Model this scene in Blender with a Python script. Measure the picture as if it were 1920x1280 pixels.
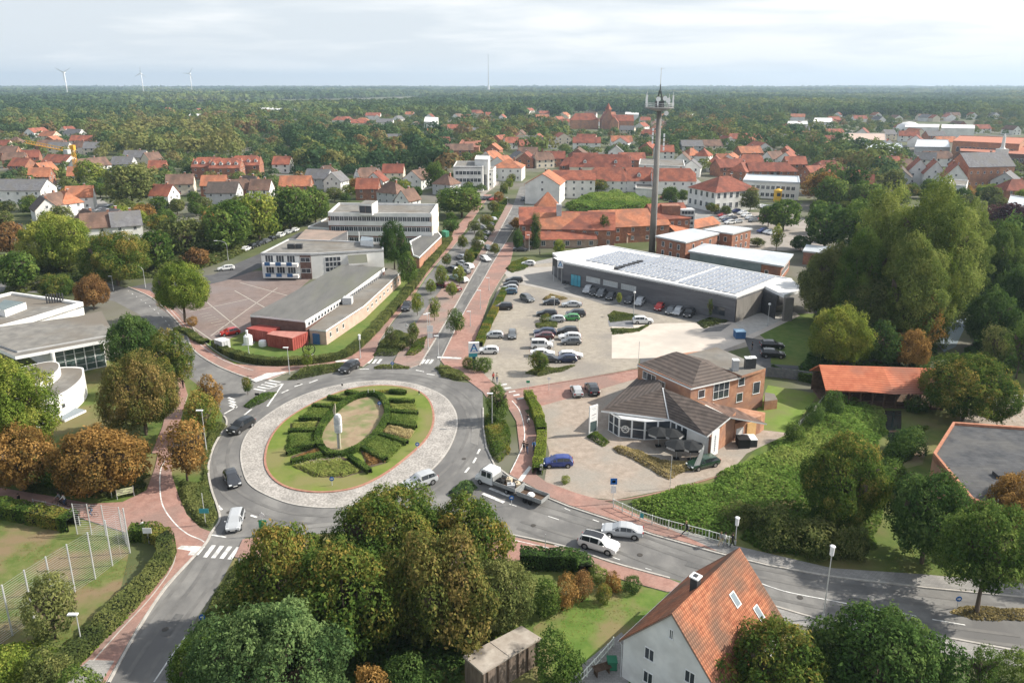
import bpy, math, random
import numpy as np
from mathutils import Vector, Matrix
from mathutils.geometry import tessellate_polygon
for o in list(bpy.data.objects): bpy.data.objects.remove(o, do_unlink=True)
sc = bpy.context.scene
COL = sc.collection
rnd = random.Random(7)
# ---------------------------------------------------------------- camera
CH, FP, VC, VH = 50.0, 1400.0, 560.0, 158.0
PITCH = math.atan((VC - VH) / FP); cP, sP = math.cos(PITCH), math.sin(PITCH)
cd = bpy.data.cameras.new('camera'); cam = bpy.data.objects.new('camera', cd); COL.objects.link(cam)
cam.location = (0, 0, CH); cam.rotation_euler = (math.pi/2 - PITCH, 0, 0)
cd.sensor_width = 36; cd.lens = FP/1920*36; cd.shift_y = -(640-VC)/1920; cd.clip_start = 1; cd.clip_end = 40000
sc.camera = cam
# ---------------------------------------------------------------- light
SUN_EL, SUN_AZ = math.radians(37), math.radians(8)      # azimuth counted from +X towards +Y
sl = bpy.data.lights.new('sun', 'SUN'); sl.energy = 5.0; sl.angle = math.radians(0.8); sl.color = (1, .93, .82)
sun = bpy.data.objects.new('sun', sl); COL.objects.link(sun); sun.location = (0, 0, 200)
sdir = Vector((math.cos(SUN_EL)*math.cos(SUN_AZ), math.cos(SUN_EL)*math.sin(SUN_AZ), math.sin(SUN_EL)))
sun.rotation_euler = sdir.to_track_quat('Z', 'Y').to_euler()
w = bpy.data.worlds.new('World'); sc.world = w; w.use_nodes = True
N, L = w.node_tree.nodes, w.node_tree.links
N.clear()
def nd(t, **k):
    n = N.new(t)
    for a, b in k.items(): setattr(n, a, b)
    return n
sky = nd('ShaderNodeTexSky', sky_type='NISHITA'); sky.sun_disc = False; sky.sun_elevation = SUN_EL
sky.sun_rotation = math.pi/2 - SUN_AZ; sky.dust_density = 2.5; sky.altitude = 50
bg = nd('ShaderNodeBackground'); bg.inputs[1].default_value = .1
bg2 = nd('ShaderNodeBackground')
tc = nd('ShaderNodeTexCoord'); sx = nd('ShaderNodeSeparateXYZ'); L.new(tc.outputs['Generated'], sx.inputs[0])
def M(op, a, b=None, c=None):
    n = nd('ShaderNodeMath', operation=op)
    for i, q in enumerate((a, b, c)):
        if q is None: continue
        if isinstance(q, (int, float)): n.inputs[i].default_value = q
        else: L.new(q, n.inputs[i])
    return n.outputs[0]
zz = M('ADD', M('MAXIMUM', sx.outputs[2], 0), .10)
cx = nd('ShaderNodeCombineXYZ'); L.new(M('DIVIDE', sx.outputs[0], zz), cx.inputs[0]); L.new(M('DIVIDE', sx.outputs[1], zz), cx.inputs[1])
nz = nd('ShaderNodeTexNoise'); nz.inputs['Scale'].default_value = .9; nz.inputs['Detail'].default_value = 7; nz.inputs['Roughness'].default_value = .52; nz.inputs['Distortion'].default_value = .3
mp = nd('ShaderNodeMapping'); mp.inputs['Scale'].default_value = (.8, 1.0, 1); mp.inputs['Rotation'].default_value = (0, 0, .12); mp.inputs['Location'].default_value = (3.3, 1.2, 0)
L.new(cx.outputs[0], mp.inputs[0]); L.new(mp.outputs[0], nz.inputs[0])
# cloud thins to the upper left, thick and bright to the right
side = M('ADD', M('MULTIPLY', sx.outputs[0], .25), 0)
f = M('ADD', nz.outputs[0], side)
rp = nd('ShaderNodeValToRGB'); L.new(f, rp.inputs[0])
el = rp.color_ramp.elements
el[0].position = .40; el[0].color = (.68, .73, .775, 1); el[1].position = .62; el[1].color = (.95, .95, .95, 1)
e = el.new(.5); e.color = (.79, .825, .85, 1)
# paler towards the horizon
hz = M('POWER', M('SUBTRACT', 1, M('MINIMUM', M('MAXIMUM', sx.outputs[2], 0), 1)), 34)
mx = nd('ShaderNodeMix', data_type='RGBA'); L.new(hz, mx.inputs[0]); L.new(rp.outputs[0], mx.inputs[6]); mx.inputs[7].default_value = (.86, .88, .89, 1)
L.new(mx.outputs[2], bg2.inputs[0]); bg2.inputs[1].default_value = .83
L.new(sky.outputs[0], bg.inputs[0])
mxs = nd('ShaderNodeMixShader')       # cloud deck near the horizon, opening to clearer blue overhead
mr = nd('ShaderNodeMapRange'); mr.inputs[1].default_value = .14; mr.inputs[2].default_value = .55; mr.inputs[3].default_value = .92; mr.inputs[4].default_value = .55; L.new(sx.outputs[2], mr.inputs[0]); L.new(mr.outputs[0], mxs.inputs[0])
L.new(bg.outputs[0], mxs.inputs[1]); L.new(bg2.outputs[0], mxs.inputs[2])
ow = nd('ShaderNodeOutputWorld'); L.new(mxs.outputs[0], ow.inputs[0])
sc.view_settings.view_transform = 'Standard'; sc.view_settings.look = 'None'; sc.view_settings.gamma = 1
sc.view_settings.use_curve_mapping = False; sc.view_settings.exposure = 0.55
sc.cycles.max_bounces = 5; sc.cycles.diffuse_bounces = 2; sc.cycles.glossy_bounces = 2; sc.cycles.transmission_bounces = 2
sc.cycles.volume_bounces = 0; sc.cycles.transparent_max_bounces = 4
# ---------------------------------------------------------------- pixel of the photograph <-> point of the place
def P(u, v, z=0.0):
    x, y = (u-960)/FP, (VC-v)/FP
    d = (x, cP+y*sP, -sP+y*cP); t = (z-CH)/d[2]
    return Vector((d[0]*t, d[1]*t, z))
def UV(p):
    x, y, z = p[0], p[1], p[2]-CH
    f_ = y*cP - z*sP; up = y*sP + z*cP
    return 960+FP*x/f_, VC-FP*up/f_
def Pw(pts, z=0): return [P(u, v, z) for u, v in pts]
# ---------------------------------------------------------------- materials
MATS = {}
def mat(name, c1, c2=None, scale=1.0, rough=.9, bump=0, spec=.25, metal=0, coord='pos', detail=5, c3=None, scale2=None, stretch=None, tex=None, coat=0, trans=0):
    if name in MATS: return MATS[name]
    m = bpy.data.materials.new(name); m.use_nodes = True; MATS[name] = m
    n, l = m.node_tree.nodes, m.node_tree.links
    b = n['Principled BSDF']; b.inputs['Roughness'].default_value = rough; b.inputs['Metallic'].default_value = metal
    b.inputs['Specular IOR Level'].default_value = spec
    if coat: b.inputs['Coat Weight'].default_value = coat; b.inputs['Coat Roughness'].default_value = .08
    if c2 is None:
        b.inputs['Base Color'].default_value = (*c1, 1); return m
    if coord == 'pos': co = n.new('ShaderNodeNewGeometry').outputs['Position']
    else: co = n.new('ShaderNodeTexCoord').outputs['Object']
    if stretch:
        mp_ = n.new('ShaderNodeMapping'); mp_.inputs['Scale'].default_value = stretch[:3]
        if len(stretch) > 3: mp_.inputs['Rotation'].default_value = (0, 0, stretch[3])
        l.new(co, mp_.inputs[0]); co = mp_.outputs[0]
    no = n.new('ShaderNodeTexNoise'); no.inputs['Scale'].default_value = scale; no.inputs['Detail'].default_value = detail; no.inputs['Roughness'].default_value = .62
    l.new(co, no.inputs[0])
    r = n.new('ShaderNodeValToRGB'); l.new(no.outputs[0], r.inputs[0])
    r.color_ramp.elements[0].position = .36; r.color_ramp.elements[1].position = .64
    r.color_ramp.elements[0].color = (*c1, 1); r.color_ramp.elements[1].color = (*c2, 1)
    out = r.outputs[0]
    if c3 is not None:
        n2 = n.new('ShaderNodeTexNoise'); n2.inputs['Scale'].default_value = scale2 or scale*.13; n2.inputs['Detail'].default_value = 4
        l.new(co, n2.inputs[0]); r2 = n.new('ShaderNodeValToRGB'); l.new(n2.outputs[0], r2.inputs[0])
        r2.color_ramp.elements[0].position = .46; r2.color_ramp.elements[1].position = .62
        mx_ = n.new('ShaderNodeMix'); mx_.data_type = 'RGBA'; l.new(r2.outputs[0], mx_.inputs[0]); l.new(out, mx_.inputs[6]); mx_.inputs[7].default_value = (*c3, 1)
        out = mx_.outputs[2]
    if tex:      # (kind, scale, strength, direction/brick size)
        if tex[0] == 'brick':
            t = n.new('ShaderNodeTexBrick'); t.inputs['Scale'].default_value = tex[1]; t.inputs['Mortar Size'].default_value = tex[3]
            t.inputs['Color1'].default_value = (1, 1, 1, 1); t.inputs['Color2'].default_value = (.8, .8, .8, 1); t.inputs['Mortar'].default_value = (tex[2],)*3+(1,)
            l.new(co, t.inputs[0]); fac = t.outputs[0]
        elif tex[0] == 'wave':
            t = n.new('ShaderNodeTexWave'); t.bands_direction = tex[3]; t.inputs['Scale'].default_value = tex[1]; t.inputs['Distortion'].default_value = .25
            l.new(n.new('ShaderNodeTexCoord').outputs['Object'], t.inputs[0])
            q = n.new('ShaderNodeMapRange'); q.inputs[3].default_value = tex[2]; q.inputs[4].default_value = 1.15; l.new(t.outputs[1], q.inputs[0])
            fac = q.outputs[0]
        elif tex[0] == 'voro':
            t = n.new('ShaderNodeTexVoronoi'); t.inputs['Scale'].default_value = tex[1]; l.new(co, t.inputs[0])
            q = n.new('ShaderNodeMapRange'); q.inputs[1].default_value = 0; q.inputs[2].default_value = .7; q.inputs[3].default_value = 1.1; q.inputs[4].default_value = tex[2]; l.new(t.outputs['Distance'], q.inputs[0])
            fac = q.outputs[0]
        v = n.new('ShaderNodeVectorMath'); v.operation = 'MULTIPLY'; l.new(out, v.inputs[0]); l.new(fac, v.inputs[1]); out = v.outputs[0]
    l.new(out, b.inputs['Base Color'])
    if bump:
        bp = n.new('ShaderNodeBump'); bp.inputs['Strength'].default_value = .6; bp.inputs['Distance'].default_value = bump
        l.new(no.outputs[0], bp.inputs['Height']); l.new(bp.outputs[0], b.inputs['Normal'])
    return m
def leafmat(name, cols, trans=.38):
    """cols: colours from the darkest to the lightest clump, chosen by the face attribute 'hue' plus a per-tree shift"""
    if name in MATS: return MATS[name]
    m = bpy.data.materials.new(name); m.use_nodes = True; MATS[name] = m
    n, l = m.node_tree.nodes, m.node_tree.links; n.clear()
    at = n.new('ShaderNodeAttribute'); at.attribute_name = 'hue'
    oi = n.new('ShaderNodeObjectInfo')
    a = n.new('ShaderNodeMath'); a.operation = 'MULTIPLY_ADD'; a.inputs[1].default_value = .22; l.new(oi.outputs['Random'], a.inputs[0])
    s = n.new('ShaderNodeMath'); s.operation = 'SUBTRACT'; s.inputs[1].default_value = .11; l.new(at.outputs['Fac'], s.inputs[0]); l.new(s.outputs[0], a.inputs[2])
    r = n.new('ShaderNodeValToRGB'); l.new(a.outputs[0], r.inputs[0])
    for i, c in enumerate(cols):
        p = i/(len(cols)-1)
        if i == 0: e_ = r.color_ramp.elements[0]
        elif i == len(cols)-1: e_ = r.color_ramp.elements[-1]
        else: e_ = r.color_ramp.elements.new(p)
        e_.position = p; e_.color = (*c, 1)
    d = n.new('ShaderNodeBsdfDiffuse'); l.new(r.outputs[0], d.inputs[0])
    t = n.new('ShaderNodeBsdfTranslucent'); l.new(r.outputs[0], t.inputs[0])
    mx_ = n.new('ShaderNodeMixShader'); mx_.inputs[0].default_value = trans; l.new(d.outputs[0], mx_.inputs[1]); l.new(t.outputs[0], mx_.inputs[2])
    o_ = n.new('ShaderNodeOutputMaterial'); l.new(mx_.outputs[0], o_.inputs[0])
    return m
# ---------------------------------------------------------------- objects
AUTO = []
def tag(o, label=None, cat=None, group=None, kind=None):
    if label: o['label'] = label
    if cat: o['category'] = cat
    if group: o['group'] = group
    if kind: o['kind'] = kind
    return o
def auto(o, look, cat, group=None, where=None):
    """label = look + place; things alike in one place are counted from the left at the end of the script"""
    o['category'] = cat
    if group: o['group'] = group
    AUTO.append((o, look, where)); return o
def empty(name, loc=(0, 0, 0), rz=0.0):
    o = bpy.data.objects.new(name, None); COL.objects.link(o); o.location = loc; o.rotation_euler = (0, 0, rz); o.empty_display_size = .3
    return o
def link(name, me, parent=None, loc=None, rz=None):
    o = bpy.data.objects.new(name, me); COL.objects.link(o)
    if parent: o.parent = parent
    if loc is not None: o.location = loc
    if rz is not None: o.rotation_euler = (0, 0, rz)
    return o
def copy_tree(o, parent=None):
    c = o.copy(); COL.objects.link(c); c.parent = parent
    for ch in list(o.children): copy_tree(ch, c)
    return c
class MB:
    def __init__(s): s.v = []; s.f = []; s.m = []; s.mats = []
    def mi(s, m):
        if m not in s.mats: s.mats.append(m)
        return s.mats.index(m)
    def face(s, idx, m): s.f.append(idx); s.m.append(m)
    def poly(s, pts, mt):
        i = len(s.v); s.v += [tuple(p) for p in pts]; s.face(list(range(i, i+len(pts))), s.mi(mt)); return s
    def box(s, x0, x1, y0, y1, z0, z1, mt, R=None):
        i = len(s.v); k = s.mi(mt)
        pts = [(x0, y0, z0), (x1, y0, z0), (x1, y1, z0), (x0, y1, z0), (x0, y0, z1), (x1, y0, z1), (x1, y1, z1), (x0, y1, z1)]
        if R is not None: pts = [tuple(R @ Vector(p)) for p in pts]
        s.v += pts
        for q in ((3, 2, 1, 0), (4, 5, 6, 7), (0, 1, 5, 4), (1, 2, 6, 5), (2, 3, 7, 6), (3, 0, 4, 7)): s.face([i+a for a in q], k)
        return s
    def prism(s, pts, z0, z1, mt, mtop=None, bottom=False, top=True):
        pts = [(p[0], p[1]) for p in pts]
        ar = sum(pts[i][0]*pts[(i+1) % len(pts)][1]-pts[(i+1) % len(pts)][0]*pts[i][1] for i in range(len(pts)))
        if ar < 0: pts = pts[::-1]
        n = len(pts); i = len(s.v); k = s.mi(mt); kt = s.mi(mtop or mt)
        za = z1 if hasattr(z1, '__len__') else [z1]*n
        if ar < 0 and hasattr(z1, '__len__'): za = za[::-1]
        s.v += [(x, y, z0) for x, y in pts] + [(p[0], p[1], za[j]) for j, p in enumerate(pts)]
        for j in range(n): s.face([i+j, i+(j+1) % n, i+n+(j+1) % n, i+n+j], k)
        if top:
            for t in tessellate_polygon([[Vector((x, y, 0)) for x, y in pts]]):
                a, b, c = t
                A = (pts[b][0]-pts[a][0])*(pts[c][1]-pts[a][1])-(pts[b][1]-pts[a][1])*(pts[c][0]-pts[a][0])
                if A < 0: a, c = c, a
                s.face([i+n+a, i+n+b, i+n+c], kt)
                if bottom: s.face([i+c, i+b, i+a], k)
        return s
    def cyl(s, p0, p1, r0, r1, mt, n=8, cap=True):
        p0, p1 = Vector(p0), Vector(p1); d = (p1-p0).normalized()
        a = d.orthogonal().normalized(); b = d.cross(a); i = len(s.v); k = s.mi(mt)
        for p, r in ((p0, r0), (p1, r1)):
            for j in range(n):
                t = 2*math.pi*j/n; s.v.append(tuple(p+a*math.cos(t)*r+b*math.sin(t)*r))
        for j in range(n): s.face([i+j, i+(j+1) % n, i+n+(j+1) % n, i+n+j], k)
        if cap: s.face([i+n+j for j in range(n)], k); s.face([i+j for j in range(n)][::-1], k)
        return s
    def tube(s, pts, r, mt, n=6):
        pts = [Vector(p) for p in pts]; rs = r if hasattr(r, '__len__') else [r]*len(pts)
        i = len(s.v); k = s.mi(mt); m = len(pts); a = None
        for q in range(m):
            d = (pts[min(q+1, m-1)]-pts[max(q-1, 0)]).normalized()
            a = d.orthogonal().normalized() if a is None else (a-d*a.dot(d)).normalized()
            b = d.cross(a)
            for j in range(n):
                t = 2*math.pi*j/n; s.v.append(tuple(pts[q]+a*math.cos(t)*rs[q]+b*math.sin(t)*rs[q]))
        for q in range(m-1):
            for j in range(n): s.face([i+q*n+j, i+q*n+(j+1) % n, i+(q+1)*n+(j+1) % n, i+(q+1)*n+j], k)
        s.face([i+j for j in range(n)][::-1], k); s.face([i+(m-1)*n+j for j in range(n)], k)
        return s
    def lathe(s, prof, mt, n=16, c=(0, 0, 0)):
        i = len(s.v); k = s.mi(mt); m = len(prof)
        for r, z in prof:
            for j in range(n):
                t = 2*math.pi*j/n; s.v.append((c[0]+r*math.cos(t), c[1]+r*math.sin(t), c[2]+z))
        for q in range(m-1):
            for j in range(n): s.face([i+q*n+j, i+q*n+(j+1) % n, i+(q+1)*n+(j+1) % n, i+(q+1)*n+j], k)
        s.face([i+(m-1)*n+j for j in range(n)], k)
        return s
    def mesh(s, name, smooth=False):
        me = bpy.data.meshes.new(name); me.from_pydata(s.v, [], s.f)
        for m in s.mats: me.materials.append(m)
        me.polygons.foreach_set('material_index', s.m)
        if smooth: me.polygons.foreach_set('use_smooth', [True]*len(s.f))
        me.update(); return me
    def build(s, name, parent=None, loc=None, rz=None, smooth=False): return link(name, s.mesh(name, smooth), parent, loc, rz)
def smooth(pts, closed=True, k=5):
    n = len(pts); out = []
    for i in range(n if closed else n-1):
        p = [Vector(pts[(i+j) % n] if closed else pts[min(max(i+j, 0), n-1)]) for j in (-1, 0, 1, 2)]
        for q in range(k):
            t = q/k; out.append(.5*((2*p[1])+(p[2]-p[0])*t+(2*p[0]-5*p[1]+4*p[2]-p[3])*t*t+(3*p[1]-p[0]-3*p[2]+p[3])*t**3))
    if not closed: out.append(Vector(pts[-1]))
    return out
NSH = [0]
def sheet(name, pts, z, mt, px=True, z0=None, side=None):
    NSH[0] += 1; z += (NSH[0] % 9)*.0009
    if px: pts = Pw(pts)
    mb = MB()
    if z0 is not None: mb.prism(pts, z0, z, side or mt, mt)
    else:
        i = 0
        for t in tessellate_polygon([[Vector((p[0], p[1], 0)) for p in pts]]):
            a, b, c = [pts[q] for q in t]
            if (b[0]-a[0])*(c[1]-a[1])-(b[1]-a[1])*(c[0]-a[0]) < 0: a, c = c, a
            mb.poly([(p[0], p[1], z) for p in (a, b, c)], mt)
    o = mb.build(name); o['kind'] = 'structure'; return o
def ribbon(mb, pts, w, z0, z1, mt, closed=False):
    """a strip of width w along pts, with sides when z1 > z0"""
    pts = [Vector((p[0], p[1], 0)) for p in pts]; n = len(pts); Lf, Rt = [], []
    for i in range(n):
        a = pts[(i-1) % n] if (closed or i > 0) else pts[i]; b = pts[(i+1) % n] if (closed or i < n-1) else pts[i]
        d = (b-a); d = d.normalized() if d.length > 1e-6 else Vector((1, 0, 0)); q = Vector((-d.y, d.x, 0))*w/2
        Lf.append(pts[i]+q); Rt.append(pts[i]-q)
    m = n if closed else n-1
    for i in range(m):
        j = (i+1) % n
        mb.poly([(*Rt[i][:2], z1), (*Rt[j][:2], z1), (*Lf[j][:2], z1), (*Lf[i][:2], z1)], mt)
        if z1 > z0+.01:
            mb.poly([(*Rt[i][:2], z0), (*Rt[j][:2], z0), (*Rt[j][:2], z1), (*Rt[i][:2], z1)], mt)
            mb.poly([(*Lf[j][:2], z0), (*Lf[i][:2], z0), (*Lf[i][:2], z1), (*Lf[j][:2], z1)], mt)
    return mb
# ---------------------------------------------------------------- leaves
def leaf_mesh(name, c, nrm, size, hue, mt, extra=None, aspect=.62):
    """c,nrm: (n,3); one rhombus-like leaf clump per point, slightly folded"""
    rs = np.random.RandomState(len(c) % 9973)
    n = len(c); nrm = nrm/np.maximum(np.linalg.norm(nrm, axis=1, keepdims=True), 1e-6)
    r = rs.normal(size=(n, 3)); a = np.cross(nrm, r); a /= np.maximum(np.linalg.norm(a, axis=1, keepdims=True), 1e-6); b = np.cross(nrm, a)
    s = size.reshape(-1, 1)
    V = np.empty((n, 4, 3)); fold = nrm*s*.18
    V[:, 0] = c-a*s*.6; V[:, 1] = c-b*s*aspect*.5+fold; V[:, 2] = c+a*s*.6; V[:, 3] = c+b*s*aspect*.5+fold
    V = V.reshape(-1, 3).astype(np.float32)
    me = bpy.data.meshes.new(name)
    nv = 4*n; me.vertices.add(nv); me.vertices.foreach_set('co', V.ravel())
    me.loops.add(nv); me.loops.foreach_set('vertex_index', np.arange(nv, dtype=np.int32))
    me.polygons.add(n); me.polygons.foreach_set('loop_start', np.arange(0, nv, 4, dtype=np.int32)); me.polygons.foreach_set('loop_total', np.full(n, 4, dtype=np.int32))
    at = me.attributes.new('hue', 'FLOAT', 'FACE'); at.data.foreach_set('value', np.clip(hue, 0, 1).astype(np.float32))
    me.materials.append(mt); me.update(calc_edges=True); me.validate()
    return me
def sph(rs, n):
    d = rs.normal(size=(n, 3)); return d/np.linalg.norm(d, axis=1, keepdims=True)
def crown_pts(seed, rx, rz, cz, nl, n, leaf, lob=.46, shape='round', bottom=.55):
    """leaf clumps on the skins of many overlapping lobes; returns centre, normal, size, hue"""
    rs = np.random.RandomState(seed); C = []; R = []
    for i in range(nl):
        z = 1-2*(i+.5)/nl; z = z if z > -bottom else -bottom*rs.uniform(.3, 1)
        ph = i*2.39996+rs.uniform(-.5, .5); q = math.sqrt(max(0, 1-z*z)); k = rs.uniform(.55, 1.06)
        l = lob*rs.uniform(.5, 1.45); ww = 1.0
        if shape == 'cone': ww = (1-z)/2*.95+.06
        elif shape == 'egg': ww = 1-.22*max(z, -.3)
        C.append((q*math.cos(ph)*rx*(1-l)*k*ww, q*math.sin(ph)*rx*(1-l)*k*ww, z*(rz-l*rx)*min(1, k+.08))); R.append(l*rx*(ww if shape == 'cone' else 1))
    for i in range(5): C.append(tuple(rs.uniform(-.22, .22, 3)*[rx, rx, rz])); R.append(rx*.40)
    C = np.array(C); R = np.array(R)
    li = rs.choice(len(C), size=int(n*2.2), p=R**2/np.sum(R**2))
    d = sph(rs, len(li)); d[:, 2] *= 1.0
    wob = 1+.2*np.sin(d[:, 0]*7+li)*np.sin(d[:, 1]*6+li*2)+.13*rs.normal(size=len(li))+np.where(rs.uniform(size=len(li)) < .06, rs.uniform(0, .45, len(li)), 0)
    p = C[li]+d*(R[li]*wob)[:, None]
    keep = np.ones(len(p), bool)
    for j in range(len(C)):
        dd = np.linalg.norm(p-C[j], axis=1); keep &= ~((dd < R[j]*.80) & (li != j)) | (rs.uniform(size=len(p)) < .06)
    keep &= p[:, 2] > -rz*(bottom+.28)
    p, d, li = p[keep][:n], d[keep][:n], li[keep][:n]
    lh = rs.uniform(0, 1, len(C))
    an = np.arctan2(p[:, 1], p[:, 0]); f1 = 1+.11*np.sin(2*an+seed)+.07*np.sin(3*an+seed*2+p[:, 2]/rz)+.06*np.sin(5*an+p[:, 2]*4/rz); p = p*np.stack([f1, f1, 1+.08*np.sin(an*2+seed*.7)], 1)
    hue = .52+(lh[li]-.5)*.62+(p[:, 2]/rz)*.10+rs.normal(size=len(p))*.15  # higher leaves get lighter colours: brighter crown tops are painted in
    nr = d+rs.normal(size=d.shape)*.5+np.array([0, 0, .15])
    thin = rs.uniform(0, 1, len(C))[li] < .16; kp = ~(thin & (rs.uniform(size=len(p)) < .75)); p, nr, hue = p[kp], nr[kp], hue[kp]
    sz = leaf*(.45+rs.uniform(0, 1, len(p))**1.6*1.25)
    p = p+np.array([0, 0, cz])
    return p, nr, sz, hue
def dist_inside(poly, x, y):
    inside = np.zeros(len(x), bool); n = len(poly); dm = np.full(len(x), 1e9)
    for i in range(n):
        x0, y0 = poly[i][0], poly[i][1]; x1, y1 = poly[(i+1) % n][0], poly[(i+1) % n][1]
        c = ((y0 > y) != (y1 > y)) & (x < (x1-x0)*(y-y0)/((y1-y0) if abs(y1-y0) > 1e-9 else 1e-9)+x0); inside ^= c
        L2 = (x1-x0)**2+(y1-y0)**2+1e-9; t = np.clip(((x-x0)*(x1-x0)+(y-y0)*(y1-y0))/L2, 0, 1)
        dm = np.minimum(dm, np.hypot(x-x0-t*(x1-x0), y-y0-t*(y1-y0)))
    return np.where(inside, dm, -dm)
def vnoise(x, y, s, seed=0):
    x = x/s; y = y/s; xi = np.floor(x).astype(int); yi = np.floor(y).astype(int); fx = x-xi; fy = y-yi
    fx = fx*fx*(3-2*fx); fy = fy*fy*(3-2*fy)
    def h(a, b): return np.abs(np.sin(a*127.1+b*311.7+seed*74.7)*43758.5453) % 1
    return (h(xi, yi)*(1-fx)+h(xi+1, yi)*fx)*(1-fy)+(h(xi, yi+1)*(1-fx)+h(xi+1, yi+1)*fx)*fy
def bush_mass(poly, h, leaf, dens, seed=0, lump=2.0, rough=.6, edge=.6, core=True, base=0.0, huef=.5):
    """leaf clumps over a lumpy height field inside poly; also a dark body below"""
    rs = np.random.RandomState(seed); poly = [(p[0], p[1]) for p in poly]
    X = [p[0] for p in poly]; Y = [p[1] for p in poly]; x0, x1, y0, y1 = min(X), max(X), min(Y), max(Y)
    n = int((x1-x0)*(y1-y0)*dens); x = rs.uniform(x0, x1, n); y = rs.uniform(y0, y1, n)
    d = dist_inside(poly, x, y)+(vnoise(x, y, lump*.7, seed+5)-.5)*edge*.8; k = d > 0; x, y, d = x[k], y[k], d[k]
    def H(x, y, d):
        e = np.clip(d/edge, 0, 1)**.5
        return h*e*(1-rough+rough*(vnoise(x, y, lump, seed)*.65+vnoise(x, y, lump*.4, seed+1)*.35)*1.25)
    z = H(x, y, d); gx = (H(x+.25, y, d)-z)/.25; gy = (H(x, y+.25, d)-z)/.25
    nr = np.stack([-gx, -gy, np.ones(len(x))], 1); nr /= np.linalg.norm(nr, axis=1, keepdims=True)
    drop = rs.uniform(0, 1, len(x))**2.2*np.minimum(.8, h*.6)*(rs.uniform(size=len(x)) < .4)
    edgepts = d < edge*1.0
    zz_ = np.where(edgepts, z*rs.uniform(.05, 1, len(x))**.7, z-drop)
    nr = nr+rs.normal(size=nr.shape)*.45
    hue = huef+(vnoise(x, y, lump*1.4, seed+2)-.5)*.7+rs.normal(size=len(x))*.13
    return np.stack([x, y, base+zz_], 1), nr, leaf*rs.uniform(.55, 1.35, len(x)), hue
# ================================================================ SETTING: ground, roads, paving
GRASS = mat('grass', (.07, .115, .022), (.125, .16, .04), .35, .95, c3=(.17, .15, .065), scale2=.09, bump=.05)
LAWN = mat('lawn', (.075, .13, .025), (.12, .165, .04), .6, .95, c3=(.13, .16, .04), scale2=.12, bump=.04)
FIELD = mat('dry_lawn', (.085, .125, .025), (.15, .165, .055), .8, .95, c3=(.20, .15, .085), scale2=.22, bump=.04)
TOWNG = mat('town_ground', (.05, .075, .02), (.12, .13, .06), .05, .95, c3=(.16, .15, .13), scale2=.02)
ASPH = mat('asphalt', (.14, .138, .135), (.225, .22, .21), .35, .85, c3=(.13, .128, .126), scale2=.16, stretch=(1, .7, 1), detail=12)
ASPD = mat('dark_asphalt', (.085, .085, .09), (.115, .115, .118), .6, .85, c3=(.075, .075, .08), scale2=.1)
REDP = mat('red_paving', (.33, .185, .15), (.43, .26, .215), .9, .9, c3=(.30, .20, .17), scale2=.16, detail=8, tex=('brick', 2.4, .75, .03))
GREYP = mat('grey_paving', (.33, .295, .245), (.41, .37, .31), .8, .9, c3=(.29, .265, .235), scale2=.09, detail=8, tex=('brick', 1.6, .72, .03))
YARDP = mat('yard_paving', (.32, .265, .215), (.43, .36, .30), .9, .9, c3=(.34, .31, .27), scale2=.13, detail=8, tex=('brick', 2.2, .72, .03))
CONC = mat('pale_concrete', (.48, .43, .38), (.56, .51, .45), .3, .9, c3=(.44, .40, .36), scale2=.07, detail=8)
SLABG = mat('grey_slabs', (.30, .29, .28), (.37, .36, .34), .7, .9, c3=(.26, .255, .25), scale2=.15, tex=('brick', 1.2, .7, .03))
PLAZA = mat('plaza_paving', (.20, .155, .138), (.27, .21, .19), .5, .9, c3=(.24, .20, .19), scale2=.08, detail=8, tex=('brick', 1.8, .75, .03))
KERB = mat('kerb_stone', (.36, .34, .31), (.47, .45, .42), 1.5, .9)
MARK = mat('road_paint', (.62, .62, .60), (.78, .78, .76), 3, .7, c3=(.45, .45, .44), scale2=1.2)
COBB = mat('cobbles', (.41, .385, .355), (.54, .51, .475), 1.2, .9, c3=(.37, .35, .325), scale2=.3, tex=('voro', 3.6, .62), bump=.02)
SOIL = mat('soil', (.075, .055, .038), (.13, .10, .07), 1.2, .95)
SAND = mat('sandy_grass', (.19, .165, .10), (.15, .17, .06), .5, .95, c3=(.26, .19, .14), scale2=.3)
WATER = mat('pond_water', (.03, .04, .035), None, rough=.06, spec=.5)
gm = MB(); R_ = 15000
gm.poly([(-R_, -200, 0), (R_, -200, 0), (R_, 16000, 0), (-R_, 16000, 0)], TOWNG)
gm.build('ground')['kind'] = 'structure'
Z1, Z2, Z3, ZM, ZR = .012, .024, .036, .046, .11
# lawns
sheet('grass', [(-200, 940), (120, 940), (250, 1000), (200, 1220), (120, 1330), (-300, 1330)], .006, FIELD)
sheet('grass', [(60, 660), (330, 690), (420, 760), (400, 900), (330, 980), (-60, 935), (-60, 760)], .006, GRASS)
sheet('grass', [(400, 600), (600, 600), (800, 480), (830, 500), (700, 620), (640, 690), (420, 690), (380, 650)], .006, LAWN)
sheet('grass', [(360, 1190), (440, 1045), (540, 1000), (1000, 1010), (1300, 1090), (1700, 1330), (300, 1330)], .006, GRASS)
sheet('grass', [(1180, 940), (1380, 880), (1560, 700), (2000, 700), (2050, 1120), (1560, 1065), (1330, 1020)], .006, GRASS)
sheet('grass', [(1395, 628), (1480, 588), (1530, 588), (1545, 700), (1440, 680)], .018, LAWN)
sheet('grass', [(1440, 722), (1535, 738), (1480, 812), (1400, 812)], .018, mat('bright_lawn', (.12, .19, .03), (.17, .235, .05), .5, .95, c3=(.16, .185, .06), scale2=.2))
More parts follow.
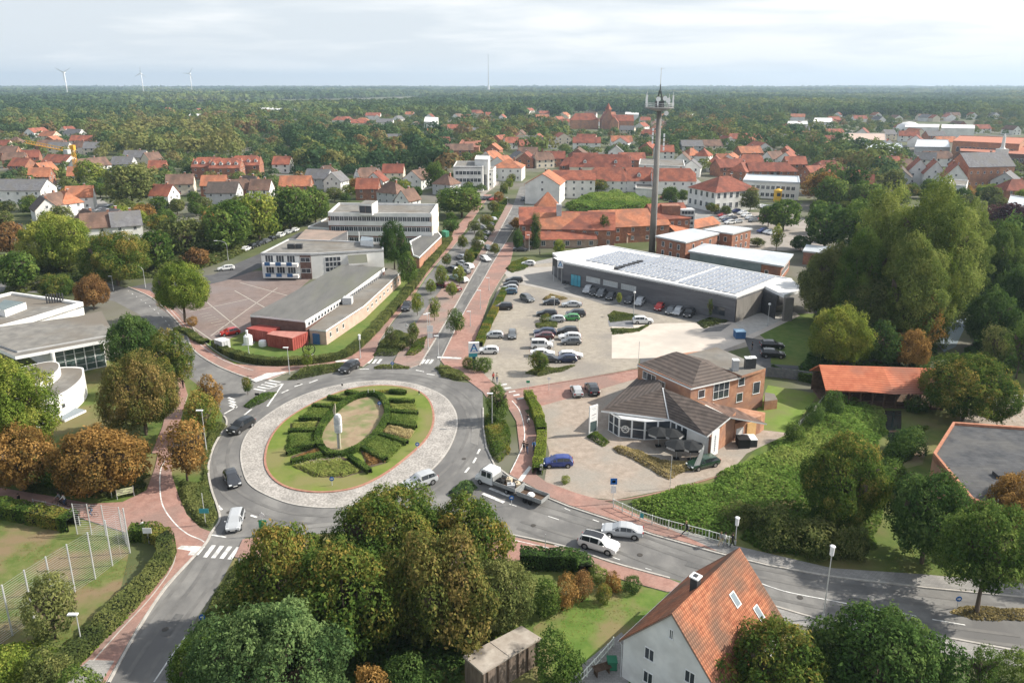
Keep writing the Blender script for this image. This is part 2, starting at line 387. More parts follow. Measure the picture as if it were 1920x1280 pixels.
sheet('grass', [(1000, 1175), (1120, 1095), (1255, 1105), (1190, 1200), (1120, 1260), (1000, 1290)], .018, mat('garden_lawn', (.085, .15, .025), (.13, .19, .04), .7, .95, c3=(.20, .17, .08), scale2=.25))
# asphalt
RING = [(382, 1025), (396, 1000), (412, 975), (408, 950), (396, 915), (391, 875), (402, 835), (425, 795), (418, 778), (395, 745), (370, 715), (345, 690), (325, 655), (300, 620), (262, 590), (215, 565), (160, 552), (-60, 545), (-60, 520), (200, 530), (235, 540), (280, 555), (310, 580), (345, 620), (362, 655), (400, 682), (440, 700), (475, 712), (540, 713), (600, 703), (650, 695), (680, 690), (700, 678), (712, 640), (740, 600), (768, 572), (784, 545), (800, 520), (825, 490), (850, 465), (890, 420), (905, 400), (918, 404), (905, 440), (880, 478), (862, 500), (838, 530), (812, 562), (795, 585), (772, 618), (752, 650), (735, 680), (735, 689), (770, 690), (786, 684), (852, 575), (880, 525), (900, 490), (925, 452), (962, 385), (975, 350), (990, 350), (985, 375), (972, 410), (947, 455), (922, 495), (905, 525), (872, 580), (842, 640), (826, 675), (822, 700), (850, 714), (885, 718), (905, 735), (906, 765), (906, 800), (912, 840), (927, 872), (955, 893), (1000, 917), (1030, 935), (1066, 950), (1158, 980), (1227, 1004), (1345, 1037), (1440, 1060), (1558, 1081), (1736, 1102), (1920, 1120), (3000, 1200), (3000, 1380), (1920, 1223), (1751, 1191), (1534, 1161), (1433, 1131), (1256, 1084), (1146, 1054), (1060, 1025), (936, 998), (850, 985), (700, 992), (560, 1003), (500, 1003), (460, 1008), (452, 1020), (438, 1046), (420, 1080), (395, 1120), (370, 1155), (358, 1180), (398, 1196), (380, 1230), (350, 1290), (320, 1340), (170, 1340), (204, 1280), (260, 1179), (313, 1099)]
sheet('road', RING, Z1, ASPH)
sheet('road', [(235, 540), (285, 530), (400, 515), (430, 500), (500, 470), (560, 436), (600, 425), (640, 400), (655, 404), (610, 440), (570, 452), (520, 486), (470, 510), (420, 527), (340, 545), (285, 556)], Z2, ASPD)
sheet('road', [(1200, 664), (1330, 667), (1440, 682), (1560, 690), (1560, 716), (1435, 706), (1200, 694)], Z2, ASPD)
sheet('road', [(960, 500), (1060, 478), (1150, 470), (1240, 480), (1240, 496), (1060, 505), (985, 512)], Z1, SLABG)
# paving of the supermarket car park, the yard and the plaza
sheet('car_park', [(958, 500), (1040, 492), (1060, 530), (1385, 598), (1440, 640), (1330, 668), (1200, 668), (1195, 690), (950, 734), (925, 716), (884, 690), (890, 650), (912, 600), (932, 545)], Z2, GREYP)
sheet('car_park', [(1147, 612), (1250, 606), (1385, 604), (1490, 585), (1500, 592), (1420, 630), (1400, 640), (1330, 666), (1200, 672), (1147, 672)], Z3, CONC)
sheet('car_park', [(940, 505), (1036, 500), (1060, 533), (1130, 562), (1080, 558), (1010, 540), (960, 530)], Z3, mat('smooth_paving', (.33, .31, .29), (.38, .36, .33), .4, .9))
sheet('yard', [(1005, 762), (1195, 708), (1240, 800), (1380, 800), (1480, 812), (1400, 850), (1370, 884), (1255, 917), (1150, 937), (1080, 930), (1020, 905), (1030, 850), (1015, 790)], Z2, YARDP)
sheet('pavement', [(938, 748), (950, 734), (1195, 693), (1205, 707), (1005, 764), (960, 775)], Z3, REDP)
sheet('plaza', [(290, 570), (390, 530), (480, 508), (600, 508), (480, 612), (420, 640), (385, 636), (330, 600)], Z2, PLAZA)
sheet('car_park', [(1250, 420), (1330, 395), (1480, 400), (1560, 430), (1540, 470), (1400, 470), (1290, 440)], Z1, mat('town_paving', (.26, .235, .21), (.34, .31, .28), .3, .9))
sheet('car_park', [(1800, 765), (1840, 755), (2050, 770), (2050, 810), (1800, 795)], Z2, YARDP)
sheet('street', [(1275, 340), (1300, 330), (1350, 370), (1352, 400), (1290, 420), (1240, 405)], Z2, SLABG)
sheet('street', [(905, 300), (945, 300), (935, 345), (900, 372), (870, 372)], Z1, mat('town_paving', (0, 0, 0)))
sheet('street', [(130, 395), (190, 372), (225, 400), (200, 430), (130, 420)], Z1, SLABG)
# raised red pavements with kerbs
def pave(pts, m=None, z=ZR): return sheet('pavement', pts, z, m or REDP, z0=0, side=KERB)
pave([(545, 1340), (0, 0)][:0] or [(382, 1022), (396, 998), (375, 990), (350, 965), (335, 930), (322, 890), (322, 850), (300, 838), (290, 880), (275, 920), (230, 942), (170, 945), (90, 930), (-60, 905), (-60, 935), (40, 945), (130, 965), (240, 1000), (300, 1010), (316, 1030), (308, 1065), (270, 1120), (210, 1185), (165, 1235), (120, 1275), (90, 1340), (165, 1340), (200, 1278), (256, 1178), (309, 1098)])
sheet('pavement', [(60, 1340), (120, 1278), (168, 1238), (215, 1240), (190, 1280), (160, 1340)], .118, SLABG)
pave([(285, 850), (322, 852), (338, 790), (352, 740), (340, 700), (330, 690), (318, 740), (305, 800)])
pave([(362, 655), (400, 682), (440, 700), (475, 712), (505, 712), (540, 698), (600, 684), (650, 680), (680, 688), (700, 672), (711, 640), (738, 600), (766, 572), (782, 545), (798, 520), (823, 490), (848, 465), (866, 442), (905, 385), (922, 365), (908, 365), (880, 398), (845, 440), (800, 500), (775, 535), (730, 585), (695, 630), (660, 668), (600, 680), (520, 688), (440, 683), (400, 660), (365, 628), (335, 590), (300, 560), (280, 545), (240, 538), (282, 557), (312, 582), (346, 621)])
pave([(826, 676), (843, 640), (873, 580), (906, 525), (923, 495), (948, 455), (966, 455), (955, 500), (935, 530), (918, 560), (905, 600), (890, 640), (878, 672), (930, 725), (945, 745), (905, 735), (870, 708), (838, 690)])
pave([(786, 684), (852, 575), (880, 525), (900, 490), (925, 452), (962, 385), (950, 380), (925, 395), (905, 440), (880, 478), (862, 500), (838, 530), (812, 562), (795, 585), (772, 618), (752, 650), (738, 680), (770, 690)], mat('median_paving', (.30, .20, .17), (.38, .27, .23), .9, .9, c3=(.28, .23, .2), scale2=.2, tex=('brick', 2.4, .75, .03)))
pave([(905, 735), (960, 738), (975, 760), (1000, 790), (1012, 850), (1005, 890), (1025, 905), (1080, 925), (1150, 945), (1240, 985), (1370, 1022), (1370, 1040), (1345, 1034), (1227, 1001), (1158, 977), (1066, 947), (1030, 932), (1000, 914), (955, 890), (975, 850), (968, 790), (950, 760), (912, 745)])
pave([(1370, 1022), (1560, 1066), (1736, 1078), (1920, 1095), (3000, 1160), (3000, 1197), (1920, 1118), (1736, 1100), (1558, 1079), (1440, 1058), (1345, 1034), (1240, 985)], SLABG)
pave([(936, 1002), (1060, 1028), (1146, 1057), (1256, 1087), (1310, 1110), (1250, 1110), (1140, 1080), (1040, 1055), (930, 1052), (900, 1030)])
pave([(1420, 1130), (1534, 1164), (1751, 1194), (1920, 1226), (3000, 1384), (3000, 1430), (1760, 1225), (1600, 1190), (1450, 1165)], SLABG)
pave([(455, 1012), (500, 1006), (535, 1010), (530, 1040), (500, 1055), (440, 1045)])
# kerb lines and gutters
def kerb(pts, w=.16, z1=.13, m=None, closed=False, sm=True, px=True):
    q = Pw(pts) if px else pts
    if sm: q = smooth(q, closed, 4)
    mb = MB(); ribbon(mb, q, w, 0, z1, m or KERB, closed); o = mb.build('kerb'); o['kind'] = 'structure'; return o
kerb([(204, 1280), (260, 1179), (313, 1099), (382, 1024), (396, 999), (412, 975), (408, 950), (396, 915), (391, 875), (402, 835), (425, 795), (420, 780)], .25)
kerb([(175, 1240), (222, 1187), (282, 1122), (322, 1066), (330, 1034)], .12)
kerb([(240, 538), (282, 557), (312, 582), (346, 621), (362, 655), (400, 682), (440, 700), (475, 712)], .25)
kerb([(300, 548), (345, 590), (372, 630), (410, 662), (450, 680), (520, 690), (600, 684)], .12)
kerb([(786, 686), (852, 577), (880, 527), (900, 492), (925, 454), (960, 390)], .22, .13)
kerb([(826, 676), (843, 640), (873, 580), (906, 525), (923, 495), (948, 455), (966, 425)], .22, .13)
kerb([(906, 765), (906, 800), (912, 840), (927, 872), (955, 893), (1000, 917), (1030, 935), (1066, 950), (1158, 980), (1227, 1004), (1345, 1037), (1440, 1060), (1558, 1081), (1736, 1102), (1920, 1120), (3000, 1198)], .22, sm=False)
kerb([(936, 998), (1060, 1025), (1146, 1054), (1256, 1084)], .22)
kerb([(1433, 1131), (1534, 1161), (1751, 1191), (1920, 1223), (3000, 1382)], .22, sm=False)
kerb([(950, 734), (1195, 693)], .3, .14, REDP)
kerb([(1082, 930), (1150, 939), (1255, 919), (1370, 886)], .2, .1, REDP)
# --- roundabout
ring_o = smooth(Pw([(710, 714), (660, 718), (610, 728), (575, 739), (535, 757), (490, 787), (463, 815), (452, 848), (457, 885), (473, 912), (522, 937), (572, 949), (635, 951), (700, 938), (760, 913), (805, 884), (836, 850), (853, 815), (857, 788), (850, 765), (830, 742), (790, 724), (750, 716)]))
ring_i = smooth(Pw([(710, 724), (772, 730), (803, 750), (813, 785), (800, 822), (757, 863), (710, 896), (660, 917), (597, 924), (540, 915), (508, 893), (497, 862), (508, 822), (537, 788), (588, 757), (647, 733)]))
sheet('cobbled_apron', [(p.x, p.y) for p in ring_o], .09, COBB, px=False, z0=0, side=KERB)
kerb(ring_o, .22, .10, closed=True, sm=False, px=False)
sheet('roundabout_island', [(p.x, p.y) for p in ring_i], .2, mat('island_turf', (.11, .16, .025), (.16, .20, .04), .5, .95, c3=(.19, .18, .07), scale2=.13, bump=.03), px=False, z0=0, side=KERB)
kerb(ring_i, .3, .21, mat('brick_edge', (.30, .14, .10), (.40, .22, .16), 2), closed=True, sm=False, px=False)
OV = smooth(Pw([(704, 742), (722, 757), (726, 782), (710, 812), (682, 837), (650, 852), (622, 855), (603, 843), (597, 820), (611, 792), (636, 765), (668, 747)], .2), k=4)
sheet('soil', [(p.x, p.y) for p in OV], .212, mat('bare_turf', (.25, .18, .12), (.31, .25, .16), .6, .95, c3=(.15, .18, .07), scale2=.32), px=False)
for pts in ([(350*.25+460, 900*.25+650), (590, 864), (640, 858), (652, 862), (690, 885), (640, 898), (590, 896), (560, 882)],
            [(728, 798), (775, 808), (765, 828), (712, 812)], [(730, 757), (772, 757), (782, 770), (733, 770)],
            [(672, 735), (755, 730), (758, 738), (700, 738)], [(545, 795), (598, 790), (592, 806), (544, 808)], [(546, 858), (600, 838), (612, 850), (550, 868)], [(674, 842), (690, 880), (725, 870), (690, 856)]):
    sheet('soil', pts, .216, SOIL)
# --- road markings
mk = MB()
def bar(a, b, w, z=ZM, m=None): ribbon(mk, [P(*a), P(*b)], w, z, z, m or MARK)
def dash(pts, w, on, off, z=ZM):
    q = smooth(Pw(pts), False, 6); d = 0; seg = []
    for i in range(len(q)-1):
        n = max(1, int((q[i+1]-q[i]).length/.35))
        for k in range(n):
            p = q[i].lerp(q[i+1], k/n); d += (q[i+1]-q[i]).length/n
            if off == 0 or d % (on+off) < on: seg.append(p)
            else:
                if len(seg) > 1: ribbon(mk, seg, w, z, z, MARK)
                seg = []
    if len(seg) > 1: ribbon(mk, seg, w, z, z, MARK)
for i in range(4):      # zebra on the south road
    x = 392+i*15.5; bar((x+9, 1022+i*1.2), (x-8, 1045+i*1.2), .5)
mk.poly(Pw([(332, 1028), (340, 1022), (385, 1024), (372, 1040), (352, 1040), (358, 1032)], ZR+.01), MARK)
for x in (684, 693, 702, 711): bar((x+4, 673.5), (x-3, 681.5), .5)
for x in (785, 792.5, 800, 807.5): bar((x+4, 674), (x-2, 682), .5)
for i in range(5): bar((476+i*7, 729-i*4), (498+i*7, 733-i*4), .45)
for i in range(4): bar((428+i*1, 745+i*5), (440+i*1, 750+i*5), .45)
for i in range(5): bar((938+i*8, 722+i*6.5), (950+i*8, 720+i*6.5), .5)
mk.poly(Pw([(962, 910), (992, 873), (997, 876), (970, 914)], ZR+.012), MARK)
bar((905, 925), (945, 942), .5); bar((918, 915), (955, 930), .5); bar((930, 905), (966, 922), .5)
for a, b in (((900, 842), (895, 851)), ((893, 858), (887, 868)), ((880, 876), (872, 886)), ((501, 762), (531, 719)) ): bar(a, b, .3)
bar((502, 730), (531, 719), .3); bar((528, 737), (541, 731), .3); bar((552, 725), (567, 720), .3); bar((580, 718), (596, 712), .3)
bar((420, 776), (445, 762), .3); bar((431, 806), (440, 797), .3); bar((444, 790), (455, 782), .3); bar((458, 778), (472, 767), .3)
bar((409, 948), (416, 956), .3); bar((470, 966), (482, 970), .3)
bar((397, 1003), (424, 1007), .25)
for a, b in (((674, 692), (692, 692)), ((780, 694), (795, 697)), ((800, 701), (815, 703))): bar(a, b, .3)
dash([(348, 1193), (318, 1235), (285, 1284)], .14, 50, 0)
dash([(1410, 1087), (1470, 1108), (1560, 1126), (1660, 1146)], .14, 50, 0)
dash([(1686, 1148), (1722, 1156)], .14, 50, 0); dash([(1748, 1161), (1818, 1173)], .14, 50, 0)
dash([(955, 945), (1010, 962), (1090, 988)], .13, 2, 3.5); dash([(1010, 930), (1075, 960), (1150, 988)], .14, 1.4, 2.8)
dash([(1040, 1022), (1062, 1028)], .2, 9, 0); dash([(1150, 1045), (1200, 1062), (1260, 1080)], .12, 1.5, 2.5)
dash([(240, 545), (300, 590), (345, 650)], .14, 1.2, 2.4)
# white edge lines on the red cycle paths
dash([(314, 858), (302, 880), (300, 915), (306, 950), (328, 982), (352, 1002), (375, 1012), (384, 1018)], .14, 90, 0, ZR+.012)
dash([(300, 560), (340, 604), (372, 643), (412, 672), (452, 688), (478, 696)], .1, 90, 0, ZR+.012)
dash([(960, 752), (975, 772), (983, 805), (982, 830), (970, 860), (955, 890)], .14, 90, 0, ZR+.012)
dash([(948, 1010), (1002, 1022), (1060, 1036)], .1, 90, 0, ZR+.012)
mk.poly(Pw([(628, 676), (672, 672), (672, 675), (630, 679)], ZR+.012), MARK)
mk.poly(Pw([(820, 668), (865, 670), (865, 673), (820, 671)], ZR+.012), MARK)
mk.poly(Pw([(470, 712), (500, 699), (540, 696), (520, 703), (480, 716)], ZR+.012), MARK)
# bay lines
GL = mat('bay_line', (.36, .33, .29), (.44, .41, .37), 3)
def gl(a, b, w=.12, z=ZM): ribbon(mk, [P(*a), P(*b)], w, z, z, GL)
for a, b in (((1005, 545), (1020, 545)), ((1087, 560), (1087, 660)), ((935, 548), (908, 612)), ((908, 618), (900, 640))): gl(a, b)
for v in (556, 566, 577, 588.5, 600.5, 613, 626, 640, 654, 669): gl((1044, v), (1087, v))
for v in (566, 577, 588.5, 600.5, 613, 626, 640, 654, 669): gl((1040, v), (1006-(v-560)*.06, v))
for i in range(7): gl((935-i*5.2, 548+i*11), (968-i*4.0, 550+i*11.2))
for a, b in (((355, 585), (470, 560)), ((395, 630), (520, 540)), ((450, 530), (560, 560)), ((380, 560), (450, 618)), ((440, 545), (520, 590)), ((350, 605), (400, 640))): gl(a, b, .25)
for i in range(7): gl((372+i*6, 590+i*4), (392+i*6, 586+i*4), .15)
for i in range(8): gl((1820+i*17, 770+i*1.2), (1836+i*17, 785+i*1.5), .12)
mko = mk.build('road_markings'); mko['kind'] = 'structure'
PATCH = mat('asphalt_patch', (.10, .10, .10), (.135, .133, .13), 1, .9); PATL = mat('worn_asphalt', (.19, .185, .175), (.23, .225, .215), 1, .9)
for k_, (pts, m_) in enumerate((([(415, 1000), (425, 985), (432, 990), (421, 1006)], PATCH), ([(300, 1190), (330, 1150), (345, 1152), (316, 1194)], PATCH), ([(1290, 1052), (1330, 1062), (1322, 1070), (1284, 1060)], PATCH), ([(560, 985), (640, 978), (642, 984), (562, 992)], PATL), ([(885, 800), (900, 802), (896, 835), (882, 830)], PATL), ([(1600, 1112), (1660, 1120), (1655, 1128), (1596, 1120)], PATL), ([(395, 650), (402, 646), (430, 668), (424, 672)], PATL), ([(868, 570), (880, 548), (885, 550), (874, 572)], PATCH))): sheet('road_patch', pts, ZM-.008, m_)
TRK = mat('tyre_worn_asphalt', (.125, .123, .12), (.185, .18, .172), .35, .8, detail=12)
def track(pts, w_=.45, cl=False, k=5):
    mb = MB(); ribbon(mb, smooth(pts, cl, k), w_, ZM-.014, ZM-.014, TRK, cl); o = mb.build('tyre_track'); o['kind'] = 'structure'
cr = cen_ = Vector((sum(p.x for p in ring_o)/len(ring_o), sum(p.y for p in ring_o)/len(ring_o), 0))
for f_ in (1.8, 3.5): track([p+(p-cen_).normalized()*f_ for p in ring_o[::4]], cl=True, k=4)
for o_ in (-5.2, -3.5, -1.9, 1.3, 2.9): track([P(u, v)+Vector((.3*o_, o_*.9, 0)) for u, v in ((985, 962), (1060, 985), (1150, 1012), (1240, 1045), (1345, 1080), (1440, 1098), (1560, 1122), (1740, 1148), (1900, 1168))])
for o_ in (-2.4, -.8, 1.0, 2.6): track([P(u, v)+Vector((o_, 0, 0)) for u, v in ((415, 1030), (385, 1085), (335, 1150), (285, 1220), (250, 1275))])
for o_ in (-.9, .9): track([P(u, v)+Vector((o_, 0, 0)) for u, v in ((806, 682), (828, 640), (862, 578), (893, 525), (911, 492), (936, 453), (970, 395))])
mm = MB()
for u, v in ((430, 960), (560, 720), (870, 860), (1000, 985), (1200, 1040), (1500, 1120), (310, 1180), (420, 720), (800, 665), (900, 520)):
    p = P(u, v); mm.prism([(p.x+.32*math.cos(t*.785), p.y+.32*math.sin(t*.785)) for t in range(8)], ZM-.003, ZM+.003, mat('manhole_iron', (.07, .065, .06)))
mm.build('manhole_covers')['kind'] = 'structure'
# dark bays and planting strips of the car park
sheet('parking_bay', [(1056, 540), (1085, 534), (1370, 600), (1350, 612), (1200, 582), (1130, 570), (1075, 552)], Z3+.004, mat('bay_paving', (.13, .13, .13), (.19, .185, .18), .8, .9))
sheet('parking_bay', [(1140, 601), (1186, 601), (1188, 614), (1142, 612)], Z3+.008, mat('bay_slabs', (.2, .205, .22), (.28, .285, .3), .8, .9, tex=('brick', 1, .6, .05)))
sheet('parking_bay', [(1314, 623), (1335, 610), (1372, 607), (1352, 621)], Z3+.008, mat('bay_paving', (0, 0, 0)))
sheet('parking_bay', [(1395, 632), (1445, 640), (1445, 684), (1415, 684)], Z3+.008, ASPD)
sheet('ramp', [(1375, 604), (1420, 588), (1478, 585), (1484, 592), (1440, 612), (1400, 630)], Z3+.012, mat('pale_slabs', (.36, .35, .33), (.44, .43, .41), .8, .9))
# terrace behind the white house, pond and brook
sheet('terrace', [(1086, 1250), (1165, 1185), (1190, 1210), (1170, 1330), (1040, 1330)], Z2, SLABG)
sheet('water', smooth([(1768, 612, 0), (1800, 590, 0), (1815, 600, 0), (1800, 625, 0), (1785, 648, 0), (1765, 655, 0)], True, 4) and [(1768, 620), (1790, 596), (1812, 596), (1806, 620), (1792, 650), (1770, 660), (1758, 646)], Z2, mat('pale_water', (.25, .30, .34), None, rough=.12, spec=.6))
sheet('water', [(1655, 770), (1690, 770), (1690, 860), (1660, 900), (1640, 900), (1672, 850)], Z2, WATER)
sheet('path', [(1690, 860), (1740, 830), (1730, 870), (1650, 890)], Z1, SAND)
sheet('path', [(1820, 745), (2000, 735), (2000, 755), (1830, 755)], Z1, SLABG)
# ================================================================ BUILDINGS
WHITE = mat('white_render', (.70, .70, .68), (.80, .79, .77), .5, .85, c3=(.64, .64, .62), scale2=.2, coord='obj')
CREAM = mat('cream_render', (.62, .55, .44), (.70, .63, .52), .5, .85, coord='obj')
PINKW = mat('pink_brick', (.44, .32, .26), (.53, .41, .34), .8, .85, coord='obj', detail=8)
BRICK = mat('red_brick', (.27, .115, .07), (.40, .20, .13), 1.4, .88, coord='obj', c3=(.24, .13, .10), scale2=.4, detail=9)
BRICKO = mat('orange_brick', (.36, .17, .10), (.50, .28, .18), 1.4, .88, coord='obj', c3=(.33, .19, .14), scale2=.3, detail=9, bump=.02)
BRICKD = mat('dark_brick', (.13, .075, .065), (.19, .12, .10), 1.2, .88, coord='obj', detail=9)
GREYW = mat('grey_clinker', (.125, .125, .135), (.165, .165, .175), 1.1, .8, coord='obj', detail=8, c3=(.11, .11, .12), scale2=.15, stretch=(.4, .4, 4))
GREYR = mat('grey_render', (.42, .43, .44), (.50, .51, .52), .6, .85, coord='obj')
TIMB = mat('dark_timber', (.07, .045, .03), (.12, .08, .055), 2, .85, coord='obj')
WHITEM = mat('white_metal', (.74, .75, .76), (.82, .83, .83), 2, .4, coord='obj')
DARKM = mat('dark_metal', (.045, .047, .05), (.07, .07, .075), 2, .5, coord='obj')
GALV = mat('galvanised', (.48, .50, .51), (.60, .61, .62), 2, .45, metal=.3, coord='obj')
CONCR = mat('raw_concrete', (.17, .16, .145), (.25, .235, .215), .7, .9, coord='obj', c3=(.17, .155, .14), scale2=.2, stretch=(1, 1, .25))
def roofm(name, a, b, c3=None, wv=1.6, dep=.72): return mat(name, a, b, .9, .85, coord='obj', c3=c3, scale2=.25, detail=9, tex=('wave', wv, dep+(.1 if dep < .6 else 0), 'Z'), bump=.03)
R_OR = roofm('orange_tiles', (.37, .135, .07), (.50, .21, .12), (.28, .13, .085))
R_RED = roofm('red_tiles', (.27, .085, .055), (.39, .145, .09), (.20, .08, .06))
R_DRED = roofm('dark_red_tiles', (.20, .065, .045), (.30, .105, .07), (.16, .06, .045))
R_BR = roofm('brown_tiles', (.15, .09, .068), (.23, .145, .11), (.12, .08, .065))
R_DK = roofm('dark_tiles', (.085, .07, .062), (.15, .12, .105), (.115, .095, .085), 1.1, .55)
R_GR = roofm('grey_tiles', (.13, .13, .14), (.21, .21, .22), (.17, .165, .16))
F_GR = mat('gravel_roof', (.155, .15, .14), (.24, .23, .21), .5, .95, c3=(.17, .15, .125), scale2=.09, coord='obj', detail=9)
F_DK = mat('bitumen_roof', (.12, .12, .115), (.165, .163, .155), .35, .9, c3=(.145, .15, .115), scale2=.1, coord='obj', detail=9, stretch=(1, .25, 1, -.75))
F_WH = mat('white_membrane', (.72, .72, .71), (.82, .82, .81), .3, .6, c3=(.66, .66, .65), scale2=.06, coord='obj')
F_MT = mat('standing_seam', (.52, .56, .60), (.60, .64, .68), .4, .35, metal=.1, coord='obj', c3=(.46, .50, .54), scale2=.12)
GLASS = mat('window_glass', (.03, .036, .045), (.07, .08, .095), .35, .06, spec=.6, coord='pos')
GLASG = mat('green_glass', (.05, .085, .08), (.11, .15, .14), .3, .05, spec=.6, coord='pos')
BLUEG = mat('blue_film', (.06, .30, .42), (.12, .40, .50), .5, .15)
BLUEP = mat('blue_paint', (.03, .10, .24), (.05, .13, .28), 1, .5)
REDC = mat('red_container_paint', (.28, .06, .05), (.38, .095, .08), .8, .5, coord='obj')
def loc(mb, root):
    c = root.location; mb.v = [(x-c.x, y-c.y, z-c.z) for x, y, z in mb.v]; return mb
def putw(mb, name, root, smooth=False): return loc(mb, root).build(name, root, smooth=smooth)
def cen(pts): return Vector((sum(p[0] for p in pts)/len(pts), sum(p[1] for p in pts)/len(pts), 0))
WM = {}
def win_mesh(w_, h_, nx, ny, fm, gm_, name='window', f=.07):
    k = (round(w_, 2), round(h_, 2), nx, ny, fm.name, gm_.name if gm_ else '', name, f)
    if k in WM: return WM[k]
    mb = MB(); a, b = w_/2, h_
    mb.box(-a, -a+f, -.05, .02, 0, b, fm); mb.box(a-f, a, -.05, .02, 0, b, fm); mb.box(-a+f, a-f, -.05, .02, b-f, b, fm); mb.box(-a-.04, a+.04, -.10, .02, -.05, 0.03, fm)
    for i in range(1, nx): x = -a+w_*i/nx; mb.box(x-f*.45, x+f*.45, -.04, .02, .03, b-f, fm)
    for j in range(1, ny): z = h_*j/ny; mb.box(-a+f, a-f, -.035, .015, z-f*.45, z+f*.45, fm)
    if gm_: mb.poly([(-a+f, -.015, .03), (a-f, -.015, .03), (a-f, -.015, b-f), (-a+f, -.015, b-f)], gm_)
    WM[k] = mb.mesh(name); return WM[k]
def pane_mesh(w_, h_, gm_):
    k = (round(w_, 2), round(h_, 2), 'pane', gm_.name)
    if k not in WM:
        mb = MB(); a = w_/2-.06; mb.box(-a, a, -.018, -.006, .03, h_-.06, gm_); WM[k] = mb.mesh('pane')
    return WM[k]
def win(root, p, n, z, w_, h_, nx=2, ny=1, fm=None, g=None, near=False, name='window', out=.0, f=.07):
    """p world xy on the wall, n outward normal"""
    fm = fm or WHITEM; g = g or GLASS; rz = math.atan2(n[0], -n[1])
    q = Vector((p[0]+n[0]*out-root.location.x, p[1]+n[1]*out-root.location.y, z-root.location.z))
    if near:
        o = link(name, win_mesh(w_, h_, nx, ny, fm, None, name, f), root, q, rz); link('pane', pane_mesh(w_, h_, g), o); return o
    return link(name, win_mesh(w_, h_, nx, ny, fm, g, name, f), root, q, rz)
def wins(root, A, B, z, n, w_, h_, t0=.06, t1=.94, flip=None, **k):
    A, B = Vector(A[:2]), Vector(B[:2]); d = B-A; L_ = d.length; nn = Vector((d.y, -d.x))/L_
    c = root.get('cx'), root.get('cy')
    if nn.dot((A+B)/2-Vector((c[0], c[1]))) < 0: nn = -nn
    if flip: nn = -nn
    for i in range(n):
        t = t0+(t1-t0)*(i+.5)/n; win(root, A+d*t, nn, z, w_, h_, **k)
def root_at(name, pts, label=None, cat='building', group=None):
    c = cen(pts); r = empty(name, c); r['cx'] = c.x; r['cy'] = c.y; tag(r, label, cat, group); return r
def block(root, pts, h, wall, roof, par=.35, pt=.3, parm=None, z0=0, name='wall'):
    """flat-roofed volume from the roof outline pts: wall, sunken roof sheet, parapet coping"""
    mb = MB(); mb.prism(pts, z0, h-par*.6, wall, top=False); 
    pm = parm or wall
    q = [Vector((p[0], p[1], 0)) for p in pts]
    putw(mb, name, root)
    c = cen(pts); inn = [p.lerp(c, min(.2, pt*1.2/max((p-c).length, 1))) for p in q]
    mb = MB()
    for i in range(len(q)):
        j = (i+1) % len(q); a, b, c_, d = q[i], q[j], inn[j], inn[i]
        ou = [p+(p-c).normalized()*.06 for p in (a, b)]
        mb.poly([(*ou[0][:2], h), (*ou[1][:2], h), (*c_[:2], h), (*d[:2], h)], pm)
        mb.poly([(*ou[0][:2], h-par), (*ou[1][:2], h-par), (*ou[1][:2], h), (*ou[0][:2], h)], pm)
        mb.poly([(*c_[:2], h-par), (*d[:2], h-par), (*d[:2], h), (*c_[:2], h)], pm)
    putw(mb, 'parapet', root)
    mb = MB(); mb.prism(q, h-par-.3, h-par*.55, roof, roof); return putw(mb, 'roof', root)
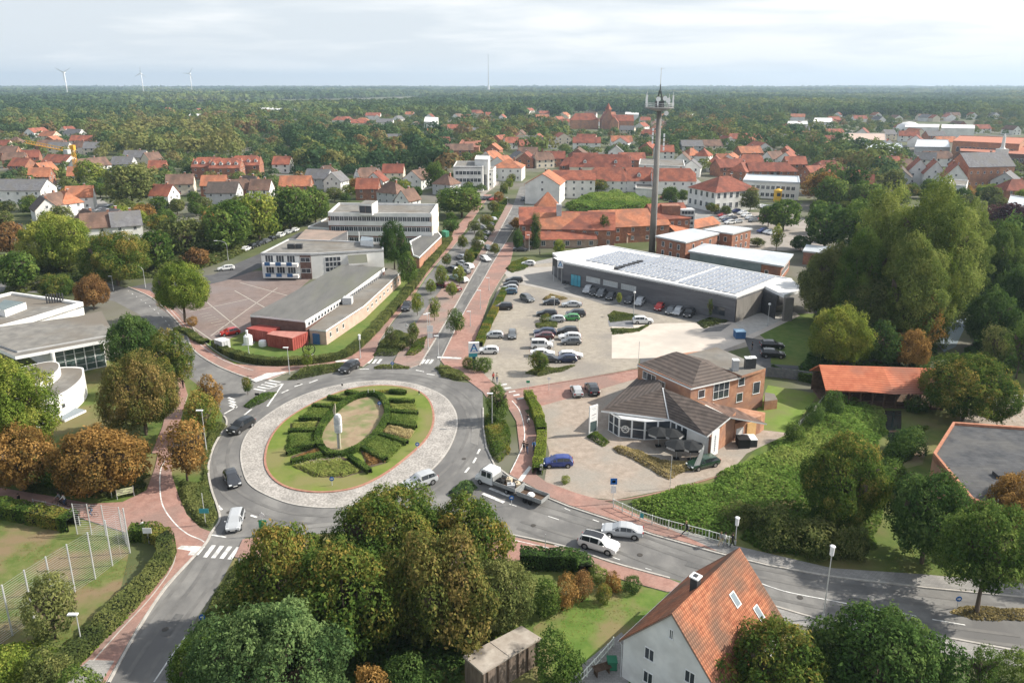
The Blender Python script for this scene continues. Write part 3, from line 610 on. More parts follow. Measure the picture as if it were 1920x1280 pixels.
def house(c, yaw, L_, W_, hw, hr, wall, roof, kind='gable', over=.45, chim=1, rows=1, nl=3, ng=2, dorm=0, sky=0, name='house', ww=1.0, wh=1.2, near=False, lod=0, gable_win=True, rt=.2, chs=BRICK, z0=0):
    r = empty(name, (c[0], c[1], z0), math.radians(yaw)); a, b = L_/2, W_/2
    mb = MB(); mb.box(-a, a, -b, b, 0, hw, wall)
    s = (hr-hw)/b
    if kind in ('gable', 'half'):
        for x in (-a, a):
            t = [(x, -b, hw), (x, b, hw), (x, 0, hr)] if x > 0 else [(x, b, hw), (x, -b, hw), (x, 0, hr)]
            mb.poly(t, wall)
    mb.build('wall', r)
    mb = MB(); oz = hw-over*s; B_ = b+over; A_ = a+(over*.6 if kind != 'hip' else over)
    if kind == 'gable':
        for sg in (1, -1):
            pts = [(-A_, sg*B_, oz), (A_, sg*B_, oz), (A_, 0, hr), (-A_, 0, hr)]
            top = [(x, y, z+rt) for x, y, z in pts]
            fs = [top, pts[::-1], [pts[0], pts[1], top[1], top[0]], [pts[1], pts[2], top[2], top[1]], [pts[3], pts[0], top[0], top[3]]]
            for f_ in fs: mb.poly(f_ if sg < 0 else f_[::-1], roof)
    else:
        hx = a-b*.95 if kind == 'hip' else a-b*.35
        hx = max(hx, .05); zz_ = oz+rt*.3
        E_ = [(-A_, -B_, zz_), (A_, -B_, zz_), (A_, B_, zz_), (-A_, B_, zz_)]
        if kind == 'hip':
            R1, R2 = (-hx, 0, hr+rt), (hx, 0, hr+rt)
            for f_ in ([E_[0], E_[1], R2, R1], [E_[1], E_[2], R2], [E_[2], E_[3], R1, R2], [E_[3], E_[0], R1], E_[::-1]): mb.poly(f_, roof)
        else:
            k = .62; R1, R2 = (-hx, 0, hr+rt), (hx, 0, hr+rt); zk = oz+(hr-oz)*k; yk = B_*(1-k)
            G = [(-A_, -yk, zk), (A_, -yk, zk), (A_, yk, zk), (-A_, yk, zk)]
            for f_ in ([E_[0], E_[1], G[1], R2, R1, G[0]], [G[1], G[2], R2], [E_[2], E_[3], G[3], R1, R2, G[2]], [G[3], G[0], R1], E_[::-1]): mb.poly(f_, roof)
    ro = mb.build('roof', r)
    for i in range(chim):
        x = (-.25+.5*i)*L_ if chim > 1 else L_*.18; zt = hr+.9; m2 = MB()
        m2.box(x-.35, x+.35, .1, .8, hr-1.4, zt, chs); m2.box(x-.42, x+.42, .03, .87, zt, zt+.12, GREYR); m2.build('chimney', r)
    def W(x, y, n, z, w__, h__, **k2): link('window', win_mesh(w__, h__, k2.get('nx', 2), 1, WHITEM, GLASS if not near else None), r, (x, y, z), math.atan2(n[0], -n[1])) if not near else link('pane', pane_mesh(w__, h__, GLASS), link('window', win_mesh(w__, h__, 2, 1, WHITEM, None), r, (x, y, z), math.atan2(n[0], -n[1])))
    if lod < 2:
        fh = hw/rows
        for j in range(rows):
            z = fh*j+fh*.36
            for sg in (-1, 1):
                if lod == 1 and math.cos(math.radians(yaw))*sg > .3: continue
                for i in range(nl): W(-a+L_*(i+.5)/nl, sg*b, (0, sg), z, ww, wh)
            for sg in (-1, 1):
                if lod == 1 and math.sin(math.radians(yaw))*sg > .3: continue
                for i in range(ng): W(sg*a, -b+W_*(i+.5)/ng, (sg, 0), z, ww, wh)
        if gable_win and kind != 'hip' and hr-hw > 2.4:
            for sg in (-1, 1):
                if lod == 1 and math.sin(math.radians(yaw))*sg > .3: continue
                W(sg*a, 0, (sg, 0), hw+.5, ww*.9, wh*.85)
    for i in range(dorm):
        x = -a+L_*(i+.5)/dorm; sg = -1
        y0 = sg*b*.72; zb = hw+(b-abs(y0))*s; y1 = sg*b*.2
        m2 = MB(); m2.box(x-.85, x+.85, y0, y1, zb, zb+1.3, WHITE); m2.poly([(x-.85, y0, zb+1.3), (x+.85, y0, zb+1.3), (x, y0, zb+2.1)], WHITE)
        m2.poly([(x-1.05, y0-.2, zb+1.2), (x, y0-.2, zb+2.25), (x, y1, zb+2.25), (x-1.05, y1, zb+1.2)], roof); m2.poly([(x, y0-.2, zb+2.25), (x+1.05, y0-.2, zb+1.2), (x+1.05, y1, zb+1.2), (x, y1, zb+2.25)], roof)
        d = m2.build('dormer', r); link('window', win_mesh(1.0, .9, 2, 1, WHITEM, GLASS), d, (x, y0-.01, zb+.25), 0)
    for i, (x, f_) in enumerate(sky or ()):
        y = -b*f_ if f_ > 0 else b*(-f_); z = hr-abs(y)*s+rt; ang = math.atan2(hr-hw, b)
        m2 = MB(); R3 = Matrix.Translation((x, y, z)) @ Matrix.Rotation(ang if y < 0 else -ang, 4, 'X')
        m2.box(-.4, .4, -.65, .65, -.02, .07, GALV, R3); m2.box(-.3, .3, -.55, .55, .07, .085, mat('skylight_glass', (.20, .24, .27), None, rough=.15), R3)
        m2.build('skylight', r)
    return r
# ---------------------------------------------------------------- supermarket
def supermarket():
    h = 6.0
    A, B, C, D, E_ = P(1057, 490, h), P(1381, 555, h), P(1448, 534, h), P(1485, 522, h), P(1141, 459.5, h)
    W0 = P(1036, 474, h)
    pts = [A, B, P(1436, 535.5, h), P(1492, 544, h), P(1507, 541, h), P(1490, 524, h), E_, W0]
    r = root_at('supermarket', pts, 'long dark grey supermarket with a white flat roof full of solar panels')
    main = [A, B, P(1434, 536, h), D, E_, W0]
    block(r, main, h, GREYW, F_WH, .45, .5, WHITEM)
    # far canopy wing of pale slabs
    mb = MB(); cp = [P(1434, 536, h-.02), P(1470, 553, h-.02), P(1507, 541.5, h-.02), P(1485, 524, h-.02)]
    mb.prism(cp, h-.7, h-.02, WHITEM, F_WH, bottom=True); putw(mb, 'canopy', r)
    s1 = [P(1438, 556, 3), P(1472, 556, 3), P(1470, 548, 3), P(1440, 548, 3)]
    a, b, c = B, P(1434, 536, h), P(1470, 553, h)
    mb = MB(); mb.prism([b+Vector((-1, 1, 0)), c+Vector((-1.0, 1.2, 0)), c+Vector((0, 4, 0)), b+Vector((0, 4, 0))], 0, h-.72, DARKM); putw(mb, 'entrance', r)
    mb = MB()
    q = (b-a); aa = a+q*.02
    mb.poly([(*a[:2], 0), (*(a+q*.72)[:2], 0), (*(a+q*1.0)[:2], h-.8), (*a[:2], h-.8)], CONCR); mb.v = [(x+.12, y-.2, z) for x, y, z in mb.v]
    mb.prism([c+Vector((.2, .4, 0)), c+Vector((2.2, .9, 0)), c+Vector((2.4, .2, 0)), c+Vector((.4, -.1, 0))], 0, h-.72, CONCR); putw(mb, 'side_panel', r)
    dd = B-A
    def on(t): return A+dd*t
    n = Vector((dd.y, -dd.x, 0)).normalized()
    def panel(t0, t1, z0, z1, m, name, nx):
        w_ = dd.length*(t1-t0); win(r, on((t0+t1)/2), n, z0, w_, z1-z0, nx=nx, ny=1, fm=GALV, g=m, name=name, out=.02)
    win(r, on(.085), n, .15, 3.3, 3.0, nx=3, fm=DARKM, g=BLUEG, name='glass_door', out=.03)
    PALE = mat('frosted_glass', (.38, .41, .43), (.50, .53, .55), .8, .3)
    panel(.155, .245, 2.1, 3.4, PALE, 'window', 8); panel(.265, .355, 2.1, 3.4, PALE, 'window', 8); panel(.377, .467, 2.1, 3.4, PALE, 'window', 8)
    win(r, on(.92), n, 1.0, 3.0, 1.8, nx=2, fm=DARKM, out=.02)
    # corner: sign box on posts
    mb = MB()
    for px_, py_ in ((1038, 528), (1046, 525), (1053, 530)):
        p = P(px_, py_); mb.cyl((p.x, p.y, 0), (p.x, p.y, 4.2), .09, .09, GALV)
    putw(mb, 'post', r)
    s0, s1, s2 = P(1036, 488, 5.5), P(1044, 503, 4), P(1056, 504, 4)
    sb = [P(1036.5, 501, 3.9), P(1044, 505, 3.9), P(1055.5, 507, 3.9), P(1050, 501, 3.9)]
    mb = MB(); mb.prism([P(1036.5, 497, 4), P(1045, 502, 4), P(1056, 503.5, 4), P(1048, 497, 4)], 4.0, 6.1, DARKM, WHITEM); sg = putw(mb, 'sign_box', r)
    a_, b_ = P(1045, 502, 4), P(1056, 503.5, 4); logo(r, a_, b_, 4.05, 6.05)
    # solar panels in two fields of rows
    PV = mat('solar_panel', (.31, .34, .40), (.42, .45, .50), .4, .22, spec=.7, coord='obj'); al = WHITEM
    U = (B-A).normalized(); V = Vector((-U.y, U.x, 0))
    k = 0
    for f0, f1, g0, g1 in ((.06, .30, .22, .82), (.315, .645, .10, .46), (.315, .645, .50, .88), (.675, .975, .08, .46), (.675, .975, .50, .86)):
        mb = MB(); x = f0*dd.length; Wd = (E_-A).dot(V)
        while x < f1*dd.length:
            y = g0*Wd
            while y < g1*Wd:
                o_ = A+U*x+V*y+U*(0)
                p4 = [o_, o_+U*1.55, o_+U*1.55+V*.98, o_+V*.98]
                zz_ = [h-.10, h-.10, h+.10, h+.10]
                mb.poly([(*p4[i][:2], zz_[i]) for i in range(4)], PV)
                mb.poly([(*p4[3][:2], h+.10), (*p4[2][:2], h+.10), (*(p4[2]+V*.35)[:2], h-.10), (*(p4[3]+V*.35)[:2], h-.10)], al)
                y += 1.75
            x += 1.85
        putw(mb, 'solar_array', r); k += 1
    for i in range(6): mb = MB(); o_ = A+U*(.305*dd.length)+V*(3+i*2.0); mb.box(o_.x-.8, o_.x+.8, o_.y-.45, o_.y+.45, h-.2, h+.35, DARKM); putw(mb, 'roof_vent', r)
def logo(root, a, b, z0, z1):
    """white square board with a blue letter A shape and a blue rim"""
    d = Vector((b.x-a.x, b.y-a.y, 0)); w_ = d.length; d.normalize(); n = Vector((d.y, -d.x, 0))
    def q(s, t, o=.03): v = a+d*(s*w_)+n*o; return (v.x, v.y, z0+t*(z1-z0))
    mb = MB(); wm = mat('sign_white', (.8, .8, .8)); bm = mat('sign_blue', (.05, .15, .38)); cm = mat('sign_cyan', (.22, .58, .78))
    mb.poly([q(0, 0), q(1, 0), q(1, 1), q(0, 1)], wm)
    mb.poly([q(.1, .18, .04), q(.26, .18, .04), q(.56, .9, .04), q(.44, .9, .04)], bm); mb.poly([q(.74, .18, .04), q(.9, .18, .04), q(.56, .9, .04), q(.44, .9, .04)], bm)
    mb.poly([q(.3, .40, .045), q(.7, .40, .045), q(.64, .54, .045), q(.36, .54, .045)], cm); mb.poly([q(.34, .18, .045), q(.66, .18, .045), q(.66, .28, .045), q(.34, .28, .045)], bm)
    putw(mb, 'emblem', root)
supermarket()
# ---------------------------------------------------------------- brick house with showroom
def brickhouse():
    he, hr = 6.2, 8.3
    W, N_, S, E_, J = P(1194, 683, he), P(1268.5, 659, hr), P(1296, 728, he), P(1390, 707, he), P(1315, 676, hr)
    allp = [W, P(1288, 663, 6.6), P(1343, 650, 6.6), P(1436, 690, 6.6), S]
    r = root_at('brick_house', allp, 'two-storey brick house with dark hipped roof joined to a glazed showroom')
    F2 = [P(1288, 664, 6.6), P(1343.5, 650.4, 6.6), P(1436, 689, 6.6), P(1391, 703, 6.6)]
    mb = MB(); c = cen([W, S, E_, P(1288, 664, 6.6)])
    K = P(1285, 662, he)
    foot = [p.lerp(c, .035) for p in (W, S, E_)] + [P(1343, 651, he), P(1262, 661, he)]
    foot = [W.lerp(c, .03), S.lerp(c, .03), P(1436, 690, 6.6), P(1343.5, 650.6, 6.6), P(1240, 668, he)]
    for q in foot: q.z = 0
    mb.prism(foot, 0, he+.1, BRICKO); putw(mb, 'wall', r)
    mb = MB(); up = [P(1391, 704, 6.6), P(1436, 690, 6.6), P(1343.5, 650.4, 6.6), P(1288, 664, 6.6)]
    mb.prism(up, he, 6.6, BRICKO, F_GR); putw(mb, 'flat_roof', r)
    mb = MB(); w0, s0, e0 = [(*p[:2], he) for p in (W, S, E_)]; k0 = (*P(1262, 660, he)[:2], he); l0 = (*P(1340, 678, he)[:2], he)
    n1, j1 = (*N_[:2], hr), (*J[:2], hr)
    for f_ in ([w0, s0, j1, n1], [s0, e0, j1], [e0, l0, n1, j1], [l0, k0, n1], [k0, w0, n1], [w0, k0, l0, e0, s0]): mb.poly(f_, R_DK)
    for a, b in ((w0, s0), (s0, e0)): mb.poly([(a[0], a[1], he-.25), (b[0], b[1], he-.25), b, a], WHITEM)
    putw(mb, 'roof', r)
    for u, v in ((1378, 694), (1401, 690), (1410, 689)):
        mb = MB(); p = P(u, v, 6.6); mb.box(p.x-.45, p.x+.45, p.y-.45, p.y+.45, 6.3, 8.3, DARKM if u != 1378 else GREYR); mb.box(p.x-.5, p.x+.5, p.y-.5, p.y+.5, 8.3, 8.42, WHITEM); putw(mb, 'chimney', r)
    # windows
    f0, f1, f2 = foot[0], foot[1], foot[2]
    wins(r, f0, f1, 4.3, 1, 3.0, 1.3, .13, .33, nx=3, near=True); wins(r, f0, f1, 4.2, 1, 1.6, 1.0, .40, .54, nx=2, near=True)
    wins(r, f1, f2, 4.2, 1, 1.3, 1.3, .08, .20, nx=1, near=True)
    wins(r, f1, f2, 3.3, 1, 3.2, 2.6, .30, .50, nx=3, ny=2, near=True); wins(r, f1, f2, 4.6, 1, 1.3, 1.4, .62, .72, nx=1, near=True)
    wins(r, f1, f2, 1.9, 1, 1.3, 1.5, .61, .71, nx=1, near=True); wins(r, f1, f2, 2.6, 1, 1.5, 2.0, .83, .95, nx=1, near=True)
    # extension box at the east
    mb = MB(); x = [P(1434, 752, 1.6), P(1458, 749, 1.6), P(1452, 738, 1.6), P(1434, 735, 1.6)]
    mb.prism(x, 0, 1.6, BRICKO, F_GR); putw(mb, 'extension', r)
    # ---- showroom
    he2, ha = 3.2, 6.1
    W2, N2, Vv, S2, E2, Ap = P(1127, 769, he2), P(1197, 706, he2+.3), P(1254, 785, he2), P(1325, 818, he2-.2), P(1369.5, 781.6, 4.9), P(1243, 727, ha)
    M_ = P(1297, 748, 5.6); Nb = P(1200, 704, 5.6)
    mb = MB()
    mb.poly([W2, Vv, Ap], R_DK); mb.poly([W2, Ap, N2], R_DK); mb.poly([N2, Ap, P(1235, 712, 5.2)], R_DK); mb.poly([Vv, S2, E2, M_, Ap], R_DK)
    th = .28
    for a, b in ((W2, Vv), (Vv, S2), (N2, W2)):
        mb.poly([(a.x, a.y, a.z-th), (b.x, b.y, b.z-th), b, a], WHITEM)
    mb.poly([(S2.x, S2.y, S2.z-th), (E2.x, E2.y, E2.z-th), E2, S2], WHITEM)
    putw(mb, 'showroom_roof', r)
    mb = MB(); ribbon(mb, [Ap, Vv], .25, 0, 0, GALV); mb.v = [(x, y, (Ap.z if i in (0, 3) else Vv.z)+.04) for i, (x, y, z) in enumerate(mb.v)]
    putw(mb, 'valley_gutter', r)
    # showroom walls
    g0, g1, g2, g3 = P(1143, 812), P(1160, 822), P(1207, 826), P(1253, 825)
    a1, a2, a3, a4 = P(1141, 806), P(1160, 818), P(1208, 824), P(1256, 822)
    back = P(1230, 775); H_ = he2-.15
    mb = MB(); G4, G5 = P(1278, 833), P(1326, 853)
    ft = [a1, a2, a3, a4]
    c2 = P(1240, 790)
    inner = [p.lerp(c2, .06) for p in ft]
    mb.prism([inner[0], inner[1], inner[2], inner[3], P(1290, 838), P(1326, 852), P(1372, 822), P(1330, 780), P(1215, 760)], 0, H_-.25, WHITE); wl = putw(mb, 'showroom_wall', r)
    def gl_(a, b, n, nx=1, ny=2, g=GLASS):
        d = (b-a); L_ = d.length/n
        nn = Vector((d.y, -d.x, 0)).normalized()
        if nn.y > 0: nn = -nn
        for i in range(n): win(r, a+d*((i+.5)/n), nn, .05, L_*.99, H_-.15, nx=nx, ny=ny, near=True, name='shop_window', g=g, f=.12, out=.02)
    gl_(a1, a2, 2); gl_(a2, a3, 2); gl_(a3, a4, 2); gl_(a4, P(1288, 837), 3, 1, 1)
    # wheel emblem in the second pane
    mb = MB(); p = a2+(a3-a2)*.25; d = (a3-a2).normalized(); nn = Vector((d.y, -d.x, 0)); nn = nn if nn.y < 0 else -nn
    for i in range(16):
        t0, t1 = i/16*2*math.pi, (i+1)/16*2*math.pi
        for r0, r1 in ((.42, .6),):
            mb.poly([tuple(p+nn*.1+d*math.cos(t)*q+Vector((0, 0, 1.35+math.sin(t)*q))) for t, q in ((t0, r0), (t0, r1), (t1, r1), (t1, r0))], WHITE)
    for i in range(3):
        t = math.pi/2+i*2.094; e = d*math.cos(t)+Vector((0, 0, math.sin(t))); s_ = d*-math.sin(t)+Vector((0, 0, math.cos(t)))
        o_ = p+nn*.1+Vector((0, 0, 1.35)); mb.poly([tuple(o_-s_*.06), tuple(o_+e*.45-s_*.05), tuple(o_+e*.45+s_*.05), tuple(o_+s_*.06)], WHITE)
    putw(mb, 'emblem', r)
    # brick gable end and low lean-to
    gA, gB = P(1331, 853), P(1375, 826)
    mb = MB(); mb.prism([gA, gB, gB+Vector((-1.2, 1.5, 0)), gA+Vector((-1.2, 1.5, 0))], 0, he2-.4, BRICKO)
    q0, q1 = gA, gB; mb.poly([(q0.x, q0.y, he2-.4), (q1.x, q1.y, he2-.4), (q1.x, q1.y, 4.6)], BRICKO); putw(mb, 'gable_wall', r)
    wins(r, gA, gB, .9, 1, 1.1, 1.2, .05, .25, nx=1, near=True, flip=False)
    LR = [P(1299, 746, 4.6), P(1369.5, 781.6, 4.6), P(1438, 794, 3.0), P(1378, 765, 3.6)]
    mb = MB(); mb.poly(LR, R_BR); mb.poly([LR[1]+Vector((0, 0, -.2)), LR[2]+Vector((0, 0, -.2)), LR[2], LR[1]], WHITEM); putw(mb, 'lean_to_roof', r)
    mb = MB(); e1, e2 = P(1376, 827), P(1424, 812); mb.prism([e1, e2, P(1432, 805), P(1380, 795), P(1350, 800)], 0, 2.8, BRICKO); putw(mb, 'lean_to_wall', r)
    mb = MB(); d = (e2-e1); mb.prism([e1+d*.45+Vector((.1, -.1, 0)), e1+d*.8+Vector((.1, -.1, 0)), e1+d*.8+Vector((0, .2, 0)), e1+d*.45+Vector((0, .2, 0))], .1, 2.3, mat('new_wood', (.62, .38, .16), (.70, .46, .22), 2)); putw(mb, 'wooden_door', r)
    wins(r, e1, e2, .2, 1, 1.4, 1.7, .06, .32, nx=1, near=True, g=WHITE)
brickhouse()
# ---------------------------------------------------------------- long hall with low annex (left of the avenue)
def hall():
    h = 4.4
    A, B, C, D, E_ = P(469, 590, h), P(572, 601, h), P(721, 499, 5.2), P(640, 494, 5.2), P(535, 556, h)
    r = root_at('sports_hall', [A, B, C, D], 'long low hall with a dark ribbed roof, white fascia and a strip of windows')
    mb = MB(); mb.prism([A, B, C, D, E_], 0, 4.0, BRICKD, top=False); putw(mb, 'wall', r)
    mb = MB(); mb.prism([A, B, P(645, 557, h), C, D, E_], 3.9, [4.4, 4.4, 4.4, 4.9, 4.9, 4.4], WHITEM, F_DK); putw(mb, 'roof', r)
    mb = MB(); d = (C-B); n = Vector((d.y, -d.x, 0)).normalized()
    for t in (.0,): mb.prism([B+n*.1, B+d*.49+n*.1, B+d*.49+n*.02, B+n*.02], 2.9, 3.95, WHITE)
    putw(mb, 'white_band', r)
    for i in range(14): win(r, B+d*(.03+i*.034), n, 3.0, 1.0, .8, nx=1, fm=WHITEM, out=.12)
    for i in range(16): win(r, B+d*(.52+i*.028), n, 3.05, .9, .75, nx=1, fm=WHITEM, out=.12)
    # annex
    h2 = 3.1
    a, b, c, dd = P(578, 618, h2), P(611, 619, h2), P(751, 510, h2), P(721, 500, h2)
    m1 = P(682, 573, h2)
    foot = [P(580, 616, h2), b, m1, c, P(728, 503, h2), P(655, 558, h2)]
    mb = MB(); mb.prism(foot, 0, h2-.3, PINKW, top=False); putw(mb, 'annex_wall', r)
    mb = MB(); mb.prism(foot, h2-.5, h2, WHITEM, F_GR); putw(mb, 'annex_roof', r)
    wins(r, b, m1, 1.2, 3, .8, 1.0, .02, .5, nx=1, fm=WHITEM); wins(r, m1, c, 1.2, 9, 1.2, .8, .03, .97, nx=2)
    mb = MB(); p = P(652, 560, 4.2); mb.box(p.x-1, p.x+1, p.y-1, p.y+1, 3.0, 4.6, GREYR); putw(mb, 'roof_vent', r)
    p0, p1 = P(587, 645), P(600, 646)
    mb = MB(); mb.prism([p0, p1, p1+Vector((0, .4, 0)), p0+Vector((0, .4, 0))], 0, 2.2, BLUEP); putw(mb, 'blue_door', r)
hall()
def lblock():
    h = 7.0
    A, B, C, C2, D, E_ = P(489, 474, h), P(582, 475, h), P(719, 467, h), P(718, 455, h), P(640, 451, h), P(540, 448, h)
    r = root_at('community_centre', [A, B, C, D, E_], 'white two-storey wing with blue-railed balconies and a gravel roof')
    block(r, [A, B, C, C2, D, E_], h, WHITE, F_GR, .5, .4, GREYR)
    mb = MB(); d = B-A; n = Vector((d.y, -d.x, 0)).normalized()
    q0, q1 = A+d*.78+n*.1, B+n*.1; mb.prism([q0, q1, q1-n*.3, q0-n*.3], 0, h-.6, BRICKD); q2, q3 = A+n*.06, A+d*.78+n*.06
    putw(mb, 'brick_panel', r)
    for j, z in enumerate((.6, 3.6)):
        m1 = MB(); a0 = A+d*.06; a1 = A+d*.76
        m1.prism([a0, a1, a1+n*1.8, a0+n*1.8], z, z+.9, WHITE); bl = putw(m1, 'balcony', r)
        for i in range(3):
            t = .16+i*.22; m2 = MB(); p = A+d*t; m2.prism([p-d*.055+n*1.85, p+d*.055+n*1.85, p+d*.055+n*1.75, p-d*.055+n*1.75], z+.3, z+1.25, BLUEP); m2 = loc(m2, r); m2.build('railing', r)
            win(r, p, n, z+.9, 2.2, 1.9, nx=3, out=.03)
        win(r, A+d*.89, n, z+1.1, 2.6, 1.2, nx=2, out=.12)
    n2 = Vector(((C-B).y, -(C-B).x, 0)).normalized()
    for i in range(4):
        for j in range(3): win(r, B+(C-B)*(.22+i*.05), n2, 1.7+j*1.4, 1.2, 1.2, nx=1, out=.02)
    d2 = C-B; m1 = MB(); a0, a1 = B+d2*.50, B+d2*.76
    m1.prism([a0, a1, a1+n2*2.6, a0+n2*2.6], 3.6, [5.9, 5.9, 4.1, 4.1], WHITE, F_DK); putw(m1, 'sloping_glass', r)
    m1 = MB(); m1.prism([P(676, 458, h+.1), P(700, 460, h+.1), P(700, 452, h+.1), P(678, 450, h+.1)], h-.4, h+1.2, WHITEM, mat('skylight_glass', (.20, .24, .27), None, rough=.15)); putw(m1, 'rooflight', r)
    for u in (546, 561): m1 = MB(); p = P(u, 464, h); m1.box(p.x-.9, p.x+.9, p.y-.6, p.y+.6, h-.3, h+1, DARKM); putw(m1, 'roof_vent', r)
    h3 = 5.2; m1 = MB(); q = [P(552, 451, h3), P(612, 453, h3), P(652, 433, h3), P(573, 430, h3)]
    m1.prism(q, 2.0, h3, mat('grey_clinker', (0,)*3), mat('rusty_roof', (.24, .20, .17), (.33, .25, .21), .2, .9, coord='obj')); putw(m1, 'canopy_roof', r)
    m1 = MB()
    for u in (628, 650, 672): p = P(u, 466); m1.cyl((p.x, p.y+2, 0), (p.x, p.y+2, 5), .15, .15, WHITEM)
    putw(m1, 'post', r)
lblock()
def office():
    h = 10.5
    A, B, C, D = P(615, 398, h), P(809, 400, h), P(821, 382, h), P(635, 380, h)
    r = root_at('office_block', [A, B, C, D], 'three-storey white office block with banded windows and a flat roof')
    block(r, [A, B, C, D], h, mat('brown_panels', (.19, .11, .085), (.27, .165, .13), .4, .8, coord='obj'), F_GR, 1.2, .5, WHITE)
    c = cen([A, B, C, D])
    for k, (z0, z1) in enumerate(((6.3, 7.7), (3.0, 4.4))):
        mb = MB(); q = [p+(p-c).normalized()*.22 for p in (A, B, C, D)]
        mb.prism(q, z0, z1, WHITE, bottom=True); putw(mb, 'white_band', r)
    mb = MB(); q = [B+Vector((.12, 0, 0)), C+Vector((.12, 0, 0)), C-Vector((.3, 0, 0)), B-Vector((.3, 0, 0))]; mb.prism(q, 0, h-.8, CREAM); putw(mb, 'end_wall', r)
    for z in (7.8, 4.5, 1.0):
        wins(r, A, B, z, 22, 1.45, 1.45, .02, .98, nx=2)
    wins(r, A, D, 7.8, 3, 1.3, 1.4, nx=2)
    mb = MB(); a, b, c_, d = P(672, 381, h+3.2), P(697, 382, h+3.2), P(708, 375, h+3.2), P(685, 374, h+3.2); mb.prism([a, b, c_, d], h-.6, h+3, WHITE, F_GR)
    t = putw(mb, 'stair_tower', r); wins(r, a, b, h+.2, 2, 2.0, 2.2, .05, .95, nx=1, fm=BRICKD)
    mb = MB(); q = [P(577, 424, 4.3), P(618, 408, 4.3), P(622, 422, 4.3), P(652, 430, 4.3), P(576, 432, 4.3)]
    q = [P(577, 425, 4.3), P(652, 430, 4.3), P(660, 420, 4.3), P(612, 409, 4.3)]; block(r, q, 4.3, WHITE, F_GR, .7, .4, WHITE, name='low_wing')
    h2 = 3.4; q = [P(775, 478, h2), P(786, 482, h2), P(828, 442, h2), P(822, 435, h2), P(797, 437, h2), P(768, 452, h2)]
    r2 = root_at('brick_annex', q, 'low brick annex with dark flat roof beside the red path'); block(r2, q, h2, BRICKO, F_DK, .4, .4, WHITEM)
office()
def cultural():
    h = 5.6
    A, B, C, D, E_ = P(0, 640, h), P(28, 668, h), P(218, 633, h), P(190, 583, h), P(0, 615, h)
    L0 = P(-60, 628, h)
    r = root_at('arts_centre', [A, B, C, D], 'pale arts centre with sweeping grey roof, glass hall and curved white walls')
    mb = MB(); roofp = [L0, B, P(120, 651, h), C, D, P(100, 603, h), P(-60, 618, h)]
    mb.prism(roofp, 5.0, 5.6, WHITEM, F_GR, bottom=True); putw(mb, 'roof', r)
    mb = MB(); q = [P(-50, 630, 5.9), P(32, 658, 5.9), P(205, 627, 5.9), P(182, 588, 5.9), P(-50, 619, 5.9)]; mb.prism(q, 5.5, 5.9, GREYR, F_GR); putw(mb, 'raised_roof', r)
    g0, g1, g2 = P(108, 706), P(200, 687), P(212, 680)
    mb = MB(); mb.prism([g0, g1, P(196, 640), P(40, 660)], 0, 5.05, WHITE); putw(mb, 'hall_wall', r)
    d = g1-g0; n = Vector((d.y, -d.x, 0)).normalized()
    for i in range(5): win(r, g0+d*((i+.5)/5), n, .2, d.length/5*.98, 4.6, nx=1, ny=4, fm=WHITEM, g=GLASG, near=True, name='glass_front', out=.05)
    mb = MB(); p = P(107, 712); mb.cyl((p.x, p.y, 0), (p.x, p.y, 5.2), .35, .35, WHITE, 12); putw(mb, 'column', r)
    # curved bodies
    def curved(pts, h_, wm, rm, nm):
        q = smooth([(p.x, p.y, 0) for p in pts], False, 5); mb = MB(); mb.prism(q, 0, h_, wm, top=False); putw(mb, nm, r)
        c = cen(q); inn = [p.lerp(c, .07) for p in q]; mb = MB()
        mb.prism(q, h_-.05, h_, WHITE, WHITE); putw(mb, 'coping', r); mb = MB(); mb.prism(inn, h_-.1, h_+.03, rm, rm); putw(mb, 'curved_roof', r)
        return q
    z = 3.8
    q = curved([P(20, 772, z), P(60, 760, z), P(80, 753, z), P(115, 738, z), P(140, 722, z), P(155, 706, z), P(157, 694, z), P(150, 688, z), P(100, 690, z), P(30, 715, z)], z, WHITE, F_GR, 'curved_wall')
    for i in (7, 11, 15, 19): 
        a, b = q[i], q[i+1]; d = (b-a).normalized(); nn = Vector((d.y, -d.x, 0)); mb = MB(); p = a+nn*.05
        win(r, a, nn if nn.y < 0 else -nn, 1.6, .5, .5, nx=1, fm=DARKM, out=.03)
    z = 5.2
    curved([P(10, 735, z), P(62, 722, z), P(90, 708, z), P(108, 694, z), P(112, 684, z), P(105, 678, z), P(85, 678, z), P(30, 690, z)], z, WHITE, F_GR, 'curved_wall')
    # white slanting pool slab
    # second pavilion behind
    h = 4.6; q = [P(-60, 628, h), P(0, 611, h), P(60, 596, h), P(155, 566, h), P(22, 547, h), P(-60, 566, h)]
    r2 = root_at('pavilion', q, 'flat pavilion with white-rimmed grey roof behind the arts centre'); block(r2, q, h, WHITE, F_GR, .9, .8, WHITE)
    mb = MB()
    for i in range(7): p = P(88+i*5, 565-i*.4, h); mb.cyl((p.x, p.y, h-.5), (p.x, p.y, h+1.6), .16, .16, DARKM)
    putw(mb, 'vent_pipes', r2)
    mb = MB(); q = [P(-10, 585, h), P(10, 590, h), P(50, 575, h), P(10, 570, h)]; mb.prism(q, h-.5, h+1, WHITE, GLASG); putw(mb, 'rooflight', r2)
cultural()
mb = MB(); q = [P(101, 780), P(122, 791), P(162, 772), P(138, 767)]; mb.prism(q, 0, .35, WHITEM, mat('skylight_glass', (0,)*3)); fl = loc(mb, empty('t', cen(q))); bpy.data.objects.remove(bpy.data.objects['t']); o = mb.build('cellar_skylight', loc=cen(q)); tag(o, 'sloping glass cellar skylight on the lawn below the curved white wall', 'skylight')
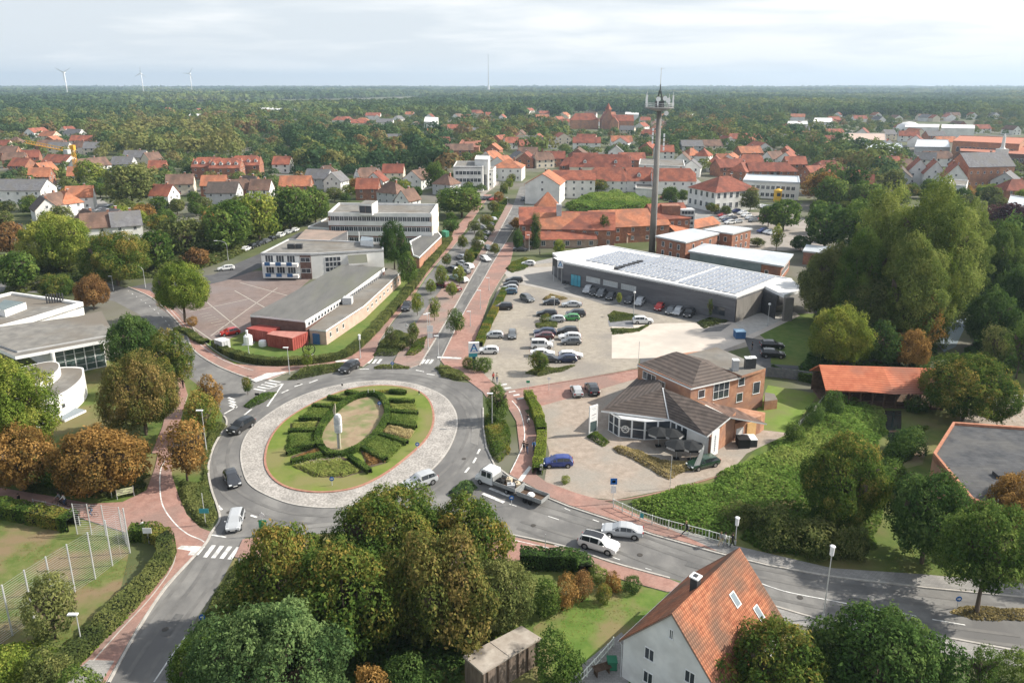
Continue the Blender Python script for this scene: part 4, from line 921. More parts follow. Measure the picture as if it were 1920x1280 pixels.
# ---------------------------------------------------------------- telecom tower
def tower():
    b = P(1222, 472); r = empty('telecom_tower', b); tag(r, 'tall concrete telecom mast with a round antenna platform near the top', 'tower')
    mb = MB(); mb.cyl((0, 0, 0), (0, 0, 43.5), 1.0, .64, CONCR, 20); mb.build('shaft', r, smooth=True)
    mb = MB()
    for a in (0, 1.6): mb.tube([(math.cos(a)*1.0, math.sin(a)*1.0-.1, .5), (math.cos(a)*.68, math.sin(a)*.68-.1, 43)], .09, GALV)
    mb.build('cable_duct', r)
    mb = MB(); mb.lathe([(.9, 42.3), (3.7, 43.15), (4.2, 43.2), (4.2, 43.5), (1.2, 43.5)], mat('grey_steel', (.22, .22, .22), (.30, .30, .29), 1), 24); pf = mb.build('platform', r)
    mb = MB()
    for i in range(24):
        t = i*math.pi/12; mb.cyl((4.2*math.cos(t), 4.2*math.sin(t), 43.5), (4.2*math.cos(t), 4.2*math.sin(t), 44.6), .04, .04, GALV, 4)
    for z in (44.1, 44.6): mb.tube([(4.2*math.cos(i*math.pi/12), 4.2*math.sin(i*math.pi/12), z) for i in range(25)], .05, GALV, 4)
    mb.build('railing', r)
    for a, z, hh, rr in ((3.3, 43.6, 3.4, .22), (-.1, 43.6, 3.2, .22), (2.9, 44.6, 1.8, .18), (.6, 44.2, 2.0, .2), (4.4, 44, 1.6, .18)):
        m1 = MB(); x, y = 3.9*math.cos(a), 3.9*math.sin(a); m1.box(x-rr, x+rr, y-.15, y+.15, z, z+hh, WHITEM); m1.cyl((x, y, 43.5), (x, y, z+hh+1), .06, .06, GALV, 6); m1.build('panel_antenna', r)
    mb = MB(); mb.box(-1.1, 1.1, -1.1, 1.1, 43.5, 45.2, DARKM)
    for z0, z1, w0, w1 in ((45.2, 46.8, .9, .45), (46.8, 48.3, .45, .2)):
        for sx_, sy_ in ((1, 1), (1, -1), (-1, 1), (-1, -1)):
            mb.cyl((sx_*w0, sy_*w0, z0), (sx_*w1, sy_*w1, z1), .1, .1, DARKM, 5); mb.cyl((sx_*w0, sy_*w0, z0), (-sy_*w1, sx_*w1, z1), .07, .07, DARKM, 4)
    mb.build('lattice_top', r)
    mb = MB(); mb.cyl((0, 0, 48.2), (0, 0, 50), .18, .14, DARKM, 6); mb.cyl((0, 0, 50), (0, 0, 54.6), .10, .06, GALV, 6); mb.tube([(-.2, 0, 54.3), (1.0, 0, 54.45)], .05, GALV, 4); mb.build('aerial', r)
    for s in (-1, 1):
        for k in range(4): m1 = MB(); m1.box(s*1.7-.22, s*1.7+.22, -1.2, -.9, 33.0+k*1.2 if s < 0 else 31+k*1.3, 33.9+k*1.2 if s < 0 else 32+k*1.3, WHITEM); m1.build('panel_antenna', r)
    for i, (x, y, z) in enumerate(((1.2, -1.6, 46), (2.2, -1.2, 45.4), (-.8, -1.8, 45.8), (1.8, -1.4, 41.8))):
        m1 = MB(); m1.lathe([(0.02, 0), (.5, .12), (.7, .3)], WHITEM, 12); m1.v = [(x+a, y-c, z+b_) for a, b_, c in m1.v]; m1.build('dish', r)
tower()
# ---------------------------------------------------------------- metal-roofed brick offices beside the tower
def metal(pts, h, label, name, wall=BRICK, wz=(1.0, 3.6), nw=3):
    r = root_at(name, pts, label); c = cen(pts)
    inn = [p.lerp(c, .06) for p in pts]
    mb = MB(); mb.prism(inn, 0, h-.3, wall); putw(mb, 'wall', r)
    mb = MB(); mb.prism(pts, h-.45, h, mat('grey_render', (0,)*3), F_MT, bottom=True)
    putw(mb, 'roof', r)
    mb = MB(); n = len(pts); a, b = pts[0], pts[-1]
    K = 14
    for i in range(1, K):
        p, q = pts[0].lerp(pts[1], i/K), pts[3].lerp(pts[2], i/K); ribbon(mb, [p, q], .07, h, h+.06, F_MT)
    putw(mb, 'roof_seams', r)
    for z in wz:
        for i in range(len(inn)):
            wins(r, inn[i], inn[(i+1) % len(inn)], z, nw, 1.0, 1.5, .1, .9, nx=1)
    return r
metal([P(1228, 442, 6.4), P(1286, 454, 6.4), P(1349, 437, 6.4), P(1298, 428, 6.4)], 6.4, 'square brick office with a pale metal roof beside the tower foot', 'brick_office')
metal([P(1318, 430, 6.4), P(1374, 438, 6.4), P(1411, 428, 6.4), P(1360, 422, 6.4)], 6.4, 'smaller brick office with a pale metal roof and white balcony, behind the square one', 'brick_office')
r = metal([P(1290, 470, 4.8), P(1470, 499, 4.8), P(1488, 476, 4.8), P(1320, 456, 4.8)], 4.8, 'long low brick and grey-green office with pale metal roof behind the supermarket', 'long_office', wz=(1.4,), nw=9)
mb = MB(); a, b = P(1295, 471, 4.8), P(1428, 492, 4.8); mb.prism([a, b, b+Vector((0, .5, 0)), a+Vector((0, .5, 0))], .5, 4.3, mat('grey_green_panels', (.16, .20, .20), (.22, .26, .26), .5, .8)); putw(mb, 'cladding', r)
metal([P(1505, 470, 4), P(1565, 476, 4), P(1570, 464, 4), P(1512, 458, 4)], 4, 'low pale-roofed building half hidden behind the big trees', 'low_office', wz=(), nw=0)
# ---------------------------------------------------------------- red-roofed brick complex
def complex_():
    specs = [  # roof centre px, yaw, L, W, hw, hr, roof, kind
        ((1010, 400), 0, 13, 20, 6, 10, R_RED, 'gable'), ((1027, 374), 0, 9, 9, 7, 12, R_OR, 'hip'), ((1045, 411), -2, 14, 13, 5.5, 9.5, R_OR, 'gable'),
        ((1097, 410), -6, 19, 15, 5.5, 9.8, R_RED, 'gable'), ((1172, 405), 14, 26, 14, 5.5, 9.8, R_OR, 'gable'), ((1247, 393), 14, 13, 12, 7, 11, R_RED, 'gable')]
    r = root_at('brick_complex', [P(990, 440), P(1240, 430)], 'sprawling red-roofed brick complex in front of the green bushes left of the tower')
    for (u, v), yaw, L_, W_, hw, hr, rf, kd in specs:
        c = P(u, v, (hw+hr)/2); h_ = house(c, yaw, L_, W_, hw, hr, BRICK, rf, kd, chim=0, rows=2, nl=5, ng=3, lod=1)
        M_ = h_.matrix_basis.copy(); 
        for ch in list(h_.children):
            mw = M_ @ ch.matrix_basis; ch.parent = r; ch.matrix_basis = Matrix.Translation(-r.location) @ mw
        bpy.data.objects.remove(h_)
    # low front wing with its own red strip roof
    for a, b, hh, m_ in ((P(985, 441, 4.2), P(1120, 440, 4.2), 4.2, R_RED), (P(1176, 432, 4.2), P(1222, 424, 4.2), 4.2, R_OR), (P(1265, 424, 5), P(1350, 408, 5), 4.4, R_OR)):
        d = (b-a); n = Vector((d.y, -d.x, 0)).normalized()
        mb = MB(); q = [a, b, b-n*5, a-n*5]; mb.prism(q, 0, hh-1.2, mat('pale_brick', (.33, .24, .19), (.42, .32, .26), 1, .85, coord='obj')); putw(mb, 'wing_wall', r)
        mb = MB(); e = n*.6; mb.poly([(*(a+e)[:2], hh-1.4), (*(b+e)[:2], hh-1.4), (*(b-n*3)[:2], hh+.7), (*(a-n*3)[:2], hh+.7)], m_); mb.poly([(*(a-n*3)[:2], hh+.7), (*(b-n*3)[:2], hh+.7), (*(b-n*6)[:2], hh-1.4), (*(a-n*6)[:2], hh-1.4)], m_); putw(mb, 'wing_roof', r)
        k = max(3, int(d.length/3.4))
        for i in range(k): win(r, a+d*((i+.5)/k), n, .8, 1.3, 1.5, out=.03)
    mb = MB(); p = P(1047, 418, 6); mb.box(p.x-.8, p.x+.8, p.y-3, p.y-1, 4, 12.5, GREYR); putw(mb, 'chimney', r)
    mb = MB(); a, b = P(1248, 450), P(1262, 450); mb.box(a.x-1, a.x+5, a.y+3, a.y+9, 0, 11, BRICK); putw(mb, 'stair_tower', r)
    mb = MB(); mb.box(a.x+5.1, a.x+10, a.y+3.3, a.y+8, 0, 9.6, GREYR); putw(mb, 'glazed_stair', r)
    for k in range(5): win(r, Vector((a.x+7.6, a.y+3.3, 0)), (0, -1), .9+k*1.8, 4.2, 1.2, nx=4, out=.03)
complex_()
# ---------------------------------------------------------------- white house at the lower right
hr_, hw_ = 9.0, 4.0
A1, A2 = P(1252, 1142, hr_), P(1370, 1029, hr_)
dv = A2-A1; yaw = math.degrees(math.atan2(dv.y, dv.x)); cc = (A1+A2)/2+Vector((.5, -.3, 0))
R_PAN = mat('pantiles', (.29, .10, .055), (.45, .19, .105), 1.6, .9, coord='obj', c3=(.20, .115, .08), scale2=.3, detail=9)
def pantile(m):
    n, l = m.node_tree.nodes, m.node_tree.links; b = n['Principled BSDF']; tcn = n.new('ShaderNodeTexCoord'); outc = b.inputs['Base Color'].links[0].from_socket
    w1 = n.new('ShaderNodeTexWave'); w1.bands_direction = 'X'; w1.inputs['Scale'].default_value = 1.25; l.new(tcn.outputs['Object'], w1.inputs[0])
    w2 = n.new('ShaderNodeTexWave'); w2.bands_direction = 'Z'; w2.wave_profile = 'SAW'; w2.inputs['Scale'].default_value = 1.25; l.new(tcn.outputs['Object'], w2.inputs[0])
    mx_ = n.new('ShaderNodeMath'); mx_.operation = 'MULTIPLY'; l.new(w1.outputs[1], mx_.inputs[0]); l.new(w2.outputs[1], mx_.inputs[1])
    q = n.new('ShaderNodeMapRange'); q.inputs[3].default_value = .58; q.inputs[4].default_value = 1.25; q.inputs[2].default_value = .7; l.new(mx_.outputs[0], q.inputs[0])
    v = n.new('ShaderNodeVectorMath'); v.operation = 'MULTIPLY'; l.new(outc, v.inputs[0]); l.new(q.outputs[0], v.inputs[1]); l.new(v.outputs[0], b.inputs['Base Color'])
pantile(R_PAN)
wh = house(cc, yaw, 11.6, 9.0, hw_, hr_, mat('old_white_render', (.72, .73, .73), (.82, .82, .81), .7, .9, coord='obj', c3=(.62, .62, .61), scale2=.3), R_PAN, over=.35, chim=0, rows=1, nl=3, ng=0, name='white_house', near=True, gable_win=False, sky=((1.6, .42), (3.4, .75)), rt=.16)
tag(wh, 'white rendered house with a steep orange tiled roof in the lower right', 'house')
mb = MB(); mb.box(-1.45, -.8, .25, .9, 7.4, 9.6, DARKM); mb.box(-1.55, -.7, .15, 1.0, 9.6, 9.72, WHITEM); mb.box(-1.3, -.95, .4, .75, 9.72, 9.8, DARKM); mb.build('chimney', wh)
for y, z, w_, h_ in ((1.9, 3.4, .95, 1.15), (-1.9, 3.4, .95, 1.15), (1.9, 1.0, .95, 1.15), (-1.9, 1.0, .95, 1.15), (.0, 6.6, .4, .9)):
    o = link('window', win_mesh(w_, h_, 2, 1, WHITEM, None), wh, (-5.8, y, z), -math.pi/2); link('pane', pane_mesh(w_, h_, GLASS), o)
mb = MB()
for sg in (1, -1):
    B_ = 4.85; mb.tube([(-5.98, sg*B_, 3.62), (-5.98, 0, 9.02)], .07, mat('bargeboard', (.24, .19, .16)), 4)
mb.build('bargeboard', wh)
mb = MB(); mb.tube([(-6.0, 4.9, 3.6), (6.0, 4.9, 3.6)], .08, GALV, 6); mb.tube([(-5.9, 4.85, 3.6), (-5.86, 4.6, 3.3), (-5.86, 4.6, 0)], .05, GALV, 6); mb.build('gutter', wh)
# shed, covered bridge, brick-edged roof
def shed():
    h = 2.7; A, B, C, D = P(868, 1230, h), P(905, 1262, h), P(1015, 1196, h), P(978, 1173, h)
    r = root_at('garden_shed', [A, B, C, D], 'weathered flat-roofed garden shed under the trees at the bottom', 'shed')
    mb = MB(); c = cen([A, B, C, D]); q = [p.lerp(c, .04) for p in (A, B, C, D)]; mb.prism(q, 0, h-.1, mat('weathered_wood', (.13, .10, .08), (.24, .19, .155), 1.5, .9, coord='obj', stretch=(2, 2, .3))); putw(mb, 'wall', r)
    mb = MB(); mb.prism([A, B, C, D], h-.12, h+.05, mat('roof_edge', (.36, .32, .28)), mat('weathered_felt', (.30, .26, .22), (.42, .38, .33), 1.0, .95, coord='obj', c3=(.13, .115, .10), scale2=.45)); putw(mb, 'roof', r)
    mb = MB(); ribbon(mb, [A.lerp(D, .5), B.lerp(C, .5)][:0] or [A.lerp(D, .45), B.lerp(C, .45)], .08, h+.05, h+.09, mat('roof_edge', (0,)*3)); putw(mb, 'roof_seam', r)
    mb = MB(); d = C-B; n = Vector((d.y, -d.x, 0)).normalized()
    for i in range(6): p = B+d*(.08+i*.17); mb.box(p.x-.06, p.x+.06, p.y-.06, p.y+.06, 0, h-.15, TIMB)
    putw(mb, 'post', r)
shed()
A, B = P(1541, 686, 5.6), P(1734, 692, 5.6); d = B-A
cb = house((A+B)/2+Vector((1.0, 0, 0)), math.degrees(math.atan2(d.y, d.x)), d.length+2, 7.4, 3.4, 5.6, TIMB, mat('red_bridge_tiles', (.44, .13, .07), (.56, .19, .10), .9, .85, coord='obj', c3=(.30, .14, .10), scale2=.12, detail=9, tex=('wave', 1.4, .75, 'Z')), 'gable', chim=0, nl=0, ng=0, name='covered_bridge', gable_win=False, over=.7)
tag(cb, 'red-tiled covered wooden footbridge over the overgrown brook', 'bridge')
for ch in list(cb.children):
    if ch.name.startswith('wall'): bpy.data.objects.remove(ch)
L2 = d.length/2+1
mb = MB()
for i in range(11):
    x = -L2+i*(2*L2/10)
    for y in (-3.5, 3.5): mb.box(x-.12, x+.12, y-.12, y+.12, -.6, 3.3, TIMB)
    if i < 10:
        for y in (-3.5, 3.5): mb.tube([(x, y, 1.2), (x+.9, y, 3.2)], .07, TIMB, 4)
mb.build('timber_frame', cb)
mb = MB()
for y in (-3.5, 3.5):
    for z in (.45, .8, 1.15): mb.box(-L2, L2, y-.05, y+.05, z-.06, z+.06, TIMB)
mb.build('railing', cb); mb = MB(); mb.box(-L2, L2, -3.5, 3.5, .05, .28, TIMB); mb.box(-L2, L2, 3.3, 3.38, .28, 3.2, TIMB); mb.build('deck', cb)
mb = MB(); zc = 5.72; x0 = (P(1655, 690, 5.6)-(A+B)/2).x-1
mb.poly([(x0, 0, zc+.1), (x0-3.6, -4.5, 3.1), (x0+.3, -5.2, 3.15)], MATS['red_bridge_tiles']); mb.poly([(x0, 0, zc+.1), (x0+.3, -5.2, 3.15), (x0+4.2, -4.5, 3.1)], MATS['red_bridge_tiles']); mb.build('porch_roof', cb)
def darkroof():
    h = 4.8; A, B, C = P(1787, 790, h), P(1750, 848, h), P(1822, 934, h); D, E_ = P(2100, 1000, h), P(2100, 812, h)
    r = root_at('flat_shop', [A, B, C, D, E_], 'large flat-roofed building with a black slate roof and red brick rim at the right edge')
    c = cen([A, B, C, D, E_]); q = [A, B, C, P(1960, 985, h), D, E_]
    mb = MB(); mb.prism(q, 0, h-.4, BRICKO, top=False); putw(mb, 'wall', r)
    inn = [p.lerp(c, .035) for p in q]; mb = MB()
    rim = mat('rim_tiles', (.36, .15, .09), (.46, .22, .14), 2, .8, coord='obj')
    for i in range(len(q)):
        j = (i+1) % len(q)
        mb.poly([(*q[i][:2], h-.9), (*q[j][:2], h-.9), (*q[j][:2], h), (*q[i][:2], h)], rim); mb.poly([(*q[i][:2], h), (*q[j][:2], h), (*inn[j][:2], h), (*inn[i][:2], h)], rim)
        mb.poly([(*inn[j][:2], h-1), (*inn[i][:2], h-1), (*inn[i][:2], h), (*inn[j][:2], h)], rim)
    putw(mb, 'parapet', r)
    mb = MB(); mb.prism(inn, h-1, h-.35, F_DK, mat('slate_felt', (.055, .06, .068), (.10, .103, .11), .8, .85, coord='obj', c3=(.11, .11, .11), scale2=.25, detail=10, tex=('brick', .6, .8, .02))); putw(mb, 'roof', r)
    mb = MB(); p = P(1885, 888, h); mb.box(p.x-1.2, p.x+1.2, p.y-.6, p.y+.6, h-.6, h+.1, DARKM); putw(mb, 'roof_hatch', r)
darkroof()
# red containers, boxes near the hall
mb = MB(); h = 2.6; q = [P(500, 624, h), P(547, 632, h), P(575, 621, h), P(510, 621, h)]
def box_thing(name, px, h, m, label, cat, top=None, ribs=True):
    q = [P(u, v, h) for u, v in px]; c = cen(q); r = empty(name, c); tag(r, label, cat)
    mb = MB(); mb.prism(q, 0.02, h, m, top or m); putw(mb, 'body', r)
    mb = MB()
    for i in range(len(q)):
        a, b = q[i], q[(i+1) % len(q)]; d = b-a; n = Vector((d.y, -d.x, 0)).normalized(); n = n if n.dot((a+b)/2-c) > 0 else -n
        k = max(3, int(d.length/.6))
        for j in range(1, k):
            p = a+d*(j/k)+n*.02; t = d.normalized()*.12; mb.prism([p-t, p+t, p+t+n*.05, p-t+n*.05], .1, h-.12, m)
        t = n*.04; mb.prism([a, b, b+t, a+t], h-.12, h+.02, m)
    if ribs: putw(mb, 'ribs', r)
    return r
box_thing('shipping_container', [(500, 626), (548, 634), (577, 622), (512, 620)], 2.6, REDC, 'large red metal container at the hall\'s front corner', 'container', mat('red_container_roof', (.38, .15, .125), (.47, .23, .19), .8, .6, coord='obj'))
box_thing('storage_container', [(462, 615), (502, 622), (525, 613), (486, 608)], 2.5, REDC, 'low red container half hidden behind the large one', 'container')
box_thing('tool_shed', [(401, 636), (416, 641), (431, 636), (418, 632)], 2.2, GREYR, 'pale square metal shed at the left corner of the hedge', 'shed', WHITE)
box_thing('electric_cabinet', [(608, 434), (620, 436), (626, 433), (614, 431)][:0] or [(828, 433), (836, 436), (842, 433), (834, 431)], 2.4, mat('green_cabinet', (.05, .20, .13)), 'green metal container beside the red path behind the brick annex', 'container')
# ================================================================ TOWN
LKW = {WHITE.name: 'white', CREAM.name: 'cream', PINKW.name: 'pale pink', BRICK.name: 'brick', BRICKO.name: 'brick', BRICKD.name: 'dark brick', GREYR.name: 'grey'}
LKR = {R_OR.name: 'orange', R_RED.name: 'red', R_DRED.name: 'dark red', R_BR.name: 'brown', R_DK.name: 'black-brown', R_GR.name: 'grey'}
HOUSES = []
def th(u, v, L_, W_, yaw, wall, roof, kind='gable', hw=5.2, hr=9.2, rows=2, dorm=0, label=None, chim=1, **k):
    c = P(u, v, (hw+hr)/2); d = c.y
    lod = 1 if d < 420 else 2
    if d > 420: k.pop('nl', 0)
    h_ = house(c, yaw, L_, W_, hw, hr, wall, roof, kind, rows=rows, dorm=dorm if d < 500 else 0, chim=chim if d < 600 else 0, nl=k.pop('nl', max(2, int(L_/3.6))), ng=k.pop('ng', 2), lod=lod, **k)
    if lod == 2 and d < 900:
        fh = hw/rows
        for j in range(rows):
            for i in range(2 if L_ < 12 else 3):
                n_ = 2 if L_ < 12 else 3
                if abs(math.cos(math.radians(yaw))) > .5: link('window', win_mesh(1.3, 1.4, 1, 1, WHITEM, GLASS), h_, (-L_/2+L_*(i+.5)/n_, -W_/2*math.copysign(1, math.cos(math.radians(yaw))), fh*j+fh*.35), 0 if math.cos(math.radians(yaw)) > 0 else math.pi)
                elif i < 2: link('window', win_mesh(1.3, 1.4, 1, 1, WHITEM, GLASS), h_, (-L_/2, -W_/2+W_*(i+.5)/2, fh*j+fh*.35), -math.pi/2)
    HOUSES.append((c.x, c.y, max(L_, W_)/2+1.5))
    if label: tag(h_, label, 'house', 'houses of the town')
    else:
        look = '%s house, %s %s roof,' % (LKW[wall.name], LKR[roof.name], {'gable': 'gabled', 'hip': 'hipped', 'half': 'half-hipped'}[kind])
        auto(h_, look, 'house', 'houses of the town')
    return h_
W_, G_, C_, K_, Q_ = WHITE, GREYR, CREAM, BRICK, PINKW
T = [(15, 280, 14, 10, 5, K_, R_BR), (42, 303, 12, 9, -15, K_, R_RED), (28, 292, 13, 8, 20, K_, R_BR), (83, 312, 9, 9, 70, K_, R_OR), (76, 322, 10, 8, 10, K_, R_OR), (5, 268, 12, 9, 0, C_, R_DRED), (30, 262, 11, 9, 0, C_, R_BR), (58, 288, 10, 9, 20, K_, R_DRED),
     (82, 380, 11, 8, -50, W_, R_DK), (98, 372, 8, 8, 75, W_, R_BR), (122, 368, 11, 8, -35, W_, R_OR), (150, 358, 10, 8, 20, W_, R_OR), (142, 320, 7, 7, 15, W_, R_OR), (112, 272, 15, 9, 0, C_, R_GR), (150, 270, 14, 9, -5, G_, R_BR), (175, 272, 12, 9, 8, C_, R_GR),
     (232, 300, 12, 9, 0, G_, R_GR), (255, 288, 14, 9, 0, C_, R_GR), (284, 292, 9, 10, 55, C_, R_BR), (296, 308, 9, 8, 10, K_, R_RED), (338, 335, 12, 9, 15, C_, R_BR), (307, 355, 9, 8, -12, W_, R_RED), (402, 337, 11, 9, 8, K_, R_OR), (420, 350, 13, 9, 0, G_, R_DK),
     (445, 345, 11, 8, 25, K_, R_BR), (468, 338, 10, 8, -20, K_, R_DK), (490, 345, 9, 8, 0, W_, R_BR), (165, 405, 9, 8, -45, W_, R_BR), (190, 410, 12, 9, 25, W_, R_BR), (210, 402, 9, 9, -30, W_, R_GR), (235, 408, 9, 8, 30, W_, R_GR),
     (530, 300, 10, 10, 0, W_, R_RED), (555, 338, 14, 9, 4, K_, R_OR), (598, 325, 12, 9, -10, G_, R_GR), (630, 330, 9, 9, 75, W_, R_GR), (612, 318, 12, 9, 10, W_, R_BR), (690, 322, 12, 10, 30, W_, R_BR), (706, 330, 8, 9, 80, W_, R_DRED), (690, 343, 10, 8, 0, K_, R_RED),
     (735, 350, 11, 8, -30, G_, R_BR), (764, 364, 8, 7, 60, W_, R_BR), (738, 315, 11, 9, 0, C_, R_DRED), (784, 326, 11, 11, 62, W_, R_BR), (837, 335, 10, 9, -30, G_, R_BR), (830, 262, 11, 9, 20, W_, R_DRED), (742, 256, 14, 10, 0, W_, R_GR), (790, 252, 12, 9, 0, G_, R_GR),
     (640, 222, 22, 12, 0, W_, R_RED), (680, 224, 18, 12, 0, W_, R_OR), (722, 226, 20, 12, 0, W_, R_GR), (768, 212, 14, 12, 0, W_, R_OR), (700, 214, 22, 12, 0, W_, R_RED), (858, 216, 14, 12, 60, W_, R_BR), (874, 218, 12, 12, 0, W_, R_RED), (900, 210, 14, 11, 0, C_, R_OR),
     (1100, 262, 22, 14, -4, W_, R_DRED), (1155, 279, 10, 10, 80, W_, R_GR), (1166, 262, 12, 12, 70, W_, R_DRED), (1216, 272, 12, 11, 60, K_, R_RED), (1245, 278, 13, 10, 0, W_, R_RED), (1296, 268, 16, 12, 0, G_, R_GR), (1296, 284, 11, 9, 30, W_, R_OR), (1281, 292, 11, 9, 70, W_, R_BR),
     (1298, 306, 12, 10, 72, W_, R_GR), (1342, 298, 12, 9, 70, W_, R_RED), (1356, 295, 9, 8, 0, K_, R_OR), (1368, 305, 18, 11, 15, K_, R_DRED), (1392, 312, 14, 10, 50, K_, R_RED), (1428, 312, 16, 11, 0, K_, R_DRED), (1424, 262, 14, 10, 10, K_, R_OR), (1466, 312, 15, 11, 0, K_, R_DRED),
     (1552, 308, 18, 11, 0, K_, R_DRED), (1572, 326, 20, 10, -5, K_, R_RED), (1530, 318, 14, 11, 20, K_, R_RED), (1612, 335, 12, 8, -20, K_, R_DRED), (1490, 240, 18, 13, 0, W_, R_BR), (1528, 240, 20, 14, 0, K_, R_GR), (1562, 246, 18, 12, 10, K_, R_RED), (1752, 250, 16, 12, 0, K_, R_GR),
     (1700, 305, 14, 11, 0, K_, R_BR), (1690, 322, 12, 10, 60, G_, R_DK), (1888, 330, 14, 11, 50, G_, R_GR), (1905, 345, 14, 10, 0, K_, R_DRED), (1735, 292, 12, 10, -30, W_, R_GR), (1040, 290, 13, 10, 0, K_, R_DRED), (1018, 292, 12, 9, 20, C_, R_BR), (1070, 302, 13, 9, 0, K_, R_DRED),
     (1008, 225, 12, 11, 60, W_, R_BR), (1030, 262, 12, 10, 0, W_, R_GR), (990, 282, 13, 10, 0, W_, R_BR), (960, 262, 13, 10, 15, W_, R_RED), (1320, 285, 11, 9, 60, W_, R_RED), (1408, 296, 13, 9, 0, W_, R_RED), (1450, 290, 12, 9, 30, W_, R_BR), (1490, 300, 12, 9, 0, K_, R_RED),
     (1665, 300, 12, 10, 0, W_, R_RED), (1640, 300, 12, 10, 30, K_, R_BR), (1500, 262, 14, 10, 0, C_, R_BR), (1460, 255, 12, 10, 0, W_, R_GR), (1380, 255, 12, 10, 0, W_, R_RED), (1340, 250, 12, 10, 20, W_, R_GR)]
for t in T: th(*t[:7], kind=rnd.choice(['gable', 'gable', 'gable', 'half', 'hip']) if t[2] > 9 and t[6] is not R_GR else 'gable')
th(38, 345, 24, 12, 0, W_, R_GR, label='long white building with a slate-grey roof at the left edge of the town', hw=6, hr=10)
for u, v in ((392, 303), (425, 305), (462, 300)): th(u, v, 16, 12, 6, K_, R_RED, 'half', dorm=4, hw=6.5, hr=11)
th(954, 305, 16, 16, -8, W_, R_OR, 'hip', label='white house with a broad orange hipped roof at the far end of the avenue', hw=7, hr=11)
th(1023, 332, 17, 15, 78, W_, R_OR, 'gable', label='white block with broad gable and orange roof, nearest town house beside the avenue', hw=8.5, hr=13, rows=2, ng=1)
th(1076, 327, 19, 11, -3, W_, R_RED, 'gable', label='white wing with balconies and a dull red roof right of the broad gabled block', hw=8.5, hr=12, rows=3)
th(1125, 300, 34, 14, -4, C_, R_DRED, 'half', label='very long dark red roof with a cream arched gable in the town centre', hw=6, hr=12, dorm=2)
th(1140, 325, 17, 12, -4, W_, R_RED, 'half', label='white inn with a weathered red roof, left of its twin behind the bushes', hw=5.5, hr=11)
th(1197, 325, 17, 12, -4, W_, R_RED, 'half', label='white inn with a weathered red roof, right of its twin, just left of the tower', hw=5.5, hr=11, dorm=1)
th(1262, 326, 20, 12, -4, W_, R_RED, 'half', label='white shop building with blue ground floor windows and red roof, right of the tower', hw=6.5, hr=11.5)
hh = th(1357, 342, 22, 18, 24, W_, R_DRED, 'hip', label='white hotel with rows of tall windows and a dark red hipped roof', hw=8.2, hr=13, rows=2, nl=7, ng=5, ww=1.5, wh=2.2)
# stepped-gable row and the town hall
for i, (u, v) in enumerate(((1722, 308), (1752, 312), (1790, 318))): th(u, v, 14, 10, 68, W_, R_RED, 'gable', hw=7, hr=13, rows=2)
r = th(1842, 298, 26, 14, 10, BRICKO, R_GR, 'gable', hw=11, hr=17, rows=2, label='tall brick hall with a blue-black roof at the far right of the town')
def flatb(px, h, wall, roof, label, rows=2, n=6, name='flat_building', parm=None, wz=None, g=None, ww=1.6):
    q = [P(u, v, h) for u, v in px]; r = root_at(name, q, label, 'building'); block(r, q, h, wall, roof, .6, .5, parm)
    HOUSES.append((cen(q).x, cen(q).y, (q[0]-q[1]).length/2+2))
    for j in range(rows): wins(r, q[0], q[1], 1+j*(h-1.5)/rows, n, ww, (h-1.5)/rows*.5, nx=2, g=g or GLASS)
    if q[0].y < 450 and len(q) > 2:
        for j in range(rows): wins(r, q[1], q[2], 1+j*(h-1.5)/rows, max(2, n//2), ww, (h-1.5)/rows*.5, nx=2, g=g or GLASS)
    return r
flatb([(850, 312), (905, 312), (915, 302), (856, 302)], 12, W_, F_GR, 'stacked white apartment block with dark window bands left of the avenue end', 3, 7, parm=W_)
flatb([(870, 318), (925, 318), (930, 312), (875, 311)], 9, W_, F_GR, 'lower white apartment block in front of the stacked one', 3, 6)
flatb([(890, 298), (915, 299), (919, 292), (893, 291)], 15, W_, F_WH, 'small white penthouse block behind the stacked apartments', 1, 3)
flatb([(857, 275), (898, 276), (905, 259), (868, 259)], 7, BRICKO, roofm('flat_red', (.36, .14, .09), (.42, .18, .12)), 'square brick hall with a terracotta coloured roof left of the avenue end', 1, 4)
flatb([(1393, 337), (1500, 342), (1498, 330), (1400, 326)], 8, W_, F_MT, 'long white flat-roofed store with grey-blue bands right of the hotel', 2, 10, parm=F_MT)
flatb([(1198, 308), (1284, 311), (1282, 300), (1200, 298)], 9, W_, F_GR, 'white flat building behind the tower shaft', 1, 8)
flatb([(1192, 352), (1226, 354), (1226, 345), (1192, 344)], 4, W_, F_GR, 'plain white wall building under the inn with its twin', 0, 1)
flatb([(1580, 262), (1662, 263), (1660, 250), (1582, 249)], 11, G_, mat('pink_roof', (.42, .32, .27), (.50, .40, .34), .1), 'pale grey school with a beige roof beyond the big trees', 2, 12)
flatb([(1622, 282), (1696, 284), (1690, 268), (1625, 267)], 9, mat('blue_grey_wall', (.22, .26, .30), (.28, .32, .36), .3), F_MT, 'blue-grey sheet-clad hall beyond the big trees', 1, 10)
flatb([(1715, 275), (1782, 276), (1778, 262), (1720, 261)], 8, G_, F_MT, 'light grey hall with a wide door strip at the right of the town', 1, 8)
flatb([(1787, 264), (1912, 270), (1925, 258), (1800, 254)], 14, BRICKO, mat('flat_red', (0,)*3), 'long red-brown flat-roofed factory at the right of the town', 2, 14)
flatb([(1800, 283), (1930, 290), (1935, 275), (1800, 268)], 10, BRICKD, mat('flat_red', (0,)*3), 'lower red-brown wing in front of the long factory', 2, 14)
flatb([(1780, 345), (1812, 348), (1816, 338), (1785, 336)], 9, W_, F_GR, 'white annexe between stepped gables and the tall brick hall', 2, 3)
